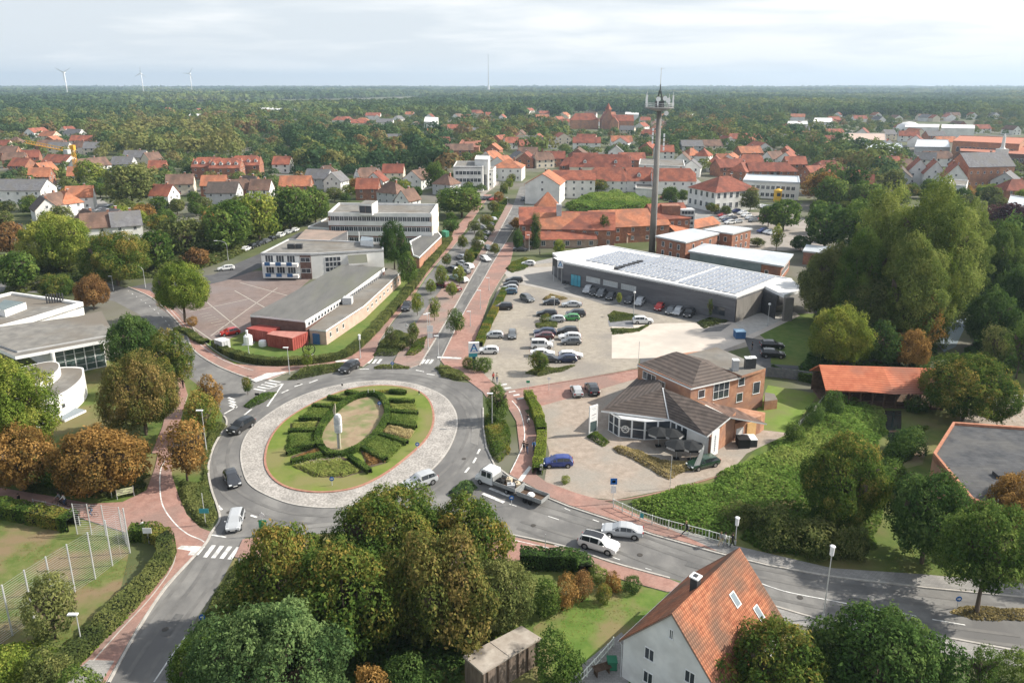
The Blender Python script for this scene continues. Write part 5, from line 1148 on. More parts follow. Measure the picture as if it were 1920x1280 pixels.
flatb([(1888, 385), (1935, 395), (1940, 372), (1895, 365)], 9, G_, F_MT, 'glazed grey building at the right frame edge among the trees', 2, 5)
for px, h, lab in (([(1697, 238), (1760, 239), (1762, 233), (1698, 232)], 9, 'long white warehouse left of its neighbour near the right horizon'), ([(1765, 240), (1828, 241), (1828, 234), (1766, 233)], 9, 'long white warehouse right of its neighbour near the right horizon'), ([(1476, 232), (1515, 233), (1514, 227), (1478, 227)], 9, 'white shed roofs at the centre right of the far town'),
                   ([(1525, 228), (1562, 229), (1560, 221), (1528, 221)], 12, 'beige block standing above the far town on the right'), ([(312, 218), (378, 219), (378, 213), (314, 213)], 9, 'long white warehouse in the woods at the left'), ([(255, 224), (272, 224), (272, 219), (256, 219)], 8, 'small grey-white shed in the woods at the left'),
                   ([(486, 206), (530, 207), (530, 201), (488, 201)], 9, 'white hall in the woods left of centre'), ([(532, 209), (560, 209), (560, 204), (534, 204)], 8, 'short white hall in the woods left of centre'), ([(795, 228), (820, 229), (822, 220), (797, 219)], 12, 'white flat block in the trees behind the office block'),
                   ([(925, 216), (968, 216), (966, 212), (927, 212)][:0] or [(1172, 214), (1198, 215), (1198, 210), (1173, 210)], 9, 'white hall beside the gothic school'), ([(1285, 216), (1303, 217), (1303, 212), (1286, 212)], 9, 'little white hall right of the tower platform')):
    flatb(px, h, W_, F_WH, lab, 0, 1)
# gothic school
def school():
    c = P(1130, 222, 12); r = root_at('red_school', [c], 'large red-brick school with ornate gables on the far side of the town')
    k_ = .62
    for dx, dy, yaw, L_, Wd, hw, hr, kd in ((-34, 8, 0, 52, 20, 14, 24, 'hip'), (8, 0, 90, 34, 22, 15, 30, 'gable'), (36, -6, 0, 40, 18, 13, 22, 'gable'), (18, -30, 80, 22, 16, 11, 20, 'gable')):
        h_ = house(c+Vector((dx, dy, 0))*k_, yaw, L_*k_, Wd*k_, hw*.75, hr*.72, BRICKO, R_RED, kd, chim=1, rows=3, nl=7, ng=3, lod=2)
        M_ = h_.matrix_basis.copy()
        for ch in list(h_.children):
            mw = M_ @ ch.matrix_basis; ch.parent = r; ch.matrix_basis = Matrix.Translation(-r.location) @ mw
        bpy.data.objects.remove(h_)
    mb = MB(); mb.box(3, 9, -5, 1, 5, 22, BRICKO); mb.v = [(x, y, z) for x, y, z in mb.v]; mb.lathe([(4.2, 22), (.2, 29)], R_RED, 4, (6, -2, 0)); mb.build('tower', r)
    HOUSES.append((c.x, c.y, 34))
school()
# white tower of the town hall
c = P(1868, 345); r = empty('white_tower', c); tag(r, 'slim white openwork tower in front of the tall brick hall', 'tower'); mb = MB(); mb.box(-2.2, 2.2, -2, 2, 0, 18, W_); mb.build('shaft', r); mb = MB(); mb.lathe([(1.6, 18), (.9, 19), (.7, 24), (.05, 26)], W_, 8); mb.build('spire', r)
for k in range(5): link('window', win_mesh(2.2, 1.8, 2, 1, WHITEM, GLASS), r, (0, -2.01, 1.5+k*3.3), 0)
c = P(1702, 250); mb = MB(); mb.lathe([(0.1, 12), (6, 11), (11, 8), (13, 4), (13, 0)][::-1], F_WH, 20); o = mb.build('domed_hall', loc=c, smooth=True); tag(o, 'white domed hall near the right horizon', 'building')
# small houses scattered through the far town
for i in range(205):
    for _ in range(30):
        u, v = rnd.uniform(20, 1900), rnd.choice([rnd.uniform(198, 222), rnd.uniform(215, 262), rnd.uniform(255, 310)])
        if 170 < u < 620 and v > 232 or 540 < u < 860 and v > 250 or 1690 < u and v > 290: continue
        c = P(u, v, 6)
        if all(math.hypot(c.x-a, c.y-b) > rr+9 for a, b, rr in HOUSES): break
    th(u, v, rnd.uniform(11, 20), rnd.uniform(9, 13), rnd.choice([0, 10, 60, 80, -20, 100]), rnd.choice([W_, W_, W_, C_, K_]), rnd.choice([R_RED, R_RED, R_DRED, R_BR, R_GR, R_OR]), rnd.choice(['gable', 'gable', 'half']))
# wind turbines and the far mast
def turbine(u, v, hub, label, rot, br=38):
    c = P(u, v); r = empty('wind_turbine', c); tag(r, label, 'wind turbine', 'wind turbines on the horizon')
    mb = MB(); mb.cyl((0, 0, 0), (0, 0, hub), 2.2, 1.2, WHITEM, 12); mb.build('tower', r, smooth=True)
    mb = MB(); mb.box(-2, 2, -5, 5, hub-1.8, hub+2, WHITEM); mb.lathe([(.1, 0), (1.6, 1.5), (2, 4)], WHITEM, 10, (0, -6, hub)); mb.build('nacelle', r)
    for k in range(3):
        a = rot+k*2*math.pi/3; m1 = MB(); d = Vector((math.cos(a), 0, math.sin(a))); e = Vector((-math.sin(a), .25, math.cos(a)))
        o_ = Vector((0, -7, hub)); 
        st = [(0, 1.0), (.15, 2.2), (.5, 1.5), (1, .4)]
        pr = [(o_+d*t*br-e*w_*.8, o_+d*t*br+e*w_*.8, w_) for t, w_ in st]
        for y in (-.25, .25):
            L1 = [tuple(p[0]+Vector((0, y, 0))) for p in pr]+[tuple(p[1]+Vector((0, y, 0))) for p in pr[::-1]]; m1.poly(L1 if y < 0 else L1[::-1], WHITEM)
        m1.build('blade', r)
turbine(128, 185, 90, 'wind turbine, leftmost and nearest on the horizon', .5, 32); turbine(270, 180, 95, 'wind turbine, middle of the three at the left', 1.5, 30); turbine(361, 180, 95, 'wind turbine, rightmost of the three at the left', 1.0, 30)
c = P(916, 176); r = empty('broadcast_mast', c); tag(r, 'very tall thin mast with a white base on the horizon', 'mast'); mb = MB(); mb.cyl((0, 0, 0), (0, 0, 45), 7, 6, WHITEM, 10); mb.build('base', r); mb = MB(); mb.cyl((0, 0, 45), (0, 0, 205), 2.6, 1.2, GREYR, 6); mb.build('mast', r)
# construction crane in the left of the town
def crane():
    c = P(148, 352); r = empty('tower_crane', c); tag(r, 'yellow tower crane among the red roofs at the left', 'crane'); Y = mat('crane_yellow', (.65, .33, .04), (.72, .40, .06), 1, .6)
    hgt = 19; mb = MB()
    for i in range(9):
        z0, z1 = i*hgt/9, (i+1)*hgt/9
        for a, b in (((-.7, -.7), (.7, -.7)), ((.7, -.7), (.7, .7)), ((.7, .7), (-.7, .7)), ((-.7, .7), (-.7, -.7))): mb.tube([(*a, z0), (*b, z1)], .09, Y, 4); mb.tube([(*a, z0), (*a, z1)], .12, Y, 4)
    mb.build('mast', r); mb = MB()
    for a, b in (((0, 0), (-32, 14)),):
        for q, zz_ in (((-.6, 0), 0), ((.6, 0), 0), ((0, 0), 1.4)): mb.tube([(q[0], -8, hgt+zz_), (a[0]+b[0]+q[0], b[1], hgt+zz_+2)], .2, Y, 4)
        for i in range(14):
            t = i/14; mb.tube([(-32*t-.6, -8+22*t, hgt+2*t), (-32*(t+.035), -8+22*(t+.035), hgt+1.4+2*t), (-32*(t+.07)+.6, -8+22*(t+.07), hgt+2*t)], .07, Y, 4)
    mb.build('jib', r); mb = MB(); mb.box(-1, 1, -1, 1, hgt-.5, hgt+2, Y); mb.box(1, 3, -10, -7, hgt-1.5, hgt+.5, GREYR); mb.build('cab', r)
crane()
o = None
# ================================================================ TREES AND PLANTS
PAL = {
 'green': [(.020, .042, .010), (.042, .075, .016), (.072, .110, .026), (.12, .155, .04)],
 'dark': [(.016, .034, .010), (.030, .058, .016), (.050, .088, .024), (.085, .125, .036)],
 'lime': [(.038, .065, .012), (.080, .118, .020), (.14, .17, .033), (.22, .22, .05)],
 'orange': [(.045, .036, .014), (.12, .075, .024), (.21, .125, .040), (.29, .18, .065)],
 'mixed': [(.020, .040, .010), (.045, .078, .017), (.095, .118, .026), (.21, .15, .042)],
 'ochre': [(.024, .038, .012), (.058, .074, .02), (.12, .108, .032), (.20, .145, .055)],
 'fresh': [(.028, .060, .012), (.060, .108, .022), (.105, .16, .035), (.17, .20, .055)],
 'rust': [(.034, .030, .014), (.085, .052, .022), (.155, .085, .036), (.22, .14, .055)],
 'dry': [(.09, .075, .035), (.17, .14, .065), (.26, .21, .10), (.33, .28, .15)],
 'purple': [(.022, .012, .014), (.042, .020, .024), (.065, .032, .036), (.09, .05, .045)],
 'willow': [(.038, .060, .016), (.080, .112, .028), (.135, .165, .042), (.20, .215, .065)],
 'spruce': [(.016, .034, .014), (.036, .066, .024), (.07, .11, .040), (.115, .16, .06)],
 'olive': [(.026, .040, .014), (.055, .072, .024), (.095, .11, .036), (.15, .155, .055)]}
LM = {k: leafmat('foliage_'+k, [tuple(c*1.8 for c in q) for q in v]) for k, v in PAL.items()}
ADJ = {'green': 'green', 'dark': 'dark green', 'lime': 'yellow-green', 'orange': 'orange-brown autumn', 'mixed': 'green tree turning orange', 'rust': 'rusty red-brown', 'ochre': 'ochre', 'fresh': 'fresh green', 'dry': 'dry', 'purple': 'purple-leaved', 'willow': 'pale willow-like', 'spruce': 'blue-green', 'olive': 'olive green'}
BARK = mat('bark', (.07, .055, .042), (.14, .11, .085), 3, .95, coord='obj')
CR = {}
# shape: (rx, rz/rx) prototypes with radius R0 at three sizes of leaf
SPEC = {'L': (7.5, 90000, .25, 190), 'M': (4.5, 36000, .21, 110), 'S': (2.2, 6000, .17, 26), 'F': (5.0, 4600, .52, 46)}
RATIO = {'round': .86, 'egg': 1.2, 'tall': 1.75, 'cone': 1.5, 'column': 2.2}
def crown(sz, shape, var):
    k = (sz, shape, var)
    if k not in CR:
        R0, n, lf, nl = SPEC[sz]; rz = R0*RATIO[shape]
        p, nr, s, h = crown_pts(hash_(k), R0, rz, 0, nl, n, lf, {'L': .17, 'M': .20, 'S': .32, 'F': .26}[sz], shape, .62 if shape == 'round' else .85)
        zx = float(np.percentile(p[:, 2], 99.5)); zn = float(np.percentile(p[:, 2], 1)); rr = float(np.percentile(np.hypot(p[:, 0], p[:, 1]), 97))
        CR[k] = (leaf_mesh('crown', p, nr, s, h, LM['green']), zx, zn, rr)
    return CR[k]
def hash_(k): return sum(ord(c)*(i+3) for i, c in enumerate(str(k))) % 9000
TR = {}
def trunk_mesh(var):
    if var not in TR:
        r_ = random.Random(var); mb = MB()
        mb.tube([(0, 0, 0), (.06, .02, .22), (-.04, .05, .5), (.03, 0, .78)], [.5, .34, .28, .16], BARK, 8)
        for i in range(6):
            a = i*1.05+r_.uniform(-.3, .3); z = r_.uniform(.3, .5); L_ = r_.uniform(4.2, 6.6)
            mb.tube([(0, 0, z), (math.cos(a)*L_*.4, math.sin(a)*L_*.4, z+.16), (math.cos(a)*L_, math.sin(a)*L_, z+.34)], [.16, .11, .04], BARK, 5)
        TR[var] = mb.mesh('trunk', True)
    return TR[var]
TREES = []; NT = [0]
def place_tree(x, y, ht, r, kind, shape='round', sz=None, label=None, look=None, cb=None, group=None, z0=0.0, name='tree', bush=False, where=None):
    d = math.hypot(x, y)
    sz = sz or ('F' if d > 210 else ('L' if r > 5.6 else ('M' if r > 3.0 else 'S')))
    NT[0] += 1; var = NT[0] % 3
    R = empty(name, (x, y, z0))
    cb = cb if cb is not None else (.02*ht if bush else .2*ht)
    asp = (ht-cb)/(2*r); shp = shape if shape == 'column' else ('round' if asp < 1.02 else ('egg' if asp < 1.5 else 'tall')); me, zx, zn, rr = crown(sz, shp, var)
    c = link('crown', me, R); c.material_slots[0].link = 'OBJECT'; c.material_slots[0].material = LM[kind]
    sxy = r/rr; szz = (ht-cb)/(zx-zn); c.scale = (sxy, sxy, szz); c.location = (0, 0, cb-zn*szz); c.rotation_euler = (0, 0, NT[0]*2.4)
    if not bush:
        t = link('trunk', trunk_mesh(var), R); t.scale = (max(.12, r*.115), max(.12, r*.115), ht*.92); t.rotation_euler = (0, 0, NT[0]*1.3)
    TREES.append((x, y, r))
    if label: tag(R, label, 'bush' if bush else 'tree', group)
    else: auto(R, look or ((ADJ[kind] if kind != 'mixed' else 'green and orange')+{'round': ' round', 'egg': ' oval', 'cone': ' conical', 'column': ' columnar'}[shape]+(' bush' if bush else ' tree')), 'bush' if bush else 'tree', group or ('bushes' if bush else 'trees'), where)
    return R
def tree(u, vb, vt, rpx, kind, shape='round', **k):
    p = P(u, vb); yv = (VC-vt)/FP; ht = CH+p.y*(-sP+yv*cP)/(cP+yv*sP)
    # the crown leans out over its base line: take off its near half
    r = rpx*(p.y*cP+ (CH-ht*.6)*sP)/FP
    ht = max(1.0, ht - .25*r*.35)
    return place_tree(p.x, p.y, ht, r, kind, shape, **k)
# --- foreground
tree(545, 1195, 985, 100, 'mixed', label='big orange-green tree at the left end of the foreground clump below the roundabout', shape='round')
tree(735, 1110, 918, 118, 'mixed', label='tallest orange-green tree of the foreground clump, right under the roundabout', shape='round')
tree(875, 1100, 935, 82, 'mixed', label='green and ochre tree at the right end of the foreground clump')
tree(650, 1230, 1015, 110, 'mixed', label='ochre tree in the middle of the foreground clump, behind the blue-green one')
tree(830, 1215, 1000, 105, 'ochre', label='brown-orange tree left of the shed roof in the foreground clump')
tree(470, 1225, 1085, 55, 'mixed', label='low ochre tree hanging over the verge right of the south road')
tree(935, 1180, 1050, 70, 'olive', label='dark olive tree right of the foreground clump above the shed')
tree(520, 1400, 1138, 150, 'spruce', label='broad blue-green tree at the bottom edge left of centre', sz='L')
tree(395, 1330, 1190, 70, 'green', label='green tree at the bottom edge beside the south road', sz='M')
tree(1450, 1340, 1170, 98, 'mixed', label='yellow-brown tree at the bottom in front of the white house'); tree(1350, 1330, 1225, 62, 'mixed', label='small ochre tree against the right wall of the white house')
tree(1640, 1340, 1145, 120, 'dark', label='broad dark green tree at the bottom edge right of the white house'); tree(1560, 1300, 1190, 70, 'dark', label='dark green tree between the ochre one and the broad one at the bottom'); tree(1730, 1340, 1225, 60, 'dark', label='small dark tree right of the broad dark one at the bottom')
tree(1831, 1300, 1207, 32, 'green', 'egg', label='clipped oval evergreen at the bottom right', name='conifer', cb=.1)
tree(1895, 1290, 1215, 36, 'green', label='low bright green shrub at the lower right corner', bush=True)
tree(1830, 1150, 945, 84, 'green', label='green street tree on the traffic island at the lower right', cb=4.4)
tree(1728, 1055, 888, 80, 'dark', label='dark green round tree behind the east road, left of the island tree'); tree(1572, 985, 818, 80, 'mixed', label='rust-tinged tree standing in the brook meadow', sz='L'); tree(1900, 1010, 893, 62, 'orange', label='orange tree in front of the slate-roofed building at the right edge')
tree(1805, 790, 665, 84, 'mixed', label='wide ochre and green tree right of the red-roofed bridge')
tree(105, 1195, 1075, 52, 'olive', 'egg', label='olive tree overgrowing the tall ball-catch fence at the lower left', cb=.6)
tree(30, 880, 662, 88, 'lime', label='big yellow-green tree at the left edge beside the arts centre', sz='L'); tree(45, 920, 800, 66, 'orange', label='orange tree under the big yellow-green one at the left edge'); tree(195, 925, 797, 82, 'orange', label='wide orange tree on the lawn above the banner'); tree(125, 915, 845, 45, 'mixed', label='low green-orange tree left of the wide orange one')
tree(275, 815, 662, 66, 'ochre', label='big brown-green tree between the arts centre and the west road', sz='L'); tree(256, 700, 588, 46, 'dark', label='dark green tree behind the big brown-green one'); tree(325, 735, 617, 40, 'mixed', label='green-orange tree overhanging the west road')
tree(352, 905, 788, 42, 'orange', 'egg', label='orange-rust oval tree between cycle path and roundabout'); tree(382, 825, 733, 36, 'mixed', 'egg', label='green-yellow oval tree left of the roundabout entry'); tree(398, 775, 702, 24, 'orange', 'egg', label='small orange tree by the north-west zebra crossing')
tree(348, 605, 490, 54, 'lime', label='free-standing round yellow-green tree by the paved square', cb=4.2); tree(177, 580, 515, 32, 'rust', label='rust-brown tree beside the west road behind the pavilion'); tree(110, 562, 512, 34, 'mixed', label='low orange-green tree behind the pavilion roof'); tree(38, 545, 470, 40, 'green', label='grey-green tree behind the pavilion at the left')
tree(222, 535, 432, 60, 'mixed', label='broad brown-orange tree left of the west road', sz='L'); tree(115, 510, 397, 66, 'lime', label='tall yellow-green tree among the street trees at the left', sz='L'); tree(290, 512, 432, 35, 'green', label='fresh green tree right of the broad brown-orange one'); tree(345, 480, 405, 44, 'olive', label='grey-olive tree above the round yellow-green one'); tree(368, 502, 464, 26, 'rust', label='dark red shrub-like tree above the paved square')
tree(430, 472, 377, 48, 'green', label='deep green tree, nearest of the row along the side street'); tree(487, 452, 358, 40, 'lime', label='yellow-green tree, second of the row along the side street'); tree(545, 432, 348, 40, 'green', label='green tree, third of the row along the side street'); tree(592, 420, 350, 32, 'green', label='green tree, last of the row along the side street')
tree(20, 480, 415, 34, 'rust', label='brownish tree at the left edge above the pavilion'); tree(250, 388, 307, 48, 'olive', label='big olive tree among the houses at the left'); tree(172, 352, 300, 26, 'lime', label='yellow-green tree just right of the crane')
tree(740, 505, 413, 27, 'dark', 'egg', label='tall dark green tree behind the white wing by the avenue'); tree(766, 540, 470, 20, 'green', 'egg', label='slim green tree right of the tall dark one by the avenue'); tree(866, 408, 348, 42, 'green', label='broad green tree right of the office block'); tree(838, 402, 352, 22, 'green', label='green tree touching the office block end wall')
tree(815, 360, 303, 20, 'green', 'egg', label='tall fresh green tree right of the white gabled house')
tree(933, 790, 722, 23, 'green', 'egg', label='dense oval tree by the roundabout exit to the yard', cb=.3)
tree(465, 740, 706, 11, 'mixed', label='little young tree on the north-west splitter island', sz='S')
for u, vb, vt, r, k in ((855, 628, 577, 17, 'green'), (829, 540, 497, 13, 'lime'), (862, 535, 497, 12, 'lime'), (808, 552, 522, 11, 'lime'), (783, 592, 548, 12, 'lime'), (815, 602, 556, 12, 'lime'), (838, 500, 474, 10, 'mixed'), (880, 500, 466, 12, 'mixed'), (895, 472, 442, 12, 'olive'), (868, 468, 440, 11, 'mixed'), (928, 478, 455, 10, 'mixed'), (890, 438, 412, 13, 'olive'), (910, 425, 400, 12, 'mixed'), (925, 400, 375, 12, 'mixed'), (935, 382, 358, 11, 'orange'), (945, 368, 342, 10, 'mixed'), (955, 355, 333, 9, 'lime'), (918, 440, 418, 11, 'olive'), (735, 655, 612, 15, 'olive'), (776, 640, 605, 12, 'mixed'), (772, 655, 625, 13, 'olive'), (960, 345, 325, 8, 'mixed'), (900, 455, 430, 10, 'olive'), (848, 560, 528, 11, 'lime'), (577, 690, 655, 11, 'lime')):
    tree(u, vb, vt, r, k, look='young %s street tree' % ADJ[k].replace('green tree turning orange', 'green-orange'), group='young trees of the avenue', where='along the avenue' if u > 600 else 'at the clipped hedge', sz='S')
for u, vb, vt, r, s in ((1004, 467, 399, 10, 'left'), (1131, 460, 403, 10, 'right')): tree(u, vb, vt, r, 'dark', 'column', label='dark columnar cypress, %s one of two at the brick complex' % s, name='cypress', sz='M', cb=.2)
for u, vb, vt, r, k in ((1280, 380, 355, 10, 'green'), (1406, 398, 350, 18, 'olive'), (1468, 432, 372, 34, 'green'), (1440, 425, 385, 20, 'green'), (1335, 400, 380, 12, 'mixed'), (1360, 405, 385, 10, 'olive'), (1048, 480, 448, 12, 'lime'), (972, 470, 430, 12, 'dark'), (1455, 470, 420, 12, 'lime'), (1420, 462, 445, 14, 'olive'), (1500, 470, 440, 22, 'dark'), (1165, 350, 330, 12, 'olive'), (1120, 360, 335, 20, 'mixed'), (975, 330, 305, 12, 'lime'), (1185, 340, 328, 10, 'dark')): tree(u, vb, vt, r, k)
# --- big trees at the right
tree(1722, 640, 335, 80, 'willow', label='enormous pale green poplar-like tree above the bridge, tallest of all', sz='L', cb=1.0); tree(1640, 610, 350, 66, 'willow', label='tall pale tree left of the enormous one', sz='L', cb=1.0)
tree(1690, 660, 440, 62, 'willow', label='pale green tree in front of the enormous one', sz='L'); tree(1738, 650, 430, 40, 'lime', 'egg', label='yellowish tree right in front of the enormous one', sz='L')
tree(1600, 640, 430, 50, 'green', label='mid-green tree at the left of the tall grove', sz='L')
tree(1795, 600, 378, 46, 'willow', 'egg', label='yellowish tall tree leaning right of the enormous one', sz='L')
tree(1560, 610, 455, 66, 'olive', label='dark olive tree beside the supermarket entrance', sz='L'); tree(1528, 580, 478, 36, 'olive', 'egg', label='dark olive slender tree touching the supermarket corner')
tree(1545, 470, 378, 42, 'dark', label='dark green tree above the metal-roofed offices'); tree(1600, 480, 375, 40, 'green', label='green tree above the low pale-roofed building'); tree(1610, 650, 520, 50, 'olive', label='shadowed olive tree in the middle of the right-hand grove')
tree(1570, 690, 572, 54, 'lime', label='yellow-green tree left in front of the grove behind the bridge', sz='L'); tree(1666, 650, 557, 32, 'orange', 'egg', label='ochre oval tree in the grove behind the bridge'); tree(1732, 668, 545, 26, 'orange', 'egg', label='golden slender tree beside the pond'); tree(1704, 690, 617, 36, 'orange', label='low orange tree right behind the bridge roof')
tree(1650, 690, 600, 30, 'dark', label='dark tree between yellow-green and orange ones behind the bridge')
tree(1855, 560, 415, 52, 'green', label='tall green tree at the right beyond the pond'); tree(1905, 620, 500, 55, 'dark', label='dark green tree at the right edge level with the pond'); tree(1900, 520, 400, 48, 'dark', label='deep green tree at the right edge above the pond'); tree(1885, 440, 378, 42, 'purple', label='purple-leaved tree at the upper right edge')
tree(1850, 655, 540, 46, 'dark', label='shadowy tree behind the pond'); tree(1905, 710, 600, 30, 'green', 'egg', label='slender green tree by the path at the right edge'); tree(1862, 690, 610, 28, 'olive', 'egg', label='slender olive tree right of the pond'); tree(1795, 540, 440, 50, 'green', label='green tree behind the yellowish tall one')
tree(1835, 706, 660, 24, 'mixed', label='low ochre tree between pond and wide ochre tree')
tree(1560, 780, 730, 24, 'dark', label='round dark bush at the bridge end', bush=True); tree(1525, 800, 755, 22, 'dark', label='dark bush below the bright lawn corner', bush=True); tree(1490, 830, 790, 22, 'green', label='green bush below the lawn edge', bush=True)
for u, vb, vt, r, k in ((2060, 700, 520, 70, 'green'), (2160, 640, 480, 60, 'dark'), (2020, 600, 450, 60, 'olive'), (2100, 560, 430, 50, 'green'), (2260, 760, 560, 70, 'lime'), (2080, 1090, 930, 60, 'green'), (2250, 1080, 900, 70, 'mixed'), (2130, 1400, 1200, 80, 'dark')): tree(u, vb, vt, r, k, where='beyond the right-hand grove')
# --- single bushes
for u, vb, vt, r, k, lab in ((1045, 1290, 1185, 50, 'green', 'big green bush right of the garden shed'), (760, 1300, 1225, 45, 'dark', 'dark bush left of the garden shed'), (700, 1330, 1250, 40, 'orange', 'orange bush at the bottom left of the shed'), (1010, 700, 657, 20, 'mixed', 'orange-green little tree at the lower end of the middle parking row'), (1023, 603, 588, 13, 'mixed', 'orange shrub in the middle parking row'),
                     (1060, 905, 890, 9, 'lime', 'yellow shrub at the red path by the blue car'), (905, 695, 668, 20, 'green', 'green shrub right of the supermarket sign'), (878, 690, 668, 12, 'mixed', 'ochre shrub left of the supermarket sign'), (361, 610, 592, 11, 'orange', 'bright orange shrub under the round yellow-green tree'), (1160, 790, 775, 1, 'olive', ''), (1330, 598, 560, 5, 'lime', 'thin young tree before the supermarket wall, right one'), (1161, 570, 548, 6, 'lime', 'thin young tree before the supermarket wall, left one'),
                     (1120, 1090, 1060, 20, 'willow', 'pale yellow garden shrub by the red path'), (1150, 1105, 1073, 18, 'orange', 'orange garden shrub by the red path'), (1185, 1108, 1078, 18, 'dark', 'dark garden shrub at the end of the border'), (1090, 1120, 1070, 20, 'rust', 'brown-red garden shrub in the border'), (1060, 1135, 1075, 24, 'orange', 'tall ochre shrub in the garden border'), (1020, 1150, 1085, 32, 'green', 'green shrub at the left of the garden border'), (1130, 1130, 1095, 16, 'mixed', 'low mixed shrub in front of the garden border'),
                     (90, 1290, 1215, 40, 'olive', 'scrubby bush at the lower left corner'), (150, 1320, 1250, 45, 'green', 'green bush at the bottom left beside the red path'), (20, 1280, 1215, 40, 'lime', 'yellowish bush in the lower left corner'), (1715, 770, 740, 26, 'dark', 'dark bush under the wide ochre tree'), (1700, 850, 800, 36, 'dark', 'dark bush at the brook near the slate-roofed building'), (1790, 1045, 1010, 26, 'orange', 'ochre bush at the verge left of the island tree'),
                     (1400, 985, 945, 40, 'olive', 'grey-olive bush above the railing end'), (1450, 1015, 950, 46, 'olive', 'dark brambly bush left of the lamp'), (1520, 1030, 970, 50, 'olive', 'broad brambly bush behind the street lamp'), (1595, 1045, 985, 34, 'olive', 'olive bush under the rust-tinged meadow tree')):
    if lab: tree(u, vb, vt, r, k, label=lab, bush='tree' not in lab or 'under' in lab or 'bush' in lab)
# --- middle distance: candidates scattered between the houses, nearest ones become single trees
POLYS = []
def inpx(u, v, poly):
    c = False; n = len(poly)
    for i in range(n):
        x0, y0 = poly[i]; x1, y1 = poly[(i+1) % n]
        if (y0 > v) != (y1 > v) and u < (x1-x0)*(v-y0)/(y1-y0)+x0: c = not c
    return c
NO = [[(800, 520), (850, 465), (930, 330), (950, 290), (1000, 290), (990, 350), (975, 420), (900, 540)], [(590, 460), (600, 385), (850, 375), (830, 480), (720, 540)], [(970, 480), (985, 380), (1050, 350), (1260, 390), (1500, 390), (1560, 470), (1500, 560), (1000, 520)], [(990, 300), (1310, 300), (1310, 372), (990, 372)], [(1290, 330), (1520, 330), (1520, 400), (1290, 400)], [(1690, 290), (1890, 290), (1890, 350), (1690, 350)],
      [(250, 510), (560, 430), (800, 450), (800, 700), (300, 700)], [(130, 395), (190, 372), (225, 400), (200, 430), (130, 420)], [(1560, 255), (1930, 255), (1930, 292), (1560, 292)], [(290, 210), (390, 210), (390, 222), (290, 222)], [(1060, 215), (1190, 215), (1190, 250), (1060, 250)], [(1690, 228), (1830, 228), (1830, 244), (1690, 244)], [(1470, 225), (1570, 225), (1570, 236), (1470, 236)]]
HI = [[(170, 240), (450, 245), (440, 300), (180, 292)], [(540, 262), (830, 258), (850, 335), (560, 322)], [(0, 150), (1920, 150), (1920, 212), (0, 212)], [(0, 205), (620, 205), (600, 262), (0, 255)], [(860, 240), (1060, 240), (1050, 290), (960, 300), (870, 285)], [(1240, 205), (1480, 225), (1470, 290), (1310, 262), (1240, 250)], [(1480, 290), (1700, 290), (1700, 400), (1480, 390)], [(1240, 245), (1560, 250), (1560, 290), (1240, 285)]]
rs = np.random.RandomState(11); cand = []
XY = []
grid = {}
def far_ok(x, y, r):
    gx, gy = int(x//14), int(y//14)
    for i in (-1, 0, 1):
        for j in (-1, 0, 1):
            for a, b, c in grid.get((gx+i, gy+j), ()):
                if math.hypot(a-x, b-y) < (c+r)*.62: return False
    grid.setdefault((gx, gy), []).append((x, y, r)); return True
HC = [(a, b, c) for a, b, c in HOUSES]
for x, y, r in TREES: grid.setdefault((int(x//14), int(y//14)), []).append((x, y, r))
for i in range(26000):
    y = 230+(1250-230)*rs.uniform()**.75; x = rs.uniform(-1, 1)*y*.76+rs.uniform(-12, 12)
    u, v = UV((x, y, 0))
    if u < -40 or u > 1960 or v > 470: continue
    if any(inpx(u, v, q) for q in NO): continue
    hi = any(inpx(u, v, q) for q in HI)
    if not hi and rs.uniform() > .30: continue
    r = rs.uniform(4.2, 8.6) if hi else rs.uniform(2.2, 4.6)
    if any(abs(a-x) < c+r*.5 and abs(b-y) < c*.8+r*.4 for a, b, c in HC): continue
    # the land right in front of a house is mostly open
    if any(abs(a-x) < c*.9 and 0 < b-y < 8+(r*1.9-4)*b/50*.75 for a, b, c in HC) and rs.uniform() < .88: continue
    if not far_ok(x, y, r): continue
    cand.append((y, x, r, hi, u, v))
cand.sort()
NKEEP = max(0, 292-len([t for t in TREES if t[2] > 1.3]))
kinds_ = ['green', 'green', 'dark', 'lime', 'olive', 'mixed', 'green', 'dark', 'lime', 'lime', 'olive', 'green', 'mixed', 'green', 'olive', 'rust', 'orange', 'green']
FAR = []
for i, (y, x, r, hi, u, v) in enumerate(cand):
    kd = ('lime', 'green', 'lime', 'willow')[rs.randint(4)] if (180 < u < 450 and 240 < v < 305) else ('dark' if (540 < u < 850 and 255 < v < 340 and rs.uniform() < .5) else kinds_[rs.randint(len(kinds_))])
    ht = r*rs.uniform(1.6, 2.2)*(1.0 if hi else .9); shp = 'round' if rs.uniform() < .75 else 'egg'
    if i < NKEEP: place_tree(x, y, ht, r, kd, shp, sz='F', group='trees among the houses')
    else: FAR.append((x, y, ht, r, kd))
print('candidate trees', len(cand), 'kept', NKEEP)
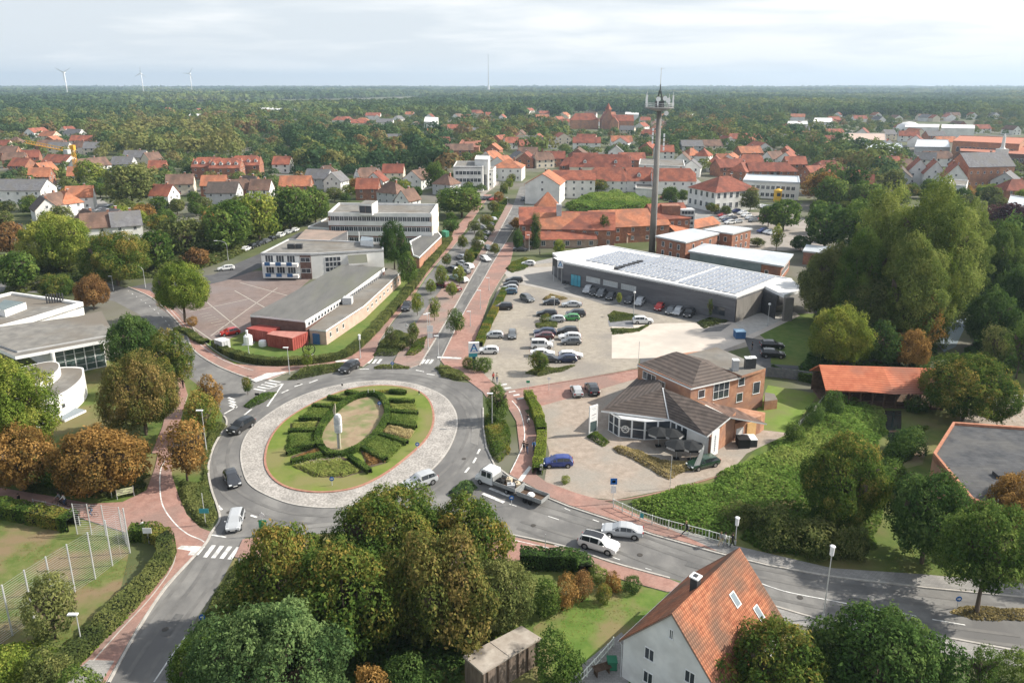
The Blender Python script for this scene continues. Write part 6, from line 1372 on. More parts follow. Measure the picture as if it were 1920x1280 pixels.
# --- everything farther away reads as one mass: woods up to the horizon
def woodland():
    C, Nn, S, Hh = [], [], [], []
    hv = {'willow': .7, 'dark': .1, 'green': .3, 'olive': .42, 'lime': .62, 'mixed': .52, 'orange': .86, 'rust': .95}
    def add(x, y, ht, r, h, n, lf):
        d = sph(rs, n); d[:, 2] = np.abs(d[:, 2])*1.15-.2
        wob = 1+.2*np.sin(d[:, 0]*5+x)*np.sin(d[:, 1]*5+y)+.1*rs.normal(size=n)
        p = d*np.array([r, r, ht*.52])*wob[:, None]+np.array([x, y, ht*.46]); C.append(p); Nn.append(d+rs.normal(size=d.shape)*.35); S.append(lf*rs.uniform(.6, 1.3, n)); Hh.append(h+rs.normal(size=n)*.03)
    for x, y, ht, r, kd in FAR: add(x, y, ht, r, hv[kd]+rs.normal()*.06, 250 if y < 600 else 150, r*(.25 if y < 600 else .29))
    y = 1150.0
    while y < 8500:
        st = max(10.5, y/85); w_ = y*.75
        for x in np.arange(-w_, w_, st):
            xx, yy = x+rs.uniform(-.5, .5)*st, y+rs.uniform(-.5, .5)*st
            u, v = UV((xx, yy, 0))
            if any(inpx(u, v, q) for q in NO): continue
            f = math.sin(xx*.0021+yy*.0011)+math.sin(xx*.0037-yy*.0019+2)+math.sin(yy*.004)*.5
            if f > 1.15 and yy > 1300: continue
            if any(abs(a-xx) < c+4 and -14 < b-yy < b*.16 for a, b, c in HC): continue
            r = st*rs.uniform(.5, .85); ht = rs.uniform(11, 20)*(1+.15*math.sin(xx*.004)); add(xx, yy, ht, r, float(np.clip(.28+.13*math.sin(xx*.006+yy*.003)+.1*math.sin(xx*.013-yy*.008)+rs.normal()*.08, 0, .72)), 44 if y < 2500 else 20, r*(.46 if y < 2500 else .62))
        y += st*.95 if y < 2500 else st*1.5
    C, Nn, S, Hh = [np.concatenate(a) for a in (C, Nn, S, Hh)]
    m = leafmat('foliage_far', [(.036, .070, .034), (.056, .104, .046), (.090, .142, .055), (.16, .20, .06), (.21, .21, .075), (.21, .15, .07)], .3)  # bluer greens than the near trees: some distance haze put into the leaf colour
    me = leaf_mesh('woodland', C, Nn, S, Hh, m, aspect=.9); o = link('woodland', me); tag(o, kind='stuff'); print('woodland faces', len(C))
woodland()
# --- masses of ground cover and clipped hedges
def mass(name, px, h, leaf, dens, kind, label=None, cat='shrubs', stuff=False, z=0.0, seed=None, group=None, world=None, **k):
    poly = world if world is not None else Pw(px); c = cen(poly)
    q = [(p[0]-c.x, p[1]-c.y) for p in poly]
    dens = (2.3 if not stuff else 2.0)/(.37*leaf*leaf)
    p_, n_, s_, h_ = bush_mass(q, h, leaf, dens, seed if seed is not None else int(abs(c.x*7+c.y*13)) % 999, base=z, **k)
    o = link(name, leaf_mesh(name, p_, n_, s_, h_, LM[kind]), loc=c)
    if stuff: o['kind'] = 'stuff'
    else: tag(o, label, cat, group)
    return o
def hedge(px, w_, h, kind='green', label=None, leaf=.2, closed=False, z=.0, sm=True, group=None, jit=.12, name='hedge', world=None):
    """clipped hedge along a line: leaves on a box-like profile around a solid dark green core"""
    q = world if world is not None else Pw(px)
    if sm: q = smooth(q, closed, 4)
    c = cen(q); q = [Vector((p.x-c.x, p.y-c.y, 0)) for p in q]; n = len(q); m = n if closed else n-1
    L_ = [(q[(i+1) % n]-q[i]).length for i in range(m)]; tot = sum(L_); rs_ = np.random.RandomState(int(tot*10) % 991)
    per = w_+2*h; N_ = int(tot*per*1.9/(leaf*leaf*.5)); seg = rs_.choice(m, N_, p=np.array(L_)/tot); t = rs_.uniform(size=N_)
    A_ = np.array([[q[i].x, q[i].y] for i in range(m)]); B_ = np.array([[q[(i+1) % n].x, q[(i+1) % n].y] for i in range(m)])
    d = B_-A_; dn = d/np.maximum(np.linalg.norm(d, axis=1, keepdims=True), 1e-6); nrm = np.stack([-dn[:, 1], dn[:, 0]], 1)
    p2 = A_[seg]+d[seg]*t[:, None]; s = rs_.uniform(0, per, N_)
    off = np.where(s < h, -w_/2, np.where(s < h+w_, s-h-w_/2, w_/2)); zz_ = np.where(s < h, s, np.where(s < h+w_, h, per-s))
    wv = 1+jit*(vnoise(p2[:, 0]+50, p2[:, 1]+50, .9, 3)-.5)*2
    pos = np.stack([p2[:, 0]+nrm[seg, 0]*off*wv, p2[:, 1]+nrm[seg, 1]*off*wv, z+zz_*wv], 1)
    sd = np.where(s < h, -1, np.where(s < h+w_, 0, 1)); nr = np.stack([nrm[seg, 0]*sd, nrm[seg, 1]*sd, (sd == 0).astype(float)], 1)+rs_.normal(size=(N_, 3))*.4
    hue = .5+(vnoise(p2[:, 0]+9, p2[:, 1]+9, 1.6, 8)-.5)*.7+rs_.normal(size=N_)*.12
    o = link(name, leaf_mesh(name, pos, nr, leaf*rs_.uniform(.6, 1.3, N_), hue, LM[kind]), loc=c)
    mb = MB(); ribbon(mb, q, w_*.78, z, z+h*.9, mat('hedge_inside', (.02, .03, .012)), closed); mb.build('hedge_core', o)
    tag(o, label, 'hedge', group); return o
# roundabout planting
hedge(None, .9, .75, 'green', 'oval clipped hedge ring in the middle of the roundabout', world=[Vector((p.x, p.y, 0)) for p in OV], sm=False, closed=True, z=.2)
RH = [((730, 739), (762, 741)), ((729, 756), (777, 758)), ((731, 777), (784, 780)), ((728, 799), (781, 806)), ((712, 820), (764, 836)), ((655, 862), (694, 890)), ((648, 740), (672, 744)), ((615, 750), (655, 755)), ((586, 766), (624, 768)), ((561, 790), (610, 790)), ((541, 814), (592, 813)), ((538, 856), (600, 836)), ((546, 872), (603, 858)), ((675, 842), (724, 868))]
nm_ = ['top right', 'second from the top on the right', 'third from the top on the right', 'fourth from the top on the right', 'fifth from the top on the right', 'lower right, beside the flower bed', 'top left', 'second from the top on the left', 'third from the top on the left', 'fourth from the top on the left', 'fifth from the top on the left', 'lowest but one on the left', 'lowest on the left, above the flower bed', 'lower right, in front of the green block']
for (a, b), s in zip(RH, nm_): hedge([a, b], .75, .65, 'green', 'straight clipped hedge spoke of the roundabout, '+s, sm=False, z=.2, group='hedge spokes of the roundabout')
for px, lab in (([(682, 838), (726, 870), (757, 834), (712, 818)], 'square clipped green block right of the oval hedge'), ([(536, 846), (594, 836), (592, 815), (543, 816)], 'square clipped green block left of the oval hedge'), ([(563, 788), (608, 788), (622, 770), (582, 768)], 'flat clipped green block at the upper left of the oval hedge'), ([(730, 795), (780, 800), (783, 782), (731, 779)], 'flat clipped green block at the right of the oval hedge')):
    mass('hedge_block', px, .4, .2, 26, 'green', lab, 'hedge', z=.2, huef=.72, rough=.12, edge=.35, lump=1.2, group='clipped green blocks of the roundabout')
for px, k, lab in (([(548, 876), (590, 866), (640, 862), (680, 886), (640, 897), (590, 896)], 'willow', 'rose and flower bed at the lower edge of the roundabout'), ([(728, 800), (780, 810), (764, 828), (716, 812)], 'dry', 'dry ochre flower bed between hedge spokes on the right'), ([(732, 759), (780, 761), (782, 774), (733, 773)], 'willow', 'pale flower bed between upper hedge spokes on the right'), ([(672, 737), (752, 732), (754, 737), (700, 740)], 'lime', 'yellow-green bed at the top of the roundabout'), ([(547, 796), (596, 793), (592, 807), (546, 808)], 'willow', 'yellow flower bed between hedge spokes on the left'), ([(680, 850), (690, 876), (722, 868)], 'rust', 'dull red bed at the lower right of the roundabout'), ([(548, 862), (598, 843), (606, 852), (552, 869)], 'rust', 'dull red bed at the lower left of the roundabout'), ([(620, 757), (655, 757), (640, 764), (628, 765)], 'lime', 'small yellowish bed at the upper left of the roundabout')):
    mass('flower_bed', px, .4, .16, 30, k, lab, 'flower bed', z=.2, huef=.8, rough=.7, edge=.3, lump=.8, group='flower beds of the roundabout')
# hedges
hedge([(404, 648), (425, 664), (460, 676), (500, 683), (560, 683), (610, 678), (645, 670), (668, 655), (700, 625), (735, 585), (770, 545), (800, 505)], 1.6, 1.3, 'olive', 'long clipped hedge curving round the lawn in front of the hall')
hedge([(312, 1022), (312, 1050), (290, 1085), (250, 1130), (205, 1175), (165, 1215), (120, 1260), (95, 1320)], 1.7, 1.5, 'olive', 'clipped hedge between the red path and the sports field', leaf=.24)
hedge([(245, 1010), (280, 1008), (310, 1020)], 1.8, 1.5, 'mixed', 'short hedge at the bend of the red path by the fence', leaf=.24)
hedge([(-20, 958), (40, 970), (100, 982), (140, 990)], 2.0, 1.7, 'mixed', 'autumn-coloured hedge along the sports field at the left', leaf=.26)
hedge([(990, 745), (1000, 765), (1010, 790), (1016, 815)], 1.4, 1.3, 'lime', 'yellow-green hedge between cycle path and yard, upper piece'); hedge([(1016, 818), (1014, 850), (1008, 875), (1008, 890)], 1.3, 1.2, 'lime', 'yellow-green hedge between cycle path and yard, lower piece')
hedge([(947, 545), (930, 580), (915, 610), (898, 650)], 1.6, 1.0, 'mixed', 'rough ochre hedge between the red pavement and the car park')
hedge([(975, 1060), (1030, 1062), (1085, 1066), (1098, 1085)], 1.6, 1.8, 'dark', 'dark garden hedge along the red path by the two cars', leaf=.26)
hedge([(330, 620), (352, 625), (372, 640), (388, 645)], 1.6, .8, 'olive', 'low hedge by the paved square under the round tree'); hedge([(800, 505), (830, 470), (845, 450)], 1.5, 1.2, 'olive', 'hedge beside the red path at the brick annex'); hedge([(1445, 700), (1535, 722)], .5, 1.6, 'dark', 'dark fence-like hedge behind the bright lawn', sm=False)
# planted islands
for px, h, k, lab in (([(540, 713), (560, 696), (600, 686), (648, 682), (640, 694), (600, 703), (560, 712)], .8, 'olive', 'low planted bed north-west of the roundabout'), ([(816, 690), (840, 688), (868, 700), (886, 714), (860, 714), (830, 708)], .8, 'olive', 'low planted bed north-east of the roundabout'), ([(700, 688), (735, 684), (768, 688), (766, 692), (702, 692)], .5, 'olive', 'narrow planted bed between the two avenue lanes'), ([(455, 762), (488, 740), (520, 736), (512, 746), (470, 766)], .7, 'green', 'planted splitter island on the west arm'), ([(478, 1006), (484, 994), (520, 992), (540, 996), (530, 1006)], .6, 'green', 'planted splitter island on the south arm'), ([(840, 925), (862, 908), (885, 905), (896, 915), (880, 932), (850, 936)], .9, 'spruce', 'planted splitter island on the east arm'),
                      ([(412, 790), (424, 800), (400, 835), (388, 875), (392, 915), (405, 955), (404, 975), (394, 992), (372, 985), (350, 960), (336, 930), (338, 905), (380, 905), (380, 850), (395, 800)], .8, 'olive', 'long planted strip between red path and roundabout'), ([(912, 775), (925, 790), (950, 790), (958, 820), (955, 850), (935, 868), (918, 850), (908, 810)], 1.0, 'mixed', 'planted strip right of the roundabout with a red-leaved patch'),
                      ([(365, 1185), (400, 1120), (440, 1060), (500, 1055), (490, 1090), (440, 1150), (410, 1180)], .9, 'olive', 'verge of shrubs right of the south road'), ([(1782, 1148), (1800, 1136), (1930, 1142), (1930, 1164), (1830, 1162)], .35, 'dry', 'long planted traffic island at the lower right'),
                      ([(1143, 605), (1140, 590), (1150, 583), (1205, 592), (1188, 600)], .3, 'olive', 'grass-planted triangle in the car park, upper part'), ([(1145, 616), (1190, 616), (1220, 607), (1200, 622), (1148, 628)], .3, 'olive', 'grass-planted triangle in the car park, lower part'), ([(1305, 605), (1330, 596), (1368, 602), (1320, 616)], .5, 'olive', 'green patch at the supermarket corner'),
                      ([(1018, 562), (1030, 553), (1065, 560), (1040, 567)], .7, 'dry', 'dry grasses at the upper end of the middle parking row'), ([(985, 700), (1000, 690), (1040, 690), (1080, 685), (1060, 695), (1010, 706)], .5, 'olive', 'planted strip at the lower end of the middle parking row'), ([(1003, 606), (1045, 604), (1045, 614), (1006, 616)], .5, 'olive', 'planted strip across the middle parking row'),
                      ([(948, 505), (960, 492), (985, 485), (1000, 492), (985, 505), (960, 512)], .7, 'mixed', 'ochre planted corner at the car park entrance'), ([(700, 668), (715, 640), (740, 620), (770, 630), (765, 650), (740, 668)], .8, 'olive', 'shrubby median between the avenue lanes'), ([(760, 668), (780, 640), (800, 632), (795, 655), (778, 668)], .7, 'mixed', 'right half of the shrubby median by the roundabout'),
                      ([(860, 500), (900, 440), (940, 370), (955, 375), (925, 430), (890, 490)], .6, 'mixed', 'planting along the far median of the avenue'), ([(785, 480), (830, 440), (855, 420), (845, 450), (810, 495), (795, 500)], .9, 'olive', 'shrubs beside the brick annex'), ([(1100, 820), (1118, 812), (1145, 830), (1130, 838)], .8, 'mixed', 'little rockery below the pylon sign'), ([(1150, 840), (1175, 838), (1240, 865), (1290, 880), (1255, 900), (1200, 870), (1160, 850)], .7, 'dry', 'dry grasses and shrubs before the showroom windows'), ([(1240, 862), (1300, 868), (1300, 880), (1270, 888)], .4, 'dry', 'bare reddish shrubs beside the parasols')):
    mass('planting', px, h, .22, 16, k, lab, 'planting', rough=.6, edge=.5, lump=1.5)
# wild growth by the brook and other unbounded green
mass('undergrowth', [(1185, 942), (1255, 925), (1330, 905), (1390, 870), (1440, 845), (1500, 800), (1540, 745), (1600, 750), (1660, 765), (1668, 800), (1640, 860), (1600, 900), (1540, 950), (1420, 990), (1330, 1010), (1260, 985)], 1.5, .36, 7, 'fresh', stuff=True, rough=.75, edge=2, lump=4, huef=.62)
mass('undergrowth', [(1420, 985), (1500, 960), (1640, 880), (1700, 800), (1740, 800), (1700, 870), (1660, 950), (1640, 1030), (1560, 1050), (1440, 1030), (1370, 1010)], 1.4, .36, 5, 'green', stuff=True, rough=.8, edge=2, lump=4)
mass('undergrowth', [(1060, 388), (1100, 372), (1160, 368), (1225, 385), (1215, 400), (1150, 408), (1075, 400)], 4, .8, 1.6, 'fresh', stuff=True, rough=.5, edge=3, lump=7, huef=.6)
mass('undergrowth', [(360, 1330), (380, 1200), (450, 1130), (560, 1110), (960, 1080), (990, 1160), (880, 1210), (840, 1330)], 1.2, .4, 5, 'dark', stuff=True, rough=.8, edge=2, lump=3)
mass('undergrowth', [(-60, 1330), (-40, 1230), (60, 1205), (110, 1215), (170, 1180), (215, 1150), (240, 1160), (180, 1220), (110, 1290), (100, 1335)], 1.1, .32, 8, 'lime', stuff=True, rough=.8, edge=1.2, lump=2.2)
mass('undergrowth', [(1500, 700), (1740, 700), (1752, 610), (1775, 580), (1830, 585), (1820, 640), (1795, 668), (1830, 700), (1900, 700), (1990, 640), (1990, 480), (1560, 500), (1520, 560), (1545, 640)], 2.2, .7, 1.2, 'dark', stuff=True, rough=.8, edge=3, lump=7)
mass('undergrowth', [(20, 905), (120, 905), (280, 880), (270, 925), (190, 935), (60, 925)], .7, .25, 9, 'olive', stuff=True, rough=.8, edge=1, lump=2)
mass('undergrowth', [(0, 560), (60, 470), (280, 470), (330, 440), (560, 400), (640, 395), (560, 425), (410, 495), (300, 520), (220, 525), (120, 540), (60, 545)], 1.8, .7, 1.5, 'olive', stuff=True, rough=.9, edge=3, lump=8)
mass('grass_tufts', [(260, 440), (420, 425), (420, 490), (330, 510), (290, 480)], .9, .6, 1.5, 'dry', stuff=True, rough=.9, edge=2, lump=5)

def leaves_fallen(px, n, kind):
    poly = Pw(px); rs_ = np.random.RandomState(n); X = [p.x for p in poly]; Y = [p.y for p in poly]; x = rs_.uniform(min(X), max(X), n*2); y = rs_.uniform(min(Y), max(Y), n*2); d = dist_inside(poly, x, y)
    k = (d > 0) & (vnoise(x, y, 3.0, 4) > rs_.uniform(.3, .75, len(x))); x, y = x[k][:n], y[k][:n]; m = len(x)
    o = link('fallen_leaves', leaf_mesh('fallen_leaves', np.stack([x, y, np.full(m, .035)], 1), np.stack([rs_.normal(size=m)*.2, rs_.normal(size=m)*.2, np.ones(m)], 1), rs_.uniform(.06, .13, m), rs_.uniform(.3, 1, m), LM[kind])); o['kind'] = 'stuff'
leaves_fallen([(60, 700), (330, 700), (330, 860), (290, 930), (-20, 930)], 9000, 'orange')
leaves_fallen([(-60, 960), (250, 1000), (290, 1040), (120, 1260), (-60, 1300)], 5000, 'rust')
leaves_fallen([(1000, 1175), (1120, 1095), (1255, 1105), (1190, 1200), (1100, 1260), (1000, 1290)], 3000, 'ochre')
leaves_fallen([(1560, 1065), (1700, 960), (1950, 1000), (1950, 1110), (1700, 1080)], 4000, 'ochre')
LM['blossom'] = leafmat('foliage_blossom', [(.55, .50, .20), (.62, .58, .45), (.70, .66, .62), (.60, .35, .38)])
leaves_fallen([(548, 876), (590, 866), (640, 862), (680, 886), (640, 897), (590, 896)], 900, 'blossom'); bpy.data.objects['fallen_leaves.004'].location.z = .55; bpy.data.objects['fallen_leaves.004'].name = 'blossoms'
# ================================================================ VEHICLES
PT = {}
def paint(n, c): PT[n] = mat('paint_'+n, c, None, rough=.28, spec=.5, coat=.6); return PT[n]
for n_, c_ in dict(black=(.012, .013, .015), dark=(.035, .038, .045), grey=(.12, .13, .14), silver=(.42, .44, .46), white=(.74, .75, .75), blue=(.02, .045, .22), navy=(.018, .03, .075), petrol=(.04, .10, .16), red=(.42, .025, .02), maroon=(.10, .02, .025), green=(.05, .26, .07), darkgreen=(.02, .05, .03), icegreen=(.22, .32, .31)).items(): paint(n_, c_)
TYRE = mat('tyre', (.018, .018, .018), None, rough=.9); RIM = mat('wheel_rim', (.35, .36, .37), None, rough=.35, metal=.7); CGL = mat('car_glass', (.022, .027, .033), None, rough=.05, spec=.7)
HLM = mat('headlight', (.75, .78, .8), None, rough=.15, spec=.6); TLM = mat('tail_light', (.32, .012, .012), None, rough=.25); BLK = mat('black_plastic', (.02, .02, .02), None, rough=.6); PLATE = mat('number_plate', (.7, .7, .68), None)
# stations from rear to front: x, belt z, top z, half width scale ; windows: x ranges on the side, rear glass and windscreen station pairs
CT = {
 'hatch': dict(W=1.76, st=[(-2.02, .62, .66, .86), (-1.98, .86, .92, .94), (-1.86, .93, 1.02, .97), (-1.5, .94, 1.40, 1), (-.7, .92, 1.49, 1), (.2, .91, 1.45, 1), (.42, .91, 1.38, 1), (1.12, .90, .97, .99), (1.7, .80, .84, .97), (1.96, .66, .70, .88), (2.03, .5, .55, .8)], ax=1.27, r=.31),
 'suv': dict(W=1.88, st=[(-2.25, .70, .74, .88), (-2.2, .95, 1.02, .95), (-2.08, 1.04, 1.12, .97), (-1.78, 1.05, 1.58, 1), (-.8, 1.03, 1.68, 1), (.2, 1.02, 1.65, 1), (.45, 1.02, 1.56, 1), (1.15, 1.01, 1.09, .99), (1.9, .94, .98, .97), (2.18, .75, .8, .9), (2.25, .55, .6, .84)], ax=1.35, r=.36),
 'sedan': dict(W=1.82, st=[(-2.38, .65, .7, .86), (-2.32, .93, .97, .93), (-1.75, .95, 1.03, .97), (-1.1, .94, 1.36, 1), (-.5, .92, 1.44, 1), (.2, .91, 1.43, 1), (.42, .91, 1.36, 1), (1.15, .90, .97, .99), (1.95, .80, .84, .97), (2.3, .64, .69, .88), (2.38, .5, .55, .8)], ax=1.42, r=.33),
 'estate': dict(W=1.82, st=[(-2.33, .65, .7, .88), (-2.28, .9, .98, .94), (-2.12, .95, 1.06, .97), (-1.75, .95, 1.40, 1), (-.6, .93, 1.49, 1), (.25, .91, 1.46, 1), (.45, .91, 1.38, 1), (1.15, .90, .97, .99), (1.95, .80, .84, .97), (2.28, .64, .69, .88), (2.35, .5, .55, .8)], ax=1.4, r=.33),
 'van': dict(W=1.84, st=[(-2.2, .6, .66, .9), (-2.18, 1.0, 1.1, .96), (-2.1, 1.08, 1.3, .98), (-2.0, 1.08, 1.80, 1), (-.8, 1.06, 1.86, 1), (.5, 1.04, 1.82, 1), (.72, 1.04, 1.72, 1), (1.35, 1.02, 1.12, .99), (1.9, .94, .98, .96), (2.15, .7, .75, .9), (2.2, .5, .55, .84)], ax=1.35, r=.33)}
CM = {}
def car_parts(kind):
    if kind in CM: return CM[kind]
    T = CT[kind]; w_ = T['W']/2; st = T['st']; out = {}; pm = PT['grey']
    def ring(s):
        x, zb, zt, k = s; g = min(1, max(0, (zt-zb)/.45)); wr = w_*k*(.93-.20*g)
        low = .24 if abs(x) < abs(st[0][0])*.93 else .34
        half = [(w_*k*.9, low), (w_*k, low+.2), (w_*k, zb*.75), (w_*k*.96, zb), (wr, zt-.04), (wr*.7, zt)]
        return [(x, y, z) for y, z in half]+[(x, -y, z) for y, z in half[::-1]]
    mb = MB(); R_ = [ring(s) for s in st]; n = 12
    for r in R_: mb.v += r
    k = mb.mi(pm)
    for i in range(len(R_)-1):
        for j in range(n): mb.face([i*n+j, i*n+(j+1) % n, (i+1)*n+(j+1) % n, (i+1)*n+j], k)
    mb.face(list(range(n))[::-1], k); mb.face([(len(R_)-1)*n+j for j in range(n)], k)
    hx = st[-1][0]; 
    mb.box(hx-.12, hx+.015, -w_*.55, w_*.55, .38, .52, BLK); mb.box(-hx-.01, -hx+.1, -w_*.6, w_*.6, .36, .46, BLK)
    mb.box(hx, hx+.03, -.26, .26, .40, .50, PLATE); mb.box(-hx-.03, -hx, -.26, .26, .56, .66, PLATE)
    for sg in (-1, 1):
        mb.box(st[7][0]-.35, st[7][0]-.2, sg*(w_+.02), sg*(w_+.18), st[7][1]+.02, st[7][1]+.16, pm)
        for xx in (-T['ax'], T['ax']): mb.cyl((xx, sg*(w_-.25), T['r']), (xx, sg*(w_+.004), T['r']), T['r']+.06, T['r']+.06, BLK, 16)
    out['body'] = mb.mesh('body', False)
    def P_(i, j): return Vector(R_[i][j])
    def quad(name, pts, off):
        m = MB(); c = (pts[0]+pts[1]+pts[2]+pts[3])/4; nn = (pts[1]-pts[0]).cross(pts[3]-pts[0]).normalized()
        if nn.dot(Vector((c.x*.3, c.y, c.z-.6))) < 0: nn = -nn; pts = pts[::-1]
        q = [c+(p-c)*.93+nn*off for p in pts]; m.poly(q, CGL); m.poly([p-nn*.01 for p in q[::-1]], CGL); return m
    ws = quad('windscreen', [P_(7, 4), P_(7, 7), P_(6, 7), P_(6, 4)], .02)
    out['windscreen'] = ws.mesh('windscreen'); rw = quad('rear_window', [P_(2, 4), P_(2, 7), P_(3, 7), P_(3, 4)], .02); out['rear_window'] = rw.mesh('rear_window')
    for sgn, nm in ((0, 'side_window'), (1, 'side_window_b')):
        m = MB()
        for i0, i1 in ((3, 4), (4, 5)):
            a, b = (3, 4) if sgn == 0 else (8, 7)
            q = [P_(i0, a), P_(i1, a), P_(i1, b), P_(i0, b)]; c = sum(q, Vector())/4; q = [c+Vector(((p.x-c.x)*.94, 0, (p.z-c.z)*.84))+Vector((0, p.y-c.y, 0))*.84 for p in q]; o_ = Vector((0, .018 if sgn == 0 else -.018, .004)); q = [p+o_ for p in q]
            m.poly(q if sgn else q[::-1], CGL)
        q = [P_(5, a), P_(6, a), P_(6, b), P_(5, b)]; q2 = [P_(5, a), P_(7, a)*1, P_(6, b)*1]; c = sum(q2, Vector())/3; q2 = [c+(p-c)*.8+Vector((0, .02 if sgn == 0 else -.02, .004)) for p in q2]; m.poly(q2 if sgn else q2[::-1], CGL)
        q2 = [P_(3, a), P_(2, a), P_(3, b)]; c = sum(q2, Vector())/3; q2 = [c+(p-c)*.7+Vector((0, .02 if sgn == 0 else -.02, .004)) for p in q2]; m.poly(q2[::-1] if sgn else q2, CGL)
        out[nm] = m.mesh('side_window')
    m = MB(); m.cyl((0, -.1, 0), (0, .1, 0), T['r'], T['r'], TYRE, 18); out['wheel'] = m.mesh('wheel')
    m = MB(); m.cyl((0, -.112, 0), (0, .112, 0), T['r']*.64, T['r']*.64, RIM, 10); out['rim'] = m.mesh('rim')
    m = MB(); m.box(-.16, .05, -.17, .17, -.07, .07, HLM); out['headlight'] = m.mesh('headlight'); m = MB(); m.box(-.04, .12, -.14, .14, -.1, .1, TLM); out['tail_light'] = m.mesh('tail_light')
    CM[kind] = out; return out
def join_low(kind):
    k = kind+'_low'
    if k in CM: return CM[k]
    pr = car_parts(kind); T = CT[kind]; mb = MB()
    def add(me, off=(0, 0, 0)):
        i = len(mb.v); mb.v += [(v.co.x+off[0], v.co.y+off[1], v.co.z+off[2]) for v in me.vertices]
        for p in me.polygons: mb.face([i+q for q in p.vertices], mb.mi(me.materials[p.material_index]))
    for nm in ('body', 'windscreen', 'rear_window', 'side_window', 'side_window_b'): add(pr[nm])
    for x in (-T['ax'], T['ax']):
        for y in (-1, 1): add(pr['wheel'], (x, y*(T['W']/2-.09), T['r'])); add(pr['rim'], (x, y*(T['W']/2-.09), T['r']))
    CM[k] = mb.mesh('car'); return CM[k]
LKC = dict(black='black', dark='charcoal', grey='grey', silver='silver', white='white', blue='blue', navy='navy blue', petrol='petrol blue', red='red', maroon='dark red', green='bright green', darkgreen='dark green', icegreen='pale green')
LKT = dict(hatch='hatchback', suv='sport utility car', sedan='saloon car', estate='estate car', van='high-roofed van')
def car(a, b, kind, col, label=None, where=None, z=.03, group='parked cars'):
    p, q = P(*a), P(*b); c = (p+q)/2; yaw = math.atan2(q.y-p.y, q.x-p.x); return car_at(c, yaw, kind, col, label, where, z, group)
def car_at(c, yaw, kind, col, label=None, where=None, z=.03, group='parked cars'):
    pr = car_parts(kind); T = CT[kind]; far = c.length > 185
    if far:
        r = link('parked_car', join_low(kind), None, (c.x, c.y, z), yaw); r.material_slots[0].link = 'OBJECT'; r.material_slots[0].material = PT[col]
    else:
        r = empty('parked_car', (c.x, c.y, z), yaw); b = link('body', pr['body'], r); b.material_slots[0].link = 'OBJECT'; b.material_slots[0].material = PT[col]
        for nm in ('windscreen', 'rear_window', 'side_window', 'side_window_b'): link(nm.replace('_b', ''), pr[nm], r)
        for x in (-T['ax'], T['ax']):
            for y in (-1, 1): w_ = link('wheel', pr['wheel'], r, (x, y*(T['W']/2-.09), T['r'])); link('rim', pr['rim'], w_)
        hx = T['st'][-1][0]; zh = T['st'][-2][1]
        for y in (-1, 1): link('headlight', pr['headlight'], r, (hx-.08, y*(T['W']/2-.3), zh)); link('tail_light', pr['tail_light'], r, (-hx+.0, y*(T['W']/2-.28), T['st'][1][1]-.08))
    if label: tag(r, label, 'car', group)
    else: auto(r, '%s %s' % (LKC[col], LKT[kind]), 'car', group, where)
    return r
DR = 'cars driving on the roads'
r = car((464, 799), (441, 812), 'suv', 'black', 'black car driving down the left side of the roundabout, upper of two', group=DR, z=.02); car((430, 892), (442, 917), 'hatch', 'dark', 'dark grey car at the left of the roundabout, lower of two', group=DR, z=.02)
car((447, 966), (437, 1000), 'hatch', 'silver', 'silver car leaving the roundabout towards the lower zebra crossing', group=DR, z=.02); car((668, 687), (642, 702), 'suv', 'black', 'black car at the top of the roundabout', group=DR, z=.02)
car((806, 903), (770, 916), 'suv', 'silver', 'silver car on the roundabout half hidden by the foreground trees', group=DR, z=.02); car((1066, 872), (1026, 873), 'hatch', 'blue', 'bright blue hatchback parked at the yard edge by the cycle path')
car((1084, 746), (1078, 731), 'hatch', 'silver', 'small silver car, left one of two behind the pylon sign'); car((1115, 744), (1105, 726), 'suv', 'dark', 'dark sport utility car, right one of two behind the pylon sign')
car((1340, 869), (1295, 880), 'estate', 'darkgreen', 'dark green car parked beside the white feather flag'); r = car((1090, 1018), (1156, 1037), 'suv', 'white', 'white sport utility car with black roof on the east road', group=DR, z=.02)
mb = MB(); S_ = CT['suv']['st']
for i in (3, 4, 5): 
    a, b = S_[i], S_[i+1]; w_ = .94*(.93-.2); mb.poly([(a[0], -w_*.78, a[2]+.012), (b[0], -w_*.78, b[2]+.012), (b[0], w_*.78, b[2]+.012), (a[0], w_*.78, a[2]+.012)], PT['black'])
mb.build('roof_panel', r)
car((1203, 1006), (1130, 998), 'sedan', 'silver', 'silver-grey saloon on the far lane of the east road', group=DR, z=.02); car((1860, 783), (1866, 764), 'hatch', 'white', 'white car in the small car park above the slate roof'); car((1430, 652), (1464, 653), 'suv', 'black', 'black car by the lawn right of the supermarket, rear of two'); car((1430, 668), (1467, 670), 'suv', 'black', 'black car by the lawn right of the supermarket, front of two')
car((446, 625), (416, 630), 'hatch', 'red', 'red car half behind the container in front of the hall'); 
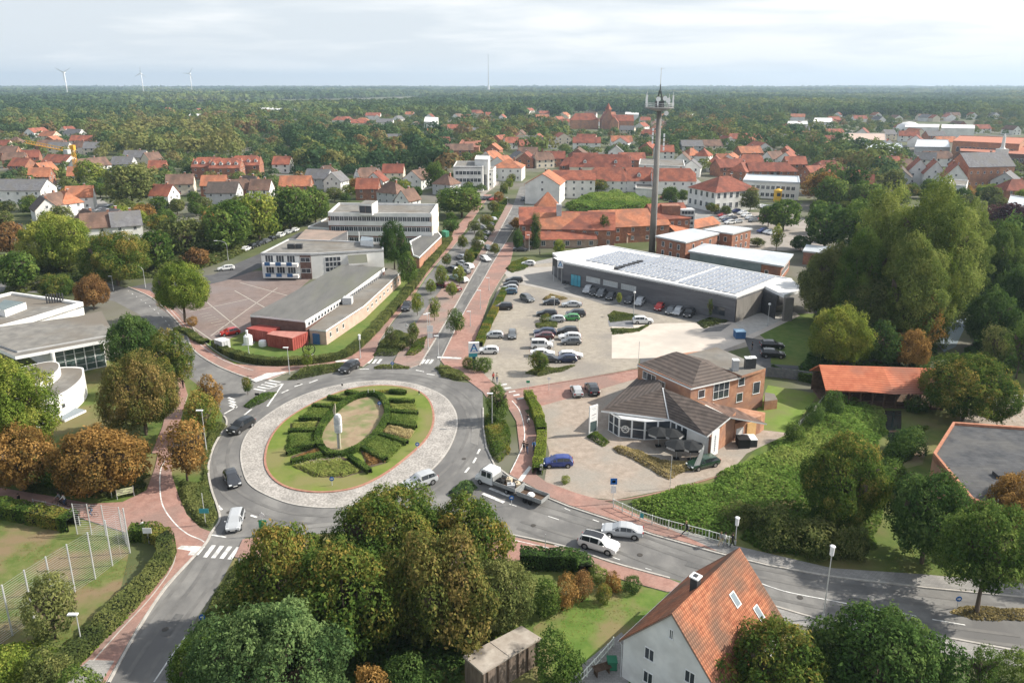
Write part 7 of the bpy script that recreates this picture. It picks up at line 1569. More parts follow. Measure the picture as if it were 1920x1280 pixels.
for u, v, w_, kd, c_, up in ((964, 529, 30, 'estate', 'black', 0), (958, 537, 28, 'hatch', 'dark', 0), (956, 544, 28, 'hatch', 'silver', 0), (955, 551, 29, 'hatch', 'petrol', 0), (943, 580, 31, 'suv', 'black', 0), (1034, 571, 28, 'hatch', 'dark', 0), (1072, 575, 34, 'sedan', 'silver', 0), (1025, 592, 31, 'estate', 'black', 0), (1042, 603, 28, 'hatch', 'silver', 0), (1079, 593, 30, 'suv', 'dark', 0), (1070, 600, 33, 'hatch', 'green', 0),
                        (1021, 627, 34, 'estate', 'navy', 0), (1020, 635, 33, 'hatch', 'maroon', 0), (1064, 626, 32, 'suv', 'black', 0), (1068, 636, 36, 'estate', 'white', 0), (1071, 645, 35, 'hatch', 'grey', 0), (1016, 652, -37, 'van', 'white', 0), (1017, 667, -37, 'sedan', 'white', 0), (1030, 678, -33, 'hatch', 'dark', 0), (1070, 671, -36, 'estate', 'white', 0), (1062, 678, 38, 'hatch', 'navy', 0), (926, 633, 36, 'hatch', 'silver', 0), (916, 662, 36, 'hatch', 'white', 0), (1205, 606, -34, 'suv', 'white', 0)):
    car((u+w_/2, v), (u-w_/2, v), kd, c_, where='in the supermarket car park')
car((980, 560), (997, 568), 'suv', 'grey', 'grey car crossing the lane of the supermarket car park', group=DR); car((961, 624), (960, 640), 'hatch', 'grey', 'grey car driving towards the camera in the supermarket car park', group=DR)
for u, v, kd, c_ in ((1103, 548, 'suv', 'silver'), (1115, 552, 'hatch', 'black'), (1128, 555, 'suv', 'grey'), (1146, 560, 'hatch', 'dark'), (1181, 567, 'hatch', 'dark'), (1200, 571, 'suv', 'silver'), (1237, 580, 'hatch', 'red'), (1258, 587, 'hatch', 'grey'), (1272, 588, 'estate', 'silver'), (1293, 592, 'suv', 'black')):
    car((u+3, v-4), (u-5, v+4), kd, c_, where='along the supermarket wall')
for a, b, kd, c_ in (((1003, 498), (978, 497), 'hatch', 'white'), ((962, 471), (990, 471), 'sedan', 'dark'), ((904, 486), (916, 491), 'estate', 'white'), ((987, 372), (975, 380), 'hatch', 'black'), ((766, 572), (758, 588), 'suv', 'dark'), ((440, 505), (408, 508), 'estate', 'white'), ((912, 466), (918, 471), 'hatch', 'grey')): car(a, b, kd, c_, where='on the streets around the avenue')
for u, v, kd, c_ in ((865, 486, 'hatch', 'silver'), (866, 498, 'hatch', 'white'), (876, 504, 'suv', 'white'), (848, 510, 'suv', 'dark'), (871, 513, 'hatch', 'grey'), (853, 525, 'estate', 'icegreen'), (866, 529, 'hatch', 'white'), (829, 538, 'hatch', 'maroon'), (852, 546, 'hatch', 'maroon'), (898, 459, 'hatch', 'white'), (905, 450, 'hatch', 'dark'), (912, 440, 'hatch', 'silver'), (906, 430, 'hatch', 'silver'), (918, 424, 'estate', 'dark'), (924, 414, 'hatch', 'silver'), (862, 518, 'hatch', 'black')):
    car((u+11, v+3), (u-11, v-3), kd, c_, where='in the parking bays of the avenue median', z=.13)
for i, (u, v) in enumerate(((462, 470), (474, 465), (487, 460), (500, 455), (511, 450), (527, 444), (541, 438), (554, 434))): car((u-9, v+4), (u+9, v-4), ['hatch', 'suv', 'sedan', 'hatch'][i % 4], ['white', 'black', 'dark', 'grey', 'black', 'white', 'silver', 'white'][i], where='parked along the side street')
cols_ = ['white', 'silver', 'grey', 'black', 'red', 'silver', 'navy', 'white', 'dark', 'silver', 'blue', 'white']
k_ = 0
for u0, v0, u1, v1, n_ in ((1333, 388, 1368, 420, 8), (1366, 385, 1380, 398, 3), (1392, 402, 1412, 416, 4), (1420, 412, 1470, 420, 7), (1410, 388, 1448, 392, 6), (1245, 372, 1262, 380, 3), (1365, 405, 1382, 418, 3), (1430, 436, 1450, 440, 3), (893, 374, 924, 376, 4), (188, 396, 205, 390, 3), (30, 428, 60, 432, 2), (88, 352, 120, 356, 4)):
    for i in range(n_):
        t = i/max(1, n_-1); u, v = u0+(u1-u0)*t, v0+(v1-v0)*t; s = 6 if n_ != 8 else 7
        car((u+s, v-.6), (u-s, v+.8), rnd.choice(['hatch', 'estate', 'suv']), cols_[k_ % 12], where='in the town car park right of the tower' if u0 > 1200 else ('at the avenue end' if u0 > 800 else 'in the lanes at the far left')); k_ += 1
# ---- tipper truck with trailer
def truck():
    a, b = P(903, 899), P(1024, 944); d = (b-a).normalized(); yaw = math.atan2(-d.y, -d.x)
    base = P(935, 912); r = empty('flatbed_truck', (base.x, base.y, .02), yaw); tag(r, 'white double-cab flatbed truck loaded with gear, leaving the roundabout', 'truck')
    W_ = 1.0; Wt = PT['white']
    mb = MB(); st = [(.3, .5, 2.15), (.35, .5, 2.3), (1.9, .5, 2.32), (2.15, .5, 2.2), (2.62, .5, 1.35), (3.0, .5, 1.2), (3.1, .5, .9)]
    for x, z0, z1 in st: mb.v += [(x, W_, z0), (x, W_, z0+(z1-z0)*.45), (x, W_*.86, z1), (x, -W_*.86, z1), (x, -W_, z0+(z1-z0)*.45), (x, -W_, z0)]
    k = mb.mi(Wt)
    for i in range(len(st)-1):
        for j in range(6): mb.face([i*6+j, i*6+(j+1) % 6, (i+1)*6+(j+1) % 6, (i+1)*6+j], k)
    mb.face([0, 1, 2, 3, 4, 5][::-1], k); mb.face([(len(st)-1)*6+j for j in range(6)], k); mb.box(-3.0, 3.0, -.4, .4, .45, .6, BLK); mb.build('cab', r)
    mb = MB(); mb.poly([(2.2, -.8, 2.17), (2.6, -.9, 1.45), (2.6, .9, 1.45), (2.2, .8, 2.17)], CGL); mb.v = [(x+.03, y, z+.02) for x, y, z in mb.v]; mb.build('windscreen', r)
    for sg in (-1, 1):
        mb = MB()
        for x0, x1 in ((.55, 1.15), (1.3, 2.05)): q = [(x0, sg*1.0, 1.42), (x1, sg*1.0, 1.42), (x1, sg*.9, 2.1), (x0, sg*.9, 2.1)]; q = [(x, y+sg*.02, z) for x, y, z in q]; mb.poly(q if sg < 0 else q[::-1], CGL)
        mb.build('side_window', r)
    bed = MB(); al = mat('grey_dropside', (.24, .25, .25), (.34, .35, .35), 2, .5); bed.box(-3.25, .1, -1.0, 1.0, .852, .862, TIMB); bed.box(-3.3, .15, -1.05, 1.05, .75, .85, al)
    for y in (-1.05, 1.0): bed.box(-3.3, .15, y, y+.05, .85, 1.25, al)
    bed.box(-3.35, -3.3, -1.05, 1.05, .85, 1.25, al); bed.box(.15, .2, -1.05, 1.05, .85, 1.75, al); bd = bed.build('flatbed', r)
    for x in (2.3, -1.9):
        for sg in (-1, 1):
            m = MB(); m.cyl((0, -.13, 0), (0, .13, 0), .36, .36, TYRE, 16); w_ = m.build('wheel', r, (x, sg*.88, .36)); m = MB(); m.cyl((0, -.14, 0), (0, .14, 0), .2, .2, RIM, 10); m.build('rim', w_)
    for sg in (-1, 1): m = MB(); m.box(3.02, 3.13, sg*.75-.15, sg*.75+.15, .8, 1.0, HLM); m.build('headlight', r)
    # load
    for i, (x, y, sx, sy, sz, mm) in enumerate(((-.6, .3, .5, .35, .5, BLK), (-1.4, -.4, .35, .3, .6, mat('beige_sack', (.5, .42, .3), (.6, .5, .38), 3)), (-2.2, .3, .5, .4, .4, GREYR), (-2.8, -.3, .3, .4, .5, mat('beige_sack', (0,)*3)))):
        m = MB(); m.box(-sx, sx, -sy, sy, 0, sz, mm); m.cyl((0, 0, sz), (.1, 0, sz+.25), sy*.5, sy*.3, mm, 6); t = Matrix.Rotation(yaw, 4, 'Z') @ Vector((x, y, 0)); o = m.build('load_box', None, (base.x+t.x, base.y+t.y, .88), yaw+i*.3); tag(o, ['black tool chest at the front of the truck bed', 'beige sack on the left of the truck bed', 'grey crate near the tail of the truck bed', 'beige sack at the tail of the truck bed'][i], 'load', 'load on the truck bed')
    tb = P(998, 938); r2 = empty('trailer', (tb.x, tb.y, .02), yaw); tag(r2, 'grey metal box trailer towed by the white flatbed truck', 'trailer')
    bed = MB(); bed.box(-1.9, 1.7, -.95, .95, .6, .68, al); bed.box(-1.85, 1.65, -.9, .9, .682, .69, TIMB)
    for y in (-.95, .9): bed.box(-1.9, 1.7, y, y+.05, .68, 1.15, al)
    bed.box(-1.95, -1.9, -.95, .95, .68, 1.15, al); bed.box(1.7, 1.75, -.95, .95, .68, 1.15, al); bed.build('box_body', r2)
    m = MB(); m.tube([(1.7, -.4, .55), (2.9, 0, .55)], .05, BLK, 5); m.tube([(1.7, .4, .55), (2.9, 0, .55)], .05, BLK, 5); m.build('drawbar', r2)
    for x in (-.35, .45):
        for sg in (-1, 1): m = MB(); m.cyl((0, -.1, 0), (0, .1, 0), .3, .3, TYRE, 14); m.build('wheel', r2, (x, sg*1.0, .3))
    m = MB(); m.lathe([(.02, .3), (.35, .26), (.5, .1), (.52, 0)][::-1], WHITEM, 10); t = Matrix.Rotation(yaw, 4, 'Z') @ Vector((.2, 0, 0)); o = m.build('white_bag', None, (tb.x+t.x, tb.y+t.y, .71)); tag(o, 'white rounded bag lying in the trailer', 'load')
truck()
# ================================================================ PEOPLE
SKIN = mat('skin', (.50, .30, .21), None, rough=.6); CL = {}
def cloth(n, c): 
    if n not in CL: CL[n] = mat('cloth_'+n, c, None, rough=.9)
    return CL[n]
for n_, c_ in dict(black=(.02, .02, .022), white=(.7, .7, .68), blue=(.06, .16, .32), grey=(.25, .26, .28), jeans=(.07, .11, .2), beige=(.45, .38, .28), red=(.4, .06, .05), teal=(.08, .3, .32), hair=(.05, .035, .025), fair=(.35, .25, .12), shoe=(.03, .03, .03)).items(): cloth(n_, c_)
def person(at, yaw, top, leg, hair='hair', pose='walk', label='', group=None, s=1.0):
    """one continuous skinned body; joints carry the cloth they belong to"""
    V, E, R, K = [], [], [], []
    def v(p, r, k, par=None):
        V.append(p); R.append(r); K.append(k)
        if par is not None: E.append((par, len(V)-1))
        return len(V)-1
    sit = pose == 'bike'; st = {'walk': .34, 'stand': .06, 'run': .6, 'bike': 0}[pose]
    hz = .93 if not sit else .98; ln = {'walk': .03, 'stand': 0, 'run': .14, 'bike': .22}[pose]
    pel = v((0, 0, hz), .125, leg); wa = v((ln*.3, 0, hz+.17), .115, top, pel); ch = v((ln*.8, 0, hz+.38), .14, top, wa); sh = v((ln, 0, hz+.50), .10, top, ch); ne = v((ln+.01, 0, hz+.58), .05, 'skin', sh)
    h1 = v((ln+.03, 0, hz+.66), .078, 'skin', ne); h2 = v((ln+.03, 0, hz+.76), .088, hair, h1); v((ln+.12, 0, hz+.69), .018, 'skin', h1)
    for sg in (-1, 1):
        f = sg*st
        if sit: kn, an = (.30, sg*.1, hz-.28+.12*sg), (.12, sg*.1, hz-.66+.16*sg)
        else: kn, an = (f*.55+(.1 if pose == 'run' else .03), sg*.10, .49+.0), (f*1.0-(.12 if pose == 'run' and sg < 0 else 0), sg*.10, .10+(.25 if pose == 'run' and sg < 0 else (.03 if sg < 0 and st > .2 else 0)))
        a = v((0.02, sg*.10, hz-.06), .095, leg, pel); b = v(kn, .062, leg, a); c = v(an, .042, leg, b); v((an[0]+.17, an[1]*1.15, max(.03, an[2]-.06)), .038, 'shoe', c)
        s1 = v((ln, sg*.18, hz+.48), .06, top, sh)
        if sit: el, ha = (ln+.2, sg*.24, hz+.25), (ln+.42, sg*.22, hz+.12)
        else: el, ha = (ln-f*.35, sg*.24, hz+.22), (ln-f*.75+.08, sg*.23, hz-.02+(.18 if pose == 'run' else 0))
        e_ = v(el, .045, top, s1); w_ = v(ha, .03, 'skin', e_); d = (Vector(ha)-Vector(el)).normalized(); pm = v(tuple(Vector(ha)+d*.05), .030, 'skin', w_)
        for q, ll in ((-.026, .065), (-.009, .08), (.009, .075), (.026, .06)): v(tuple(Vector(ha)+d*(.06+ll)+Vector((q, .01*sg, 0))), .009, 'skin', pm)
        v(tuple(Vector(ha)+d*.07+Vector((.04, -.03*sg, 0))), .010, 'skin', w_)
    me = bpy.data.meshes.new('p'); me.from_pydata(V, E, []); o = bpy.data.objects.new('p', me); COL.objects.link(o)
    md = o.modifiers.new('s', 'SKIN'); 
    for i, sv in enumerate(me.skin_vertices[0].data): sv.radius = (R[i], R[i]); sv.use_root = (i == 0)
    md.use_smooth_shade = True; o.modifiers.new('d', 'SUBSURF').levels = 1
    dg = bpy.context.evaluated_depsgraph_get(); m2 = bpy.data.meshes.new_from_object(o.evaluated_get(dg)); m2.name = 'person'; bpy.data.objects.remove(o)
    names = []; VV = np.array(V)
    for k in K:
        if k not in names: names.append(k)
    m2.materials.clear()
    for k in names: m2.materials.append(SKIN if k == 'skin' else CL[k])
    for p in m2.polygons:
        i = int(np.argmin(np.linalg.norm(VV-np.array(p.center), axis=1)-np.array(R)*.6)); p.material_index = names.index(K[i]); p.use_smooth = True
    r = link('person', m2, None, (at[0], at[1], at[2] if len(at) > 2 else 0), yaw); r.scale = (s, s, s); tag(r, label, 'person', group)
    mh = MB(); mh.lathe([(.02, .12), (.07, .10), (.10, .04), (.102, -.03), (.085, -.09)][::-1], CL[hair], 10); mh.build('hair', r, (ln+.015, 0, hz+.77), smooth=True)
    return r
def bike(at, yaw, label, col='black'):
    r = empty('bicycle', at, yaw); tag(r, label, 'bicycle', 'bicycles'); c = cloth(col, (.1,)*3)
    for x in (-.52, .52):
        m = MB(); m.tube([(.33*math.cos(t*math.pi/8), 0, .33*math.sin(t*math.pi/8)) for t in range(17)], .022, TYRE, 5)
        for t in range(6): m.tube([(0, 0, 0), (.32*math.cos(t), 0, .32*math.sin(t))], .005, GALV, 3)
        m.build('wheel', r, (x, 0, .34))
    m = MB()
    for a, b in (((-.52, 0, .34), (-.1, 0, .34)), ((-.1, 0, .34), (-.2, 0, .85)), ((-.2, 0, .82), (-.52, 0, .34)), ((-.18, 0, .78), (.33, 0, .82)), ((-.1, 0, .34), (.33, 0, .75)), ((.52, 0, .34), (.34, 0, .95))): m.tube([a, b], .02, c, 5)
    m.build('frame', r); m = MB(); m.box(-.32, -.08, -.07, .07, .88, .93, BLK); m.build('saddle', r); m = MB(); m.tube([(.22, -.28, 1.02), (.36, -.12, 1.0), (.36, .12, 1.0), (.22, .28, 1.02)], .015, BLK, 5); m.build('handlebar', r)
    return r
def cyclist(px, yaw, top, leg, lab, z=.12, hair='hair'):
    p = P(*px); bike((p.x, p.y, z), yaw, 'bicycle ridden by the '+lab.split(' riding')[0].replace('cyclist ', 'cyclist ')); person((p.x-.22*math.cos(yaw), p.y-.22*math.sin(yaw), z), yaw, top, leg, hair, 'bike', lab, 'cyclists')
p = P(270, 1001); person((p.x, p.y, .11), 2.6, 'white', 'black', 'hair', 'walk', 'person in white top and black trousers walking on the red path bend')
cyclist((171, 971), 3.3, 'black', 'jeans', 'cyclist in black riding past the tall fence posts'); cyclist((113, 948), 3.2, 'grey', 'black', 'cyclist in grey riding beside the low railing'); cyclist((122, 951), 3.2, 'white', 'jeans', 'cyclist in white riding second beside the low railing'); cyclist((990, 797), 1.9, 'black', 'white', 'cyclist in black with white bag riding up the cycle path')
p = P(38, 950); person((p.x, p.y, .11), 0, 'black', 'black', 'hair', 'stand', 'person in black standing at the left edge of the red path')
for u, v, c1, c2, y_, lab in ((982, 848, 'black', 'black', -1.7, 'person in black walking on the cycle path, left of the group'), (988, 850, 'black', 'jeans', -1.6, 'person in black and jeans walking on the cycle path, middle of the group')):
    p = P(u, v); person((p.x, p.y, .11), y_, c1, c2, 'hair', 'walk', lab, 'people on the cycle path')
cyclist((1001, 848), -1.6, 'blue', 'jeans', 'cyclist in blue riding down the cycle path, right of the group')
p = P(1288, 1006); person((p.x, p.y, .11), 3.0, 'black', 'black', 'fair', 'run', 'person in black running on the pavement along the white railing', s=1.1)
for u, v, c1, c2, hr, lab in ((1350, 1024, 'grey', 'beige', 'fair', 'person with light trousers walking at the end of the railing'), (1358, 1025, 'white', 'grey', 'hair', 'person in white top beside the one in light trousers at the railing end'), (1372, 1026, 'black', 'black', 'hair', 'person in black above the ridge of the white house')):
    p = P(u, v); person((p.x, p.y, .11), .2, c1, c2, hr, 'walk', lab, 'people at the railing end')
for (u, v), c1, c2, lab in (((1410, 657), 'black', 'black', 'person in black by the cars at the lawn'), ((1060, 527), 'black', 'jeans', 'person at the supermarket corner near the trolleys'), ((1012, 478), 'grey', 'black', 'person on the pavement behind the supermarket sign'), ((45, 533), 'blue', 'black', 'person in blue on the road behind the pavilion'), ((52, 533), 'black', 'black', 'person in black on the road behind the pavilion'), ((344, 728), 'black', 'black', 'person in black crossing left of the roundabout'), ((925, 716), 'red', 'black', 'person in red at the crossing of the car park corner'), ((932, 717), 'beige', 'jeans', 'person in beige at the crossing of the car park corner')):
    p = P(u, v); person((p.x, p.y, .05), rnd.uniform(0, 6), c1, c2, 'hair', 'stand', lab)
# ================================================================ STREET FURNITURE
def lamp(b, t, kind='flat', label=None, look='slim grey street lamp', where=None, z=.1):
    p = P(*b); yv = (VC-t[1])/FP; h = CH+p.y*(-sP+yv*cP)/(cP+yv*sP); r = empty('street_lamp', (p.x, p.y, z)); h = max(3.2, h-z)
    mb = MB(); mb.cyl((0, 0, 0), (0, 0, h*.35), .09, .075, GALV, 8); mb.cyl((0, 0, h*.35), (0, 0, h), .06, .045, GALV, 8); mb.cyl((0, 0, 0), (0, 0, .5), .12, .12, GALV, 8); mb.build('pole', r)
    mb = MB()
    if kind == 'flat': mb.box(-.75, .15, -.16, .16, h, h+.12, WHITEM); mb.box(-.7, -.2, -.12, .12, h-.03, h, HLM)
    elif kind == 'tube': mb.cyl((0, 0, h-.7), (.0, 0, h+.25), .19, .22, WHITEM, 12); mb.cyl((0, 0, h+.25), (0, 0, h+.32), .28, .2, WHITEM, 12)
    elif kind == 'arm': mb.tube([(0, 0, h-.2), (-.4, 0, h+.5), (-1.6, 0, h+1.0), (-2.8, 0, h+1.05)], .05, GALV, 6); mb.box(-3.6, -2.7, -.16, .16, h+.98, h+1.12, WHITEM)
    elif kind == 'ball': mb.lathe([(.05, h-.05), (.22, h+.05), (.3, h+.25), (.22, h+.42), (.02, h+.48)], WHITEM, 12)
    mb.build('lamp_head', r)
    if label: tag(r, label, 'street lamp', 'street lamps')
    else: auto(r, look, 'street lamp', 'street lamps', where)
    return r
lamp((155, 1216), (143, 1152), 'flat', 'street lamp with flat head on the hedge at the lower left', z=0); lamp((1543, 1160), (1559, 1028), 'tube', 'tall street lamp with white cylinder head beside the east road'); lamp((1378, 1022), (1384, 978), 'tube', 'street lamp with cylinder head at the end of the railing'); lamp((388, 850), (380, 770), 'flat', 'street lamp in the planted strip left of the roundabout'); lamp((543, 702), (537, 652), 'flat', 'street lamp on the pavement above the roundabout')
lamp((676, 672), (679, 630), 'tube', 'street lamp at the foot of the left avenue path'); lamp((923, 800), (917, 738), 'flat', 'street lamp by the oval tree at the roundabout exit'); lamp((1188, 592), (1190, 550), 'ball', 'white-globed lamp in front of the supermarket wall'); lamp((1439, 612), (1441, 572), 'ball', 'white-globed lamp on the supermarket ramp'); lamp((467, 665), (458, 622), 'tube', 'white lamp post on the lawn by the small metal shed'); lamp((1319, 765), (1318, 708), 'tube', 'lamp post in front of the brick gable wall')
lamp((273, 540), (262, 505), 'arm', 'lamp with long curved arm under the broad brown-orange tree'); lamp((428, 488), (424, 458), 'arm', 'lamp with curved arm at the side street by the deep green tree'); lamp((612, 418), (606, 392), 'arm', 'lamp with curved arm left of the office block'); lamp((522, 440), (516, 425), 'arm', 'lamp with curved arm among the street row cars'); lamp((213, 545), (211, 518), 'flat', 'lamp at the bend of the west road')
for b, t in (((806, 615), (805, 588)), ((803, 655), (806, 590)), ((882, 612), (884, 585)), ((917, 545), (918, 532)), ((901, 580), (903, 545)), ((992, 471), (994, 441)), ((1053, 515), (1056, 486)), ((952, 385), (953, 377)), ((822, 668), (821, 630)), ((1037, 670), (1034, 660)), ((1039, 590), (1041, 557)), ((980, 425), (980, 418))): lamp(b, t, 'flat', where='around the avenue and car park')
def sign(b, h, parts, label, cat='road sign', yaw=0, z=.1, name='road_sign', pole=.04):
    p = P(*b); r = empty(name, (p.x, p.y, z), yaw); tag(r, label, cat); mb = MB(); mb.cyl((0, 0, 0), (0, 0, h), pole, pole, GALV, 8); mb.build('pole', r)
    for sh, w_, hh, zc, m in parts:
        mb = MB()
        if sh == 'disc': mb.cyl((0, -.06, zc), (0, -.03, zc), w_, w_, m, 18)
        elif sh == 'tri': mb.prism([(-w_, 0), (w_, 0), (0, w_*1.7)], 0, .03, m); mb.v = [(x, -.03-zz_, zc+y) for x, y, zz_ in mb.v]
        else: mb.box(-w_, w_, -.07, -.035, zc-hh, zc+hh, m)
        mb.build('sign_plate', r)
    return r
SB = mat('traffic_blue', (.02, .13, .42), None, rough=.4); SW = mat('traffic_white', (.78, .78, .78), None, rough=.4); SG = mat('traffic_green', (.03, .28, .14), None, rough=.4); TE = mat('teal_panel', (.05, .30, .34), None, rough=.4)
sign((1149, 945), 3.6, (('box', .42, .42, 3.1, SB), ('box', .2, .16, 3.1, SW), ('box', .32, .5, 2.0, SW)), 'blue parking sign above a white panel at the bridge railing')
def arrow_sign(b, lab, h=1.1):
    r = sign(b, h, (('disc', .3, 0, h-.1, SB),), lab, z=.15); mb = MB(); mb.prism([(-.16, -.05), (.02, -.05), (.02, -.14), (.2, .02), (.02, .17), (.02, .07), (-.16, .07)], 0, .012, SW); mb.v = [(x, -.062-zz_, h-.1+y) for x, y, zz_ in mb.v]; mb.build('arrow', r)
arrow_sign((623, 912), 'blue arrow disc on the lower turf rim of the roundabout'); arrow_sign((783, 846), 'blue arrow disc on the right turf rim of the roundabout'); arrow_sign((736, 692), 'blue arrow disc on the narrow bed above the roundabout'); arrow_sign((712, 768), 'blue arrow disc inside the oval hedge'); arrow_sign((382, 1178), 'blue arrow disc on the verge right of the south road', 1.3); arrow_sign((959, 948), 'blue arrow disc on the islet behind the trailer'); arrow_sign((1794, 1140), 'blue arrow disc at the tip of the long island')
sign((386, 985), 4.2, (('box', .55, .3, 1.9, TE),), 'tall thin post with a teal plate in the left planted strip'); sign((495, 1004), 3.0, (('box', .45, .7, 1.3, SG), ('disc', .28, 0, 2.6, SW)), 'green backed direction sign on the south splitter island'); sign((210, 933), 3.0, (('box', .5, .35, 2.6, SW),), 'white twin-arm finger sign by the orange tree', z=0); sign((280, 1020), 1.9, (('box', .5, .35, 1.7, SW),), 'small white board on a post at the bend of the red path'); sign((1029, 733), 2.4, (('disc', .28, 0, 2.2, SW),), 'round sign on a black foot beside the two parked cars')
sign((1015, 888), 1.4, (('box', .2, .4, .9, SW),), 'small white board at the lower end of the yellow hedge'); sign((990, 738), 2.3, (('box', .3, .2, 2.1, SG),), 'small green plate near the car park corner'); sign((483, 750), 1.3, (('box', .35, .2, 1.0, BLK),), 'black plate on the west splitter island'); sign((807, 640), 3.0, (('box', .6, .7, 2.6, SW), ('disc', .35, 0, 2.8, mat('sign_brown', (.2, .12, .08))), ('box', .5, .5, 1.2, SW)), 'white notice panel on a post in the avenue median'); sign((763, 628), 2.4, (('tri', .4, 0, 1.8, SW),), 'triangular sign in the avenue median')
sign((702, 745), 1.4, (('box', .04, .5, .9, SW),), 'white marker post on the oval hedge, right of its twin'); sign((691, 745), 1.4, (('box', .04, .5, .9, SW),), 'white marker post on the oval hedge, left of its twin'); sign((786, 742), .9, (('box', .12, .2, .6, BLK),), 'dark little marker at the right rim of the turf'); sign((642, 728), .9, (('box', .12, .2, .6, BLK),), 'dark little marker at the top left rim of the turf')
sign((1196, 700), 6, (), 'thin bare flagpole behind the brick house corner', 'pole', name='flagpole'); sign((1256, 915), 4.5, (), 'thin grey post at the lower yard edge', 'pole', name='post'); sign((1022, 1055), 3.5, (), 'thin post on the lower red path', 'pole', name='post')
# supermarket pylon
p = P(889, 692); r = empty('pylon_sign', (p.x, p.y, 0), math.radians(8)); tag(r, 'white board with blue letter A on a dark post at the car park corner', 'sign'); mb = MB(); mb.box(-.28, .28, -.2, .2, 0, 3.0, mat('pylon_blue', (.02, .06, .12))); mb.build('post', r); mb = MB(); mb.box(-.95, .95, -.3, .3, 3.2, 5.2, SW); mb.build('sign_box', r); mb = MB(); mb.box(-.95, .6, -.28, .28, 2.5, 3.16, TE); mb.build('teal_band', r)
mb = MB()
for pts, m in (([(-.75, 3.5), (-.45, 3.5), (.12, 5.0), (-.12, 5.0)], 'sign_blue'), ([(.45, 3.5), (.75, 3.5), (.12, 5.0), (-.12, 5.0)], 'sign_blue'), ([(-.35, 3.95), (.35, 3.95), (.25, 4.25), (-.25, 4.25)], 'sign_cyan'), ([(-.3, 3.5), (.3, 3.5), (.3, 3.65), (-.3, 3.65)], 'sign_blue')): mb.poly([(x, -.32, z) for x, z in pts], MATS[m])
mb.build('emblem', r)
p1, p2 = P(1104, 817), P(1119, 812); r = empty('pylon_sign', ((p1.x+p2.x)/2, (p1.y+p2.y)/2, 0), math.atan2(p2.y-p1.y, p2.x-p1.x)); tag(r, 'tall white frame sign with faint lettering before the showroom', 'sign'); hw2 = (p2-p1).length/2
mb = MB()
for x in (-hw2, hw2-.12): mb.box(x, x+.12, -.1, .1, 0, 4.7, SW)
mb.box(-hw2+.12, hw2-.12, -.1, .1, .4, .55, SW); mb.box(-hw2+.12, hw2-.12, -.1, .1, 4.55, 4.7, SW); mb.build('frame', r)
mb = MB(); mb.box(-hw2+.12, hw2-.12, -.08, .08, 2.2, 4.55, SW); mb.build('panel', r); mb = MB(); mb.box(-hw2+.14, hw2-.14, -.06, .06, .55, 2.18, mat('grey_glass_panel', (.07, .10, .10), None, rough=.2)); mb.build('lower_panel', r)
mb = MB(); g1, g2 = mat('faint_print', (.45, .47, .5)), mat('dark_print', (.12, .1, .11))
for z, x0, x1, m in ((4.2, -.4, .35, g1), (4.0, -.2, .45, g1), (3.15, -.42, .1, g2), (3.22, .0, .45, g2), (2.75, -.4, .4, g1), (2.55, -.4, .2, g1)): mb.poly([(x0, -.085, z), (x1, -.085, z+.04), (x1, -.085, z+.13), (x0, -.085, z+.09)], m)
mb.build('lettering', r)
# feather flag, wall banner, parasols
p = P(1300, 884); r = empty('feather_flag', (p.x, p.y, 0)); tag(r, 'leaning white feather flag beside the dark green car', 'flag'); mb = MB(); mb.tube([(0, 0, 0), (.5, 0, 2.2), (1.15, 0, 4.0)], .03, GALV, 5); mb.build('pole', r); mb = MB()
L_ = [(0, .8), (.25, 1.6), (.55, 2.5), (.9, 3.4), (1.15, 4.0)]; Rr = [(.75, .75), (.95, 1.5), (1.1, 2.4), (1.22, 3.2), (1.2, 3.9)]
for i in range(4):
    y0, y1 = .05*math.sin(i*2), .05*math.sin(i*2+2); mb.poly([(L_[i][0], y0, L_[i][1]), (Rr[i][0], y0+.08, Rr[i][1]), (Rr[i+1][0], y1+.08, Rr[i+1][1]), (L_[i+1][0], y1, L_[i+1][1])], SW)
    mb.poly([(L_[i+1][0], y1+.02, L_[i+1][1]), (Rr[i+1][0], y1+.1, Rr[i+1][1]), (Rr[i][0], y0+.1, Rr[i][1]), (L_[i][0], y0+.02, L_[i][1])], SW)
mb.build('flag_cloth', r)
a, b = P(1330, 859), P(1344, 851); d = (b-a); r = empty('wall_banner', ((a.x+b.x)/2, (a.y+b.y)/2-.3, 0), math.atan2(d.y, d.x)); tag(r, 'tall white banner with dark vertical script at the showroom corner', 'banner'); w2 = d.length/2; mb = MB(); mb.box(-w2, w2, -.04, .04, .3, 4.1, SW); mb.build('banner_cloth', r); mb = MB()
for x in (-w2, w2): mb.cyl((x, 0, 0), (x, 0, 4.3), .04, .04, GALV, 6)
mb.build('pole', r); mb = MB(); r_ = random.Random(3)
for i in range(9):
    z = .9+i*.28; x0 = -.22+r_.uniform(-.05, .05); mb.tube([(x0, -.06, z), (x0+.3, -.06, z+.1), (x0+.12, -.06, z+.2), (x0+.34, -.06, z+.26)], .028, mat('script_blue', (.08, .10, .16)), 4)
mb.build('lettering', r)
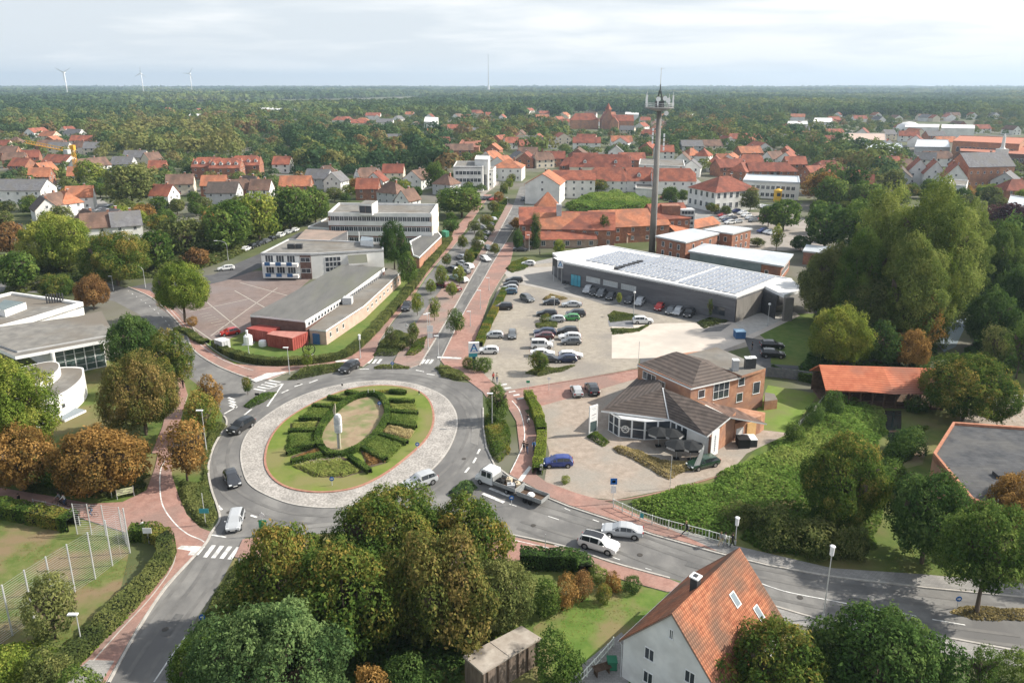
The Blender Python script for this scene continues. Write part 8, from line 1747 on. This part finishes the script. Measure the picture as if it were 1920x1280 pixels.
def parasol(b, lab, z=0):
    p = P(*b); r = empty('parasol', (p.x, p.y, z)); tag(r, lab, 'parasol', 'black parasols on the terrace'); mb = MB(); mb.cyl((0, 0, 0), (0, 0, 2.7), .035, .03, GALV, 8); mb.build('pole', r); mb = MB(); n = 8; R0 = 1.75; bk = mat('black_canvas', (.018, .02, .022), None, rough=.8)
    rim = [(R0*math.cos(i*math.pi/4+.39), R0*math.sin(i*math.pi/4+.39), 2.25) for i in range(n)]
    for i in range(n): mb.poly([rim[i], rim[(i+1) % n], (0, 0, 2.85)], bk); mb.poly([(0, 0, 2.80), rim[(i+1) % n], rim[i]], bk)
    mb.build('canopy', r)
    for i in range(n):
        m = MB(); a_, b_ = Vector(rim[i]), Vector(rim[(i+1) % n]); m.poly([a_+Vector((0, 0, -.28)), b_+Vector((0, 0, -.28)), b_, a_], SW if i % 2 == 0 else bk); m.poly([a_*1.0, b_*1.0, b_+Vector((0, 0, -.28)), a_+Vector((0, 0, -.28))], SW if i % 2 == 0 else bk); m.build('valance', r)
    m = MB(); m.box(-.4, .4, -.4, .4, 0, .12, BLK); m.build('base', r)
for b, s in (((1234, 836), 'rear left'), ((1258, 838), 'rear right'), ((1268, 860), 'front left'), ((1294, 862), 'front right')): parasol(b, 'black parasol with white valance before the showroom, %s of four' % s)
# sculptures
p = P(637, 843); r = empty('roundabout_sculpture', (p.x, p.y, .2)); tag(r, 'white carved block with a wing on a pale post in the oval hedge', 'sculpture'); STN = mat('white_stone', (.62, .63, .64), (.78, .78, .77), 2.5, .8, coord='obj', c3=(.45, .47, .5), scale2=1.2)
mb = MB(); mb.cyl((.1, 0, 0), (.1, 0, 2.6), .13, .13, mat('pale_post', (.55, .52, .4))); mb.cyl((-.18, .05, 0), (-.18, .05, 2.6), .13, .13, GREYR); mb.build('post', r)
mb = MB(); prof = [(2.5, .4, .28), (2.6, .5, .36), (3.8, .56, .4), (3.95, .5, .36), (4.05, .55, .4), (4.9, .52, .38), (5.3, .34, .26), (5.4, .12, .12)]
for z, a_, b_ in prof: mb.v += [(a_*math.copysign(abs(math.cos(t))**.6, math.cos(t)), b_*math.copysign(abs(math.sin(t))**.6, math.sin(t)), z) for t in [i*math.pi/6+.26 for i in range(12)]]
k = mb.mi(STN)
for i in range(len(prof)-1):
    for j in range(12): mb.face([i*12+j, i*12+(j+1) % 12, (i+1)*12+(j+1) % 12, (i+1)*12+j], k)
mb.face([i for i in range(12)][::-1], k); mb.face([(len(prof)-1)*12+i for i in range(12)], k); mb.build('carved_block', r)
mb = MB(); mb.prism([(-.5, 5.3), (-.25, 5.3), (-.15, 6.2), (-.2, 7.0), (-.45, 6.5), (-.6, 5.9)], -.08, .08, mat('sandstone', (.5, .45, .34), (.6, .55, .42), 2)); mb.v = [(x, zz_, y) for x, y, zz_ in mb.v]; mb.build('wing', r)
p = P(580, 668); r = empty('ring_sculpture', (p.x, p.y, 0), .1); tag(r, 'black iron ring with a tree silhouette on the lawn before the hall', 'sculpture'); mb = MB(); mb.tube([(1.15*math.cos(i*math.pi/16), 0, 1.5+1.15*math.sin(i*math.pi/16)) for i in range(33)], .09, BLK, 6); mb.build('ring', r); mb = MB(); mb.tube([(0, 0, .4), (0, 0, 1.5)], .1, BLK, 5)
for a_ in (-1, -.5, 0, .5, 1): mb.tube([(0, 0, 1.2), (math.sin(a_)*.9, 0, 1.3+math.cos(a_)*1.0)], .06, BLK, 4)
mb.build('tree_figure', r); mb = MB(); mb.box(-.7, .7, -.3, .3, 0, .35, GREYR); mb.build('plinth', r)
p = P(236, 933); r = empty('advertising_banner', (p.x, p.y, 0), .45); tag(r, 'pale green advertising banner on two posts below the orange tree', 'banner'); mb = MB()
for x in (-.95, .95): mb.cyl((x, 0, 0), (x, 0, 1.5), .04, .04, GALV, 6)
mb.build('post', r); mb = MB(); mb.box(-.95, .95, -.02, .02, .55, 1.35, mat('pale_green_print', (.55, .62, .35), (.68, .70, .48), 2)); mb.build('board', r); mb = MB()
for x0, x1, z in ((-.8, .1, 1.15), (-.8, -.2, .95), (.2, .8, 1.05), (-.8, .6, .72)): mb.poly([(x0, -.025, z), (x1, -.025, z), (x1, -.025, z+.08), (x0, -.025, z+.08)], mat('dark_print', (0,)*3))
mb.build('lettering', r)
# fences
def wire_fence(pts, h, nw, lab, cat='fence', pr=.06, m=None, wr=.014, name='mesh_fence'):
    q = [P(*a) for a in pts]; c = cen(q); r = empty(name, (q[0].x, q[0].y, 0)); tag(r, lab, cat); m = m or GALV
    for a in q: mb = MB(); mb.cyl((a.x, a.y, 0), (a.x, a.y, h), pr, pr, m, 6); putw(mb, 'post', r)
    mb = MB()
    for i in range(len(q)-1):
        for k in range(nw): z = .1+(h-.2)*k/(nw-1); mb.tube([(q[i].x, q[i].y, z), (q[i+1].x, q[i+1].y, z)], wr, m, 3)
        L_ = (q[i+1]-q[i]).length; nv = int(L_/1.2)
        for k in range(1, nv): a = q[i].lerp(q[i+1], k/nv); mb.tube([(a.x, a.y, .1), (a.x, a.y, h-.1)], wr*.7, m, 3)
    putw(mb, 'wire_mesh', r)
    return r
wire_fence([(-20, 1222), (24, 1191), (64, 1161), (103, 1134), (141, 1109), (179, 1085), (211, 1060), (244, 1036)], 5.6, 24, 'tall grey ball-catch fence along the sports field', pr=.075)
wire_fence([(145, 1001), (172, 1002), (199, 1004), (231, 1008), (244, 1036)], 4.0, 16, 'tall fence at the upper end of the sports field behind the corner')
wire_fence([(64, 951), (88, 956), (112, 962), (136, 970), (150, 985)], 1.2, 4, 'low tubular railing along the red path at the left', wr=.025, name='railing')
def railing(px, h, lab, plate=True):
    q = smooth(Pw(px), False, 5); r = empty('railing', (q[0].x, q[0].y, 0)); tag(r, lab, 'railing'); W2 = mat('rail_white', (.62, .66, .60), (.72, .75, .70), 1)
    mb = MB()
    for z in (.25, h): mb.tube([(p.x, p.y, z+.1) for p in q], .045, W2, 6)
    for i in range(len(q)-1):
        n_ = max(1, int((q[i+1]-q[i]).length/.28))
        for k in range(n_): a = q[i].lerp(q[i+1], k/n_); mb.box(a.x-.02, a.x+.02, a.y-.02, a.y+.02, .35, h+.1, W2)
    putw(mb, 'bars', r)
    for i in range(0, len(q), 3): a = q[i]; mb = MB(); mb.box(a.x-.06, a.x+.06, a.y-.06, a.y+.06, .05, h+.18, W2); putw(mb, 'post', r)
    if not plate: return
    mb = MB(); a, b = q[9], q[10]; mb.prism([a+Vector((0, -.1, 0)), b+Vector((0, -.1, 0)), b+Vector((0, -.06, 0)), a+Vector((0, -.06, 0))], .5, 1.1, TE); putw(mb, 'teal_plate', r)
railing([(1150, 953), (1180, 967), (1206, 978), (1253, 993), (1316, 1009), (1374, 1026)], 1.15, 'long white bar railing between pavement and brook meadow')
railing([(1088, 1282), (1110, 1258), (1130, 1236), (1150, 1212), (1160, 1195)][:3]+[(1150, 1212)], .9, 'low railing of the terrace beside the white house', False)
def boardfence(px, h, m, lab):
    q = Pw(px); r = empty('board_fence', (q[0].x, q[0].y, 0)); tag(r, lab, 'fence'); 
    for i in range(len(q)-1):
        a, b = q[i], q[i+1]; d = (b-a); n = Vector((d.y, -d.x, 0)).normalized(); mb = MB(); mb.prism([a, b, b+n*.06, a+n*.06], .1, h, m); putw(mb, 'panel', r)
    for a in q: mb = MB(); mb.box(a.x-.07, a.x+.07, a.y-.07, a.y+.07, 0, h+.08, m); putw(mb, 'post', r)
boardfence([(1438, 706), (1465, 709), (1495, 713), (1525, 717), (1545, 722)], 1.9, mat('grey_boards', (.10, .115, .13), (.15, .165, .18), 2, coord='obj'), 'dark grey board fence between lawn and side road')
boardfence([(1548, 748), (1530, 770), (1508, 792), (1488, 812)], 1.0, mat('pale_boards', (.4, .4, .36), (.5, .5, .46), 2), 'low pale fence at the right edge of the bright lawn')
wire_fence([(503, 682), (530, 684)], 1.0, 3, 'short dark gate opening in the long curved hedge', m=DARKM, name='gate', wr=.02)
def simple(name, b, lab, cat, parts, yaw=0, z=0):
    p = P(*b); r = empty(name, (p.x, p.y, z), yaw); tag(r, lab, cat)
    for nm, fn in parts: mb = MB(); fn(mb); mb.build(nm, r)
    return r
def binp(m, lid, w_=.6, h=1.1): return (('body', lambda mb: mb.prism([(-w_, -w_), (w_, -w_), (w_, w_), (-w_, w_)], .1, h, m)), ('lid', lambda mb: mb.box(-w_-.05, w_+.05, -w_-.05, w_+.05, h, h+.1, lid)), ('wheel', lambda mb: mb.cyl((-w_, -w_+.1, .1), (w_, -w_+.1, .1), .1, .1, TYRE)))
simple('waste_container', (1386, 633), 'blue waste container beside the parking bays at the lawn', 'container', binp(BLUEP, mat('pale_blue', (.3, .45, .6)), 1.0, 1.5)); simple('waste_container', (1392, 836), 'black bins against the brick house corner', 'bin', binp(BLK, BLK, .8, 1.3)); simple('waste_container', (1404, 833), 'white domed bin at the brick house corner', 'bin', binp(DARKM, WHITEM, .9, 1.1)); simple('garden_bin', (1147, 1252), 'green garden bin on the terrace of the white house', 'bin', binp(mat('bin_green', (.03, .16, .09)), mat('bin_green', (0,)*3), .4, .9))
simple('waste_container', (512, 680), 'white box standing at the gate of the curved hedge', 'box', binp(WHITEM, WHITEM, .3, 1.0)); simple('white_drum', (493, 648), 'round white drum before the red containers', 'drum', (('body', lambda mb: mb.lathe([(.75, 0), (.8, .6), (.7, 1.1), (.2, 1.25)], WHITEM, 14)),)); simple('white_tank', (466, 645), 'white tank beside the lamp post on the hall lawn', 'tank', (('body', lambda mb: mb.lathe([(.8, 0), (.9, .5), (.85, 1.7), (.5, 2.0)], WHITEM, 12)), ('frame', lambda mb: mb.box(-1, 1, -1, 1, 0, .15, GALV))))
simple('kiosk', (1457, 378), 'small yellow kiosk tower before the green tree right of the store', 'kiosk', (('wall', lambda mb: mb.box(-1.3, 1.3, -1.3, 1.3, 0, 5, mat('yellow_paint', (.62, .38, .05), (.7, .45, .08), 1))), ('roof', lambda mb: mb.lathe([(2.2, 5), (.2, 5.8)], MATS['yellow_paint'], 4)), ('window', lambda mb: mb.box(-.8, .8, -1.35, -1.3, 2.5, 4, GLASS))))
simple('garden_table', (1128, 1262), 'slatted garden table on the terrace of the white house', 'table', (('top', lambda mb: [mb.box(-.8, .8, -.4+i*.14, -.3+i*.14, .7, .74, TIMB) for i in range(6)]), ('leg', lambda mb: [mb.box(x-.04, x+.04, -.3, .3, 0, .7, TIMB) for x in (-.6, .6)])), .4)
for i, (u, v) in enumerate(((1058, 533), (1062, 531), (1066, 534))):
    simple('trolley_row', (u, v), 'row of shopping trolleys at the supermarket corner, %s' % ('left', 'middle', 'right')[i], 'trolleys', (('basket', lambda mb: [mb.box(-1.2+k*.35, -1.18+k*.35, -.3, .3, .4, 1.0, DARKM) for k in range(7)]), ('frame', lambda mb: mb.box(-1.2, 1.2, -.3, .3, .15, .2, GALV))), 1.2)
# ================================================================ air
def haze():
    mb = MB(); mb.box(-9500, 9500, -150, 12500, -1, 210, None); mb.mats = []
    me = bpy.data.meshes.new('haze'); me.from_pydata(mb.v, [], mb.f); o = link('haze', me); o['kind'] = 'stuff'
    m = bpy.data.materials.new('haze_air'); m.use_nodes = True; n, l = m.node_tree.nodes, m.node_tree.links; n.clear()
    v = n.new('ShaderNodeVolumePrincipled'); v.inputs['Density'].default_value = HAZE; v.inputs['Color'].default_value = (.62, .80, 1, 1); v.inputs['Anisotropy'].default_value = .2
    q = n.new('ShaderNodeOutputMaterial'); l.new(v.outputs[0], q.inputs['Volume']); me.materials.append(m)
    o.display_type = 'WIRE'
HAZE = 1.15e-4
haze()
# ================================================================ labels that need counting
bpy.context.view_layer.update()
ORD = ['', 'first', 'second', 'third', 'fourth', 'fifth', 'sixth', 'seventh', 'eighth', 'ninth', 'tenth', 'eleventh', 'twelfth', 'thirteenth', 'fourteenth', 'fifteenth', 'sixteenth', 'seventeenth', 'eighteenth', 'nineteenth', 'twentieth']
def place_of(u, v):
    if u < 330: a = 'at far left'
    elif u < 600: a = 'left of office block'
    elif u < 830: a = 'behind office block'
    elif u < 985: a = 'by the avenue'
    elif u < 1220: a = 'left of the tower'
    elif u < 1480: a = 'right of the tower'
    elif u < 1700: a = 'above the grove'
    else: a = 'at far right'
    r = 'near the horizon' if v < 215 else 'in far town' if v < 250 else 'mid-town' if v < 300 else 'at town edge' if v < 370 else ''
    return (r+' '+a).strip()
from collections import defaultdict
BK = defaultdict(list)
for o, look, where in AUTO:
    u, v = UV(o.matrix_world.translation); BK[(look, where or place_of(u, v))].append((u, v, o))
for (look, where), l_ in BK.items():
    l_.sort(key=lambda t: t[0])
    for i, (u, v, o) in enumerate(l_):
        if len(l_) == 1: o['label'] = look+' '+where
        elif len(l_) <= 20: o['label'] = '%s %s, %s from left' % (look, where, ORD[i+1])
        else: o['label'] = '%s %s, number %d from left' % (look, where, i+1)
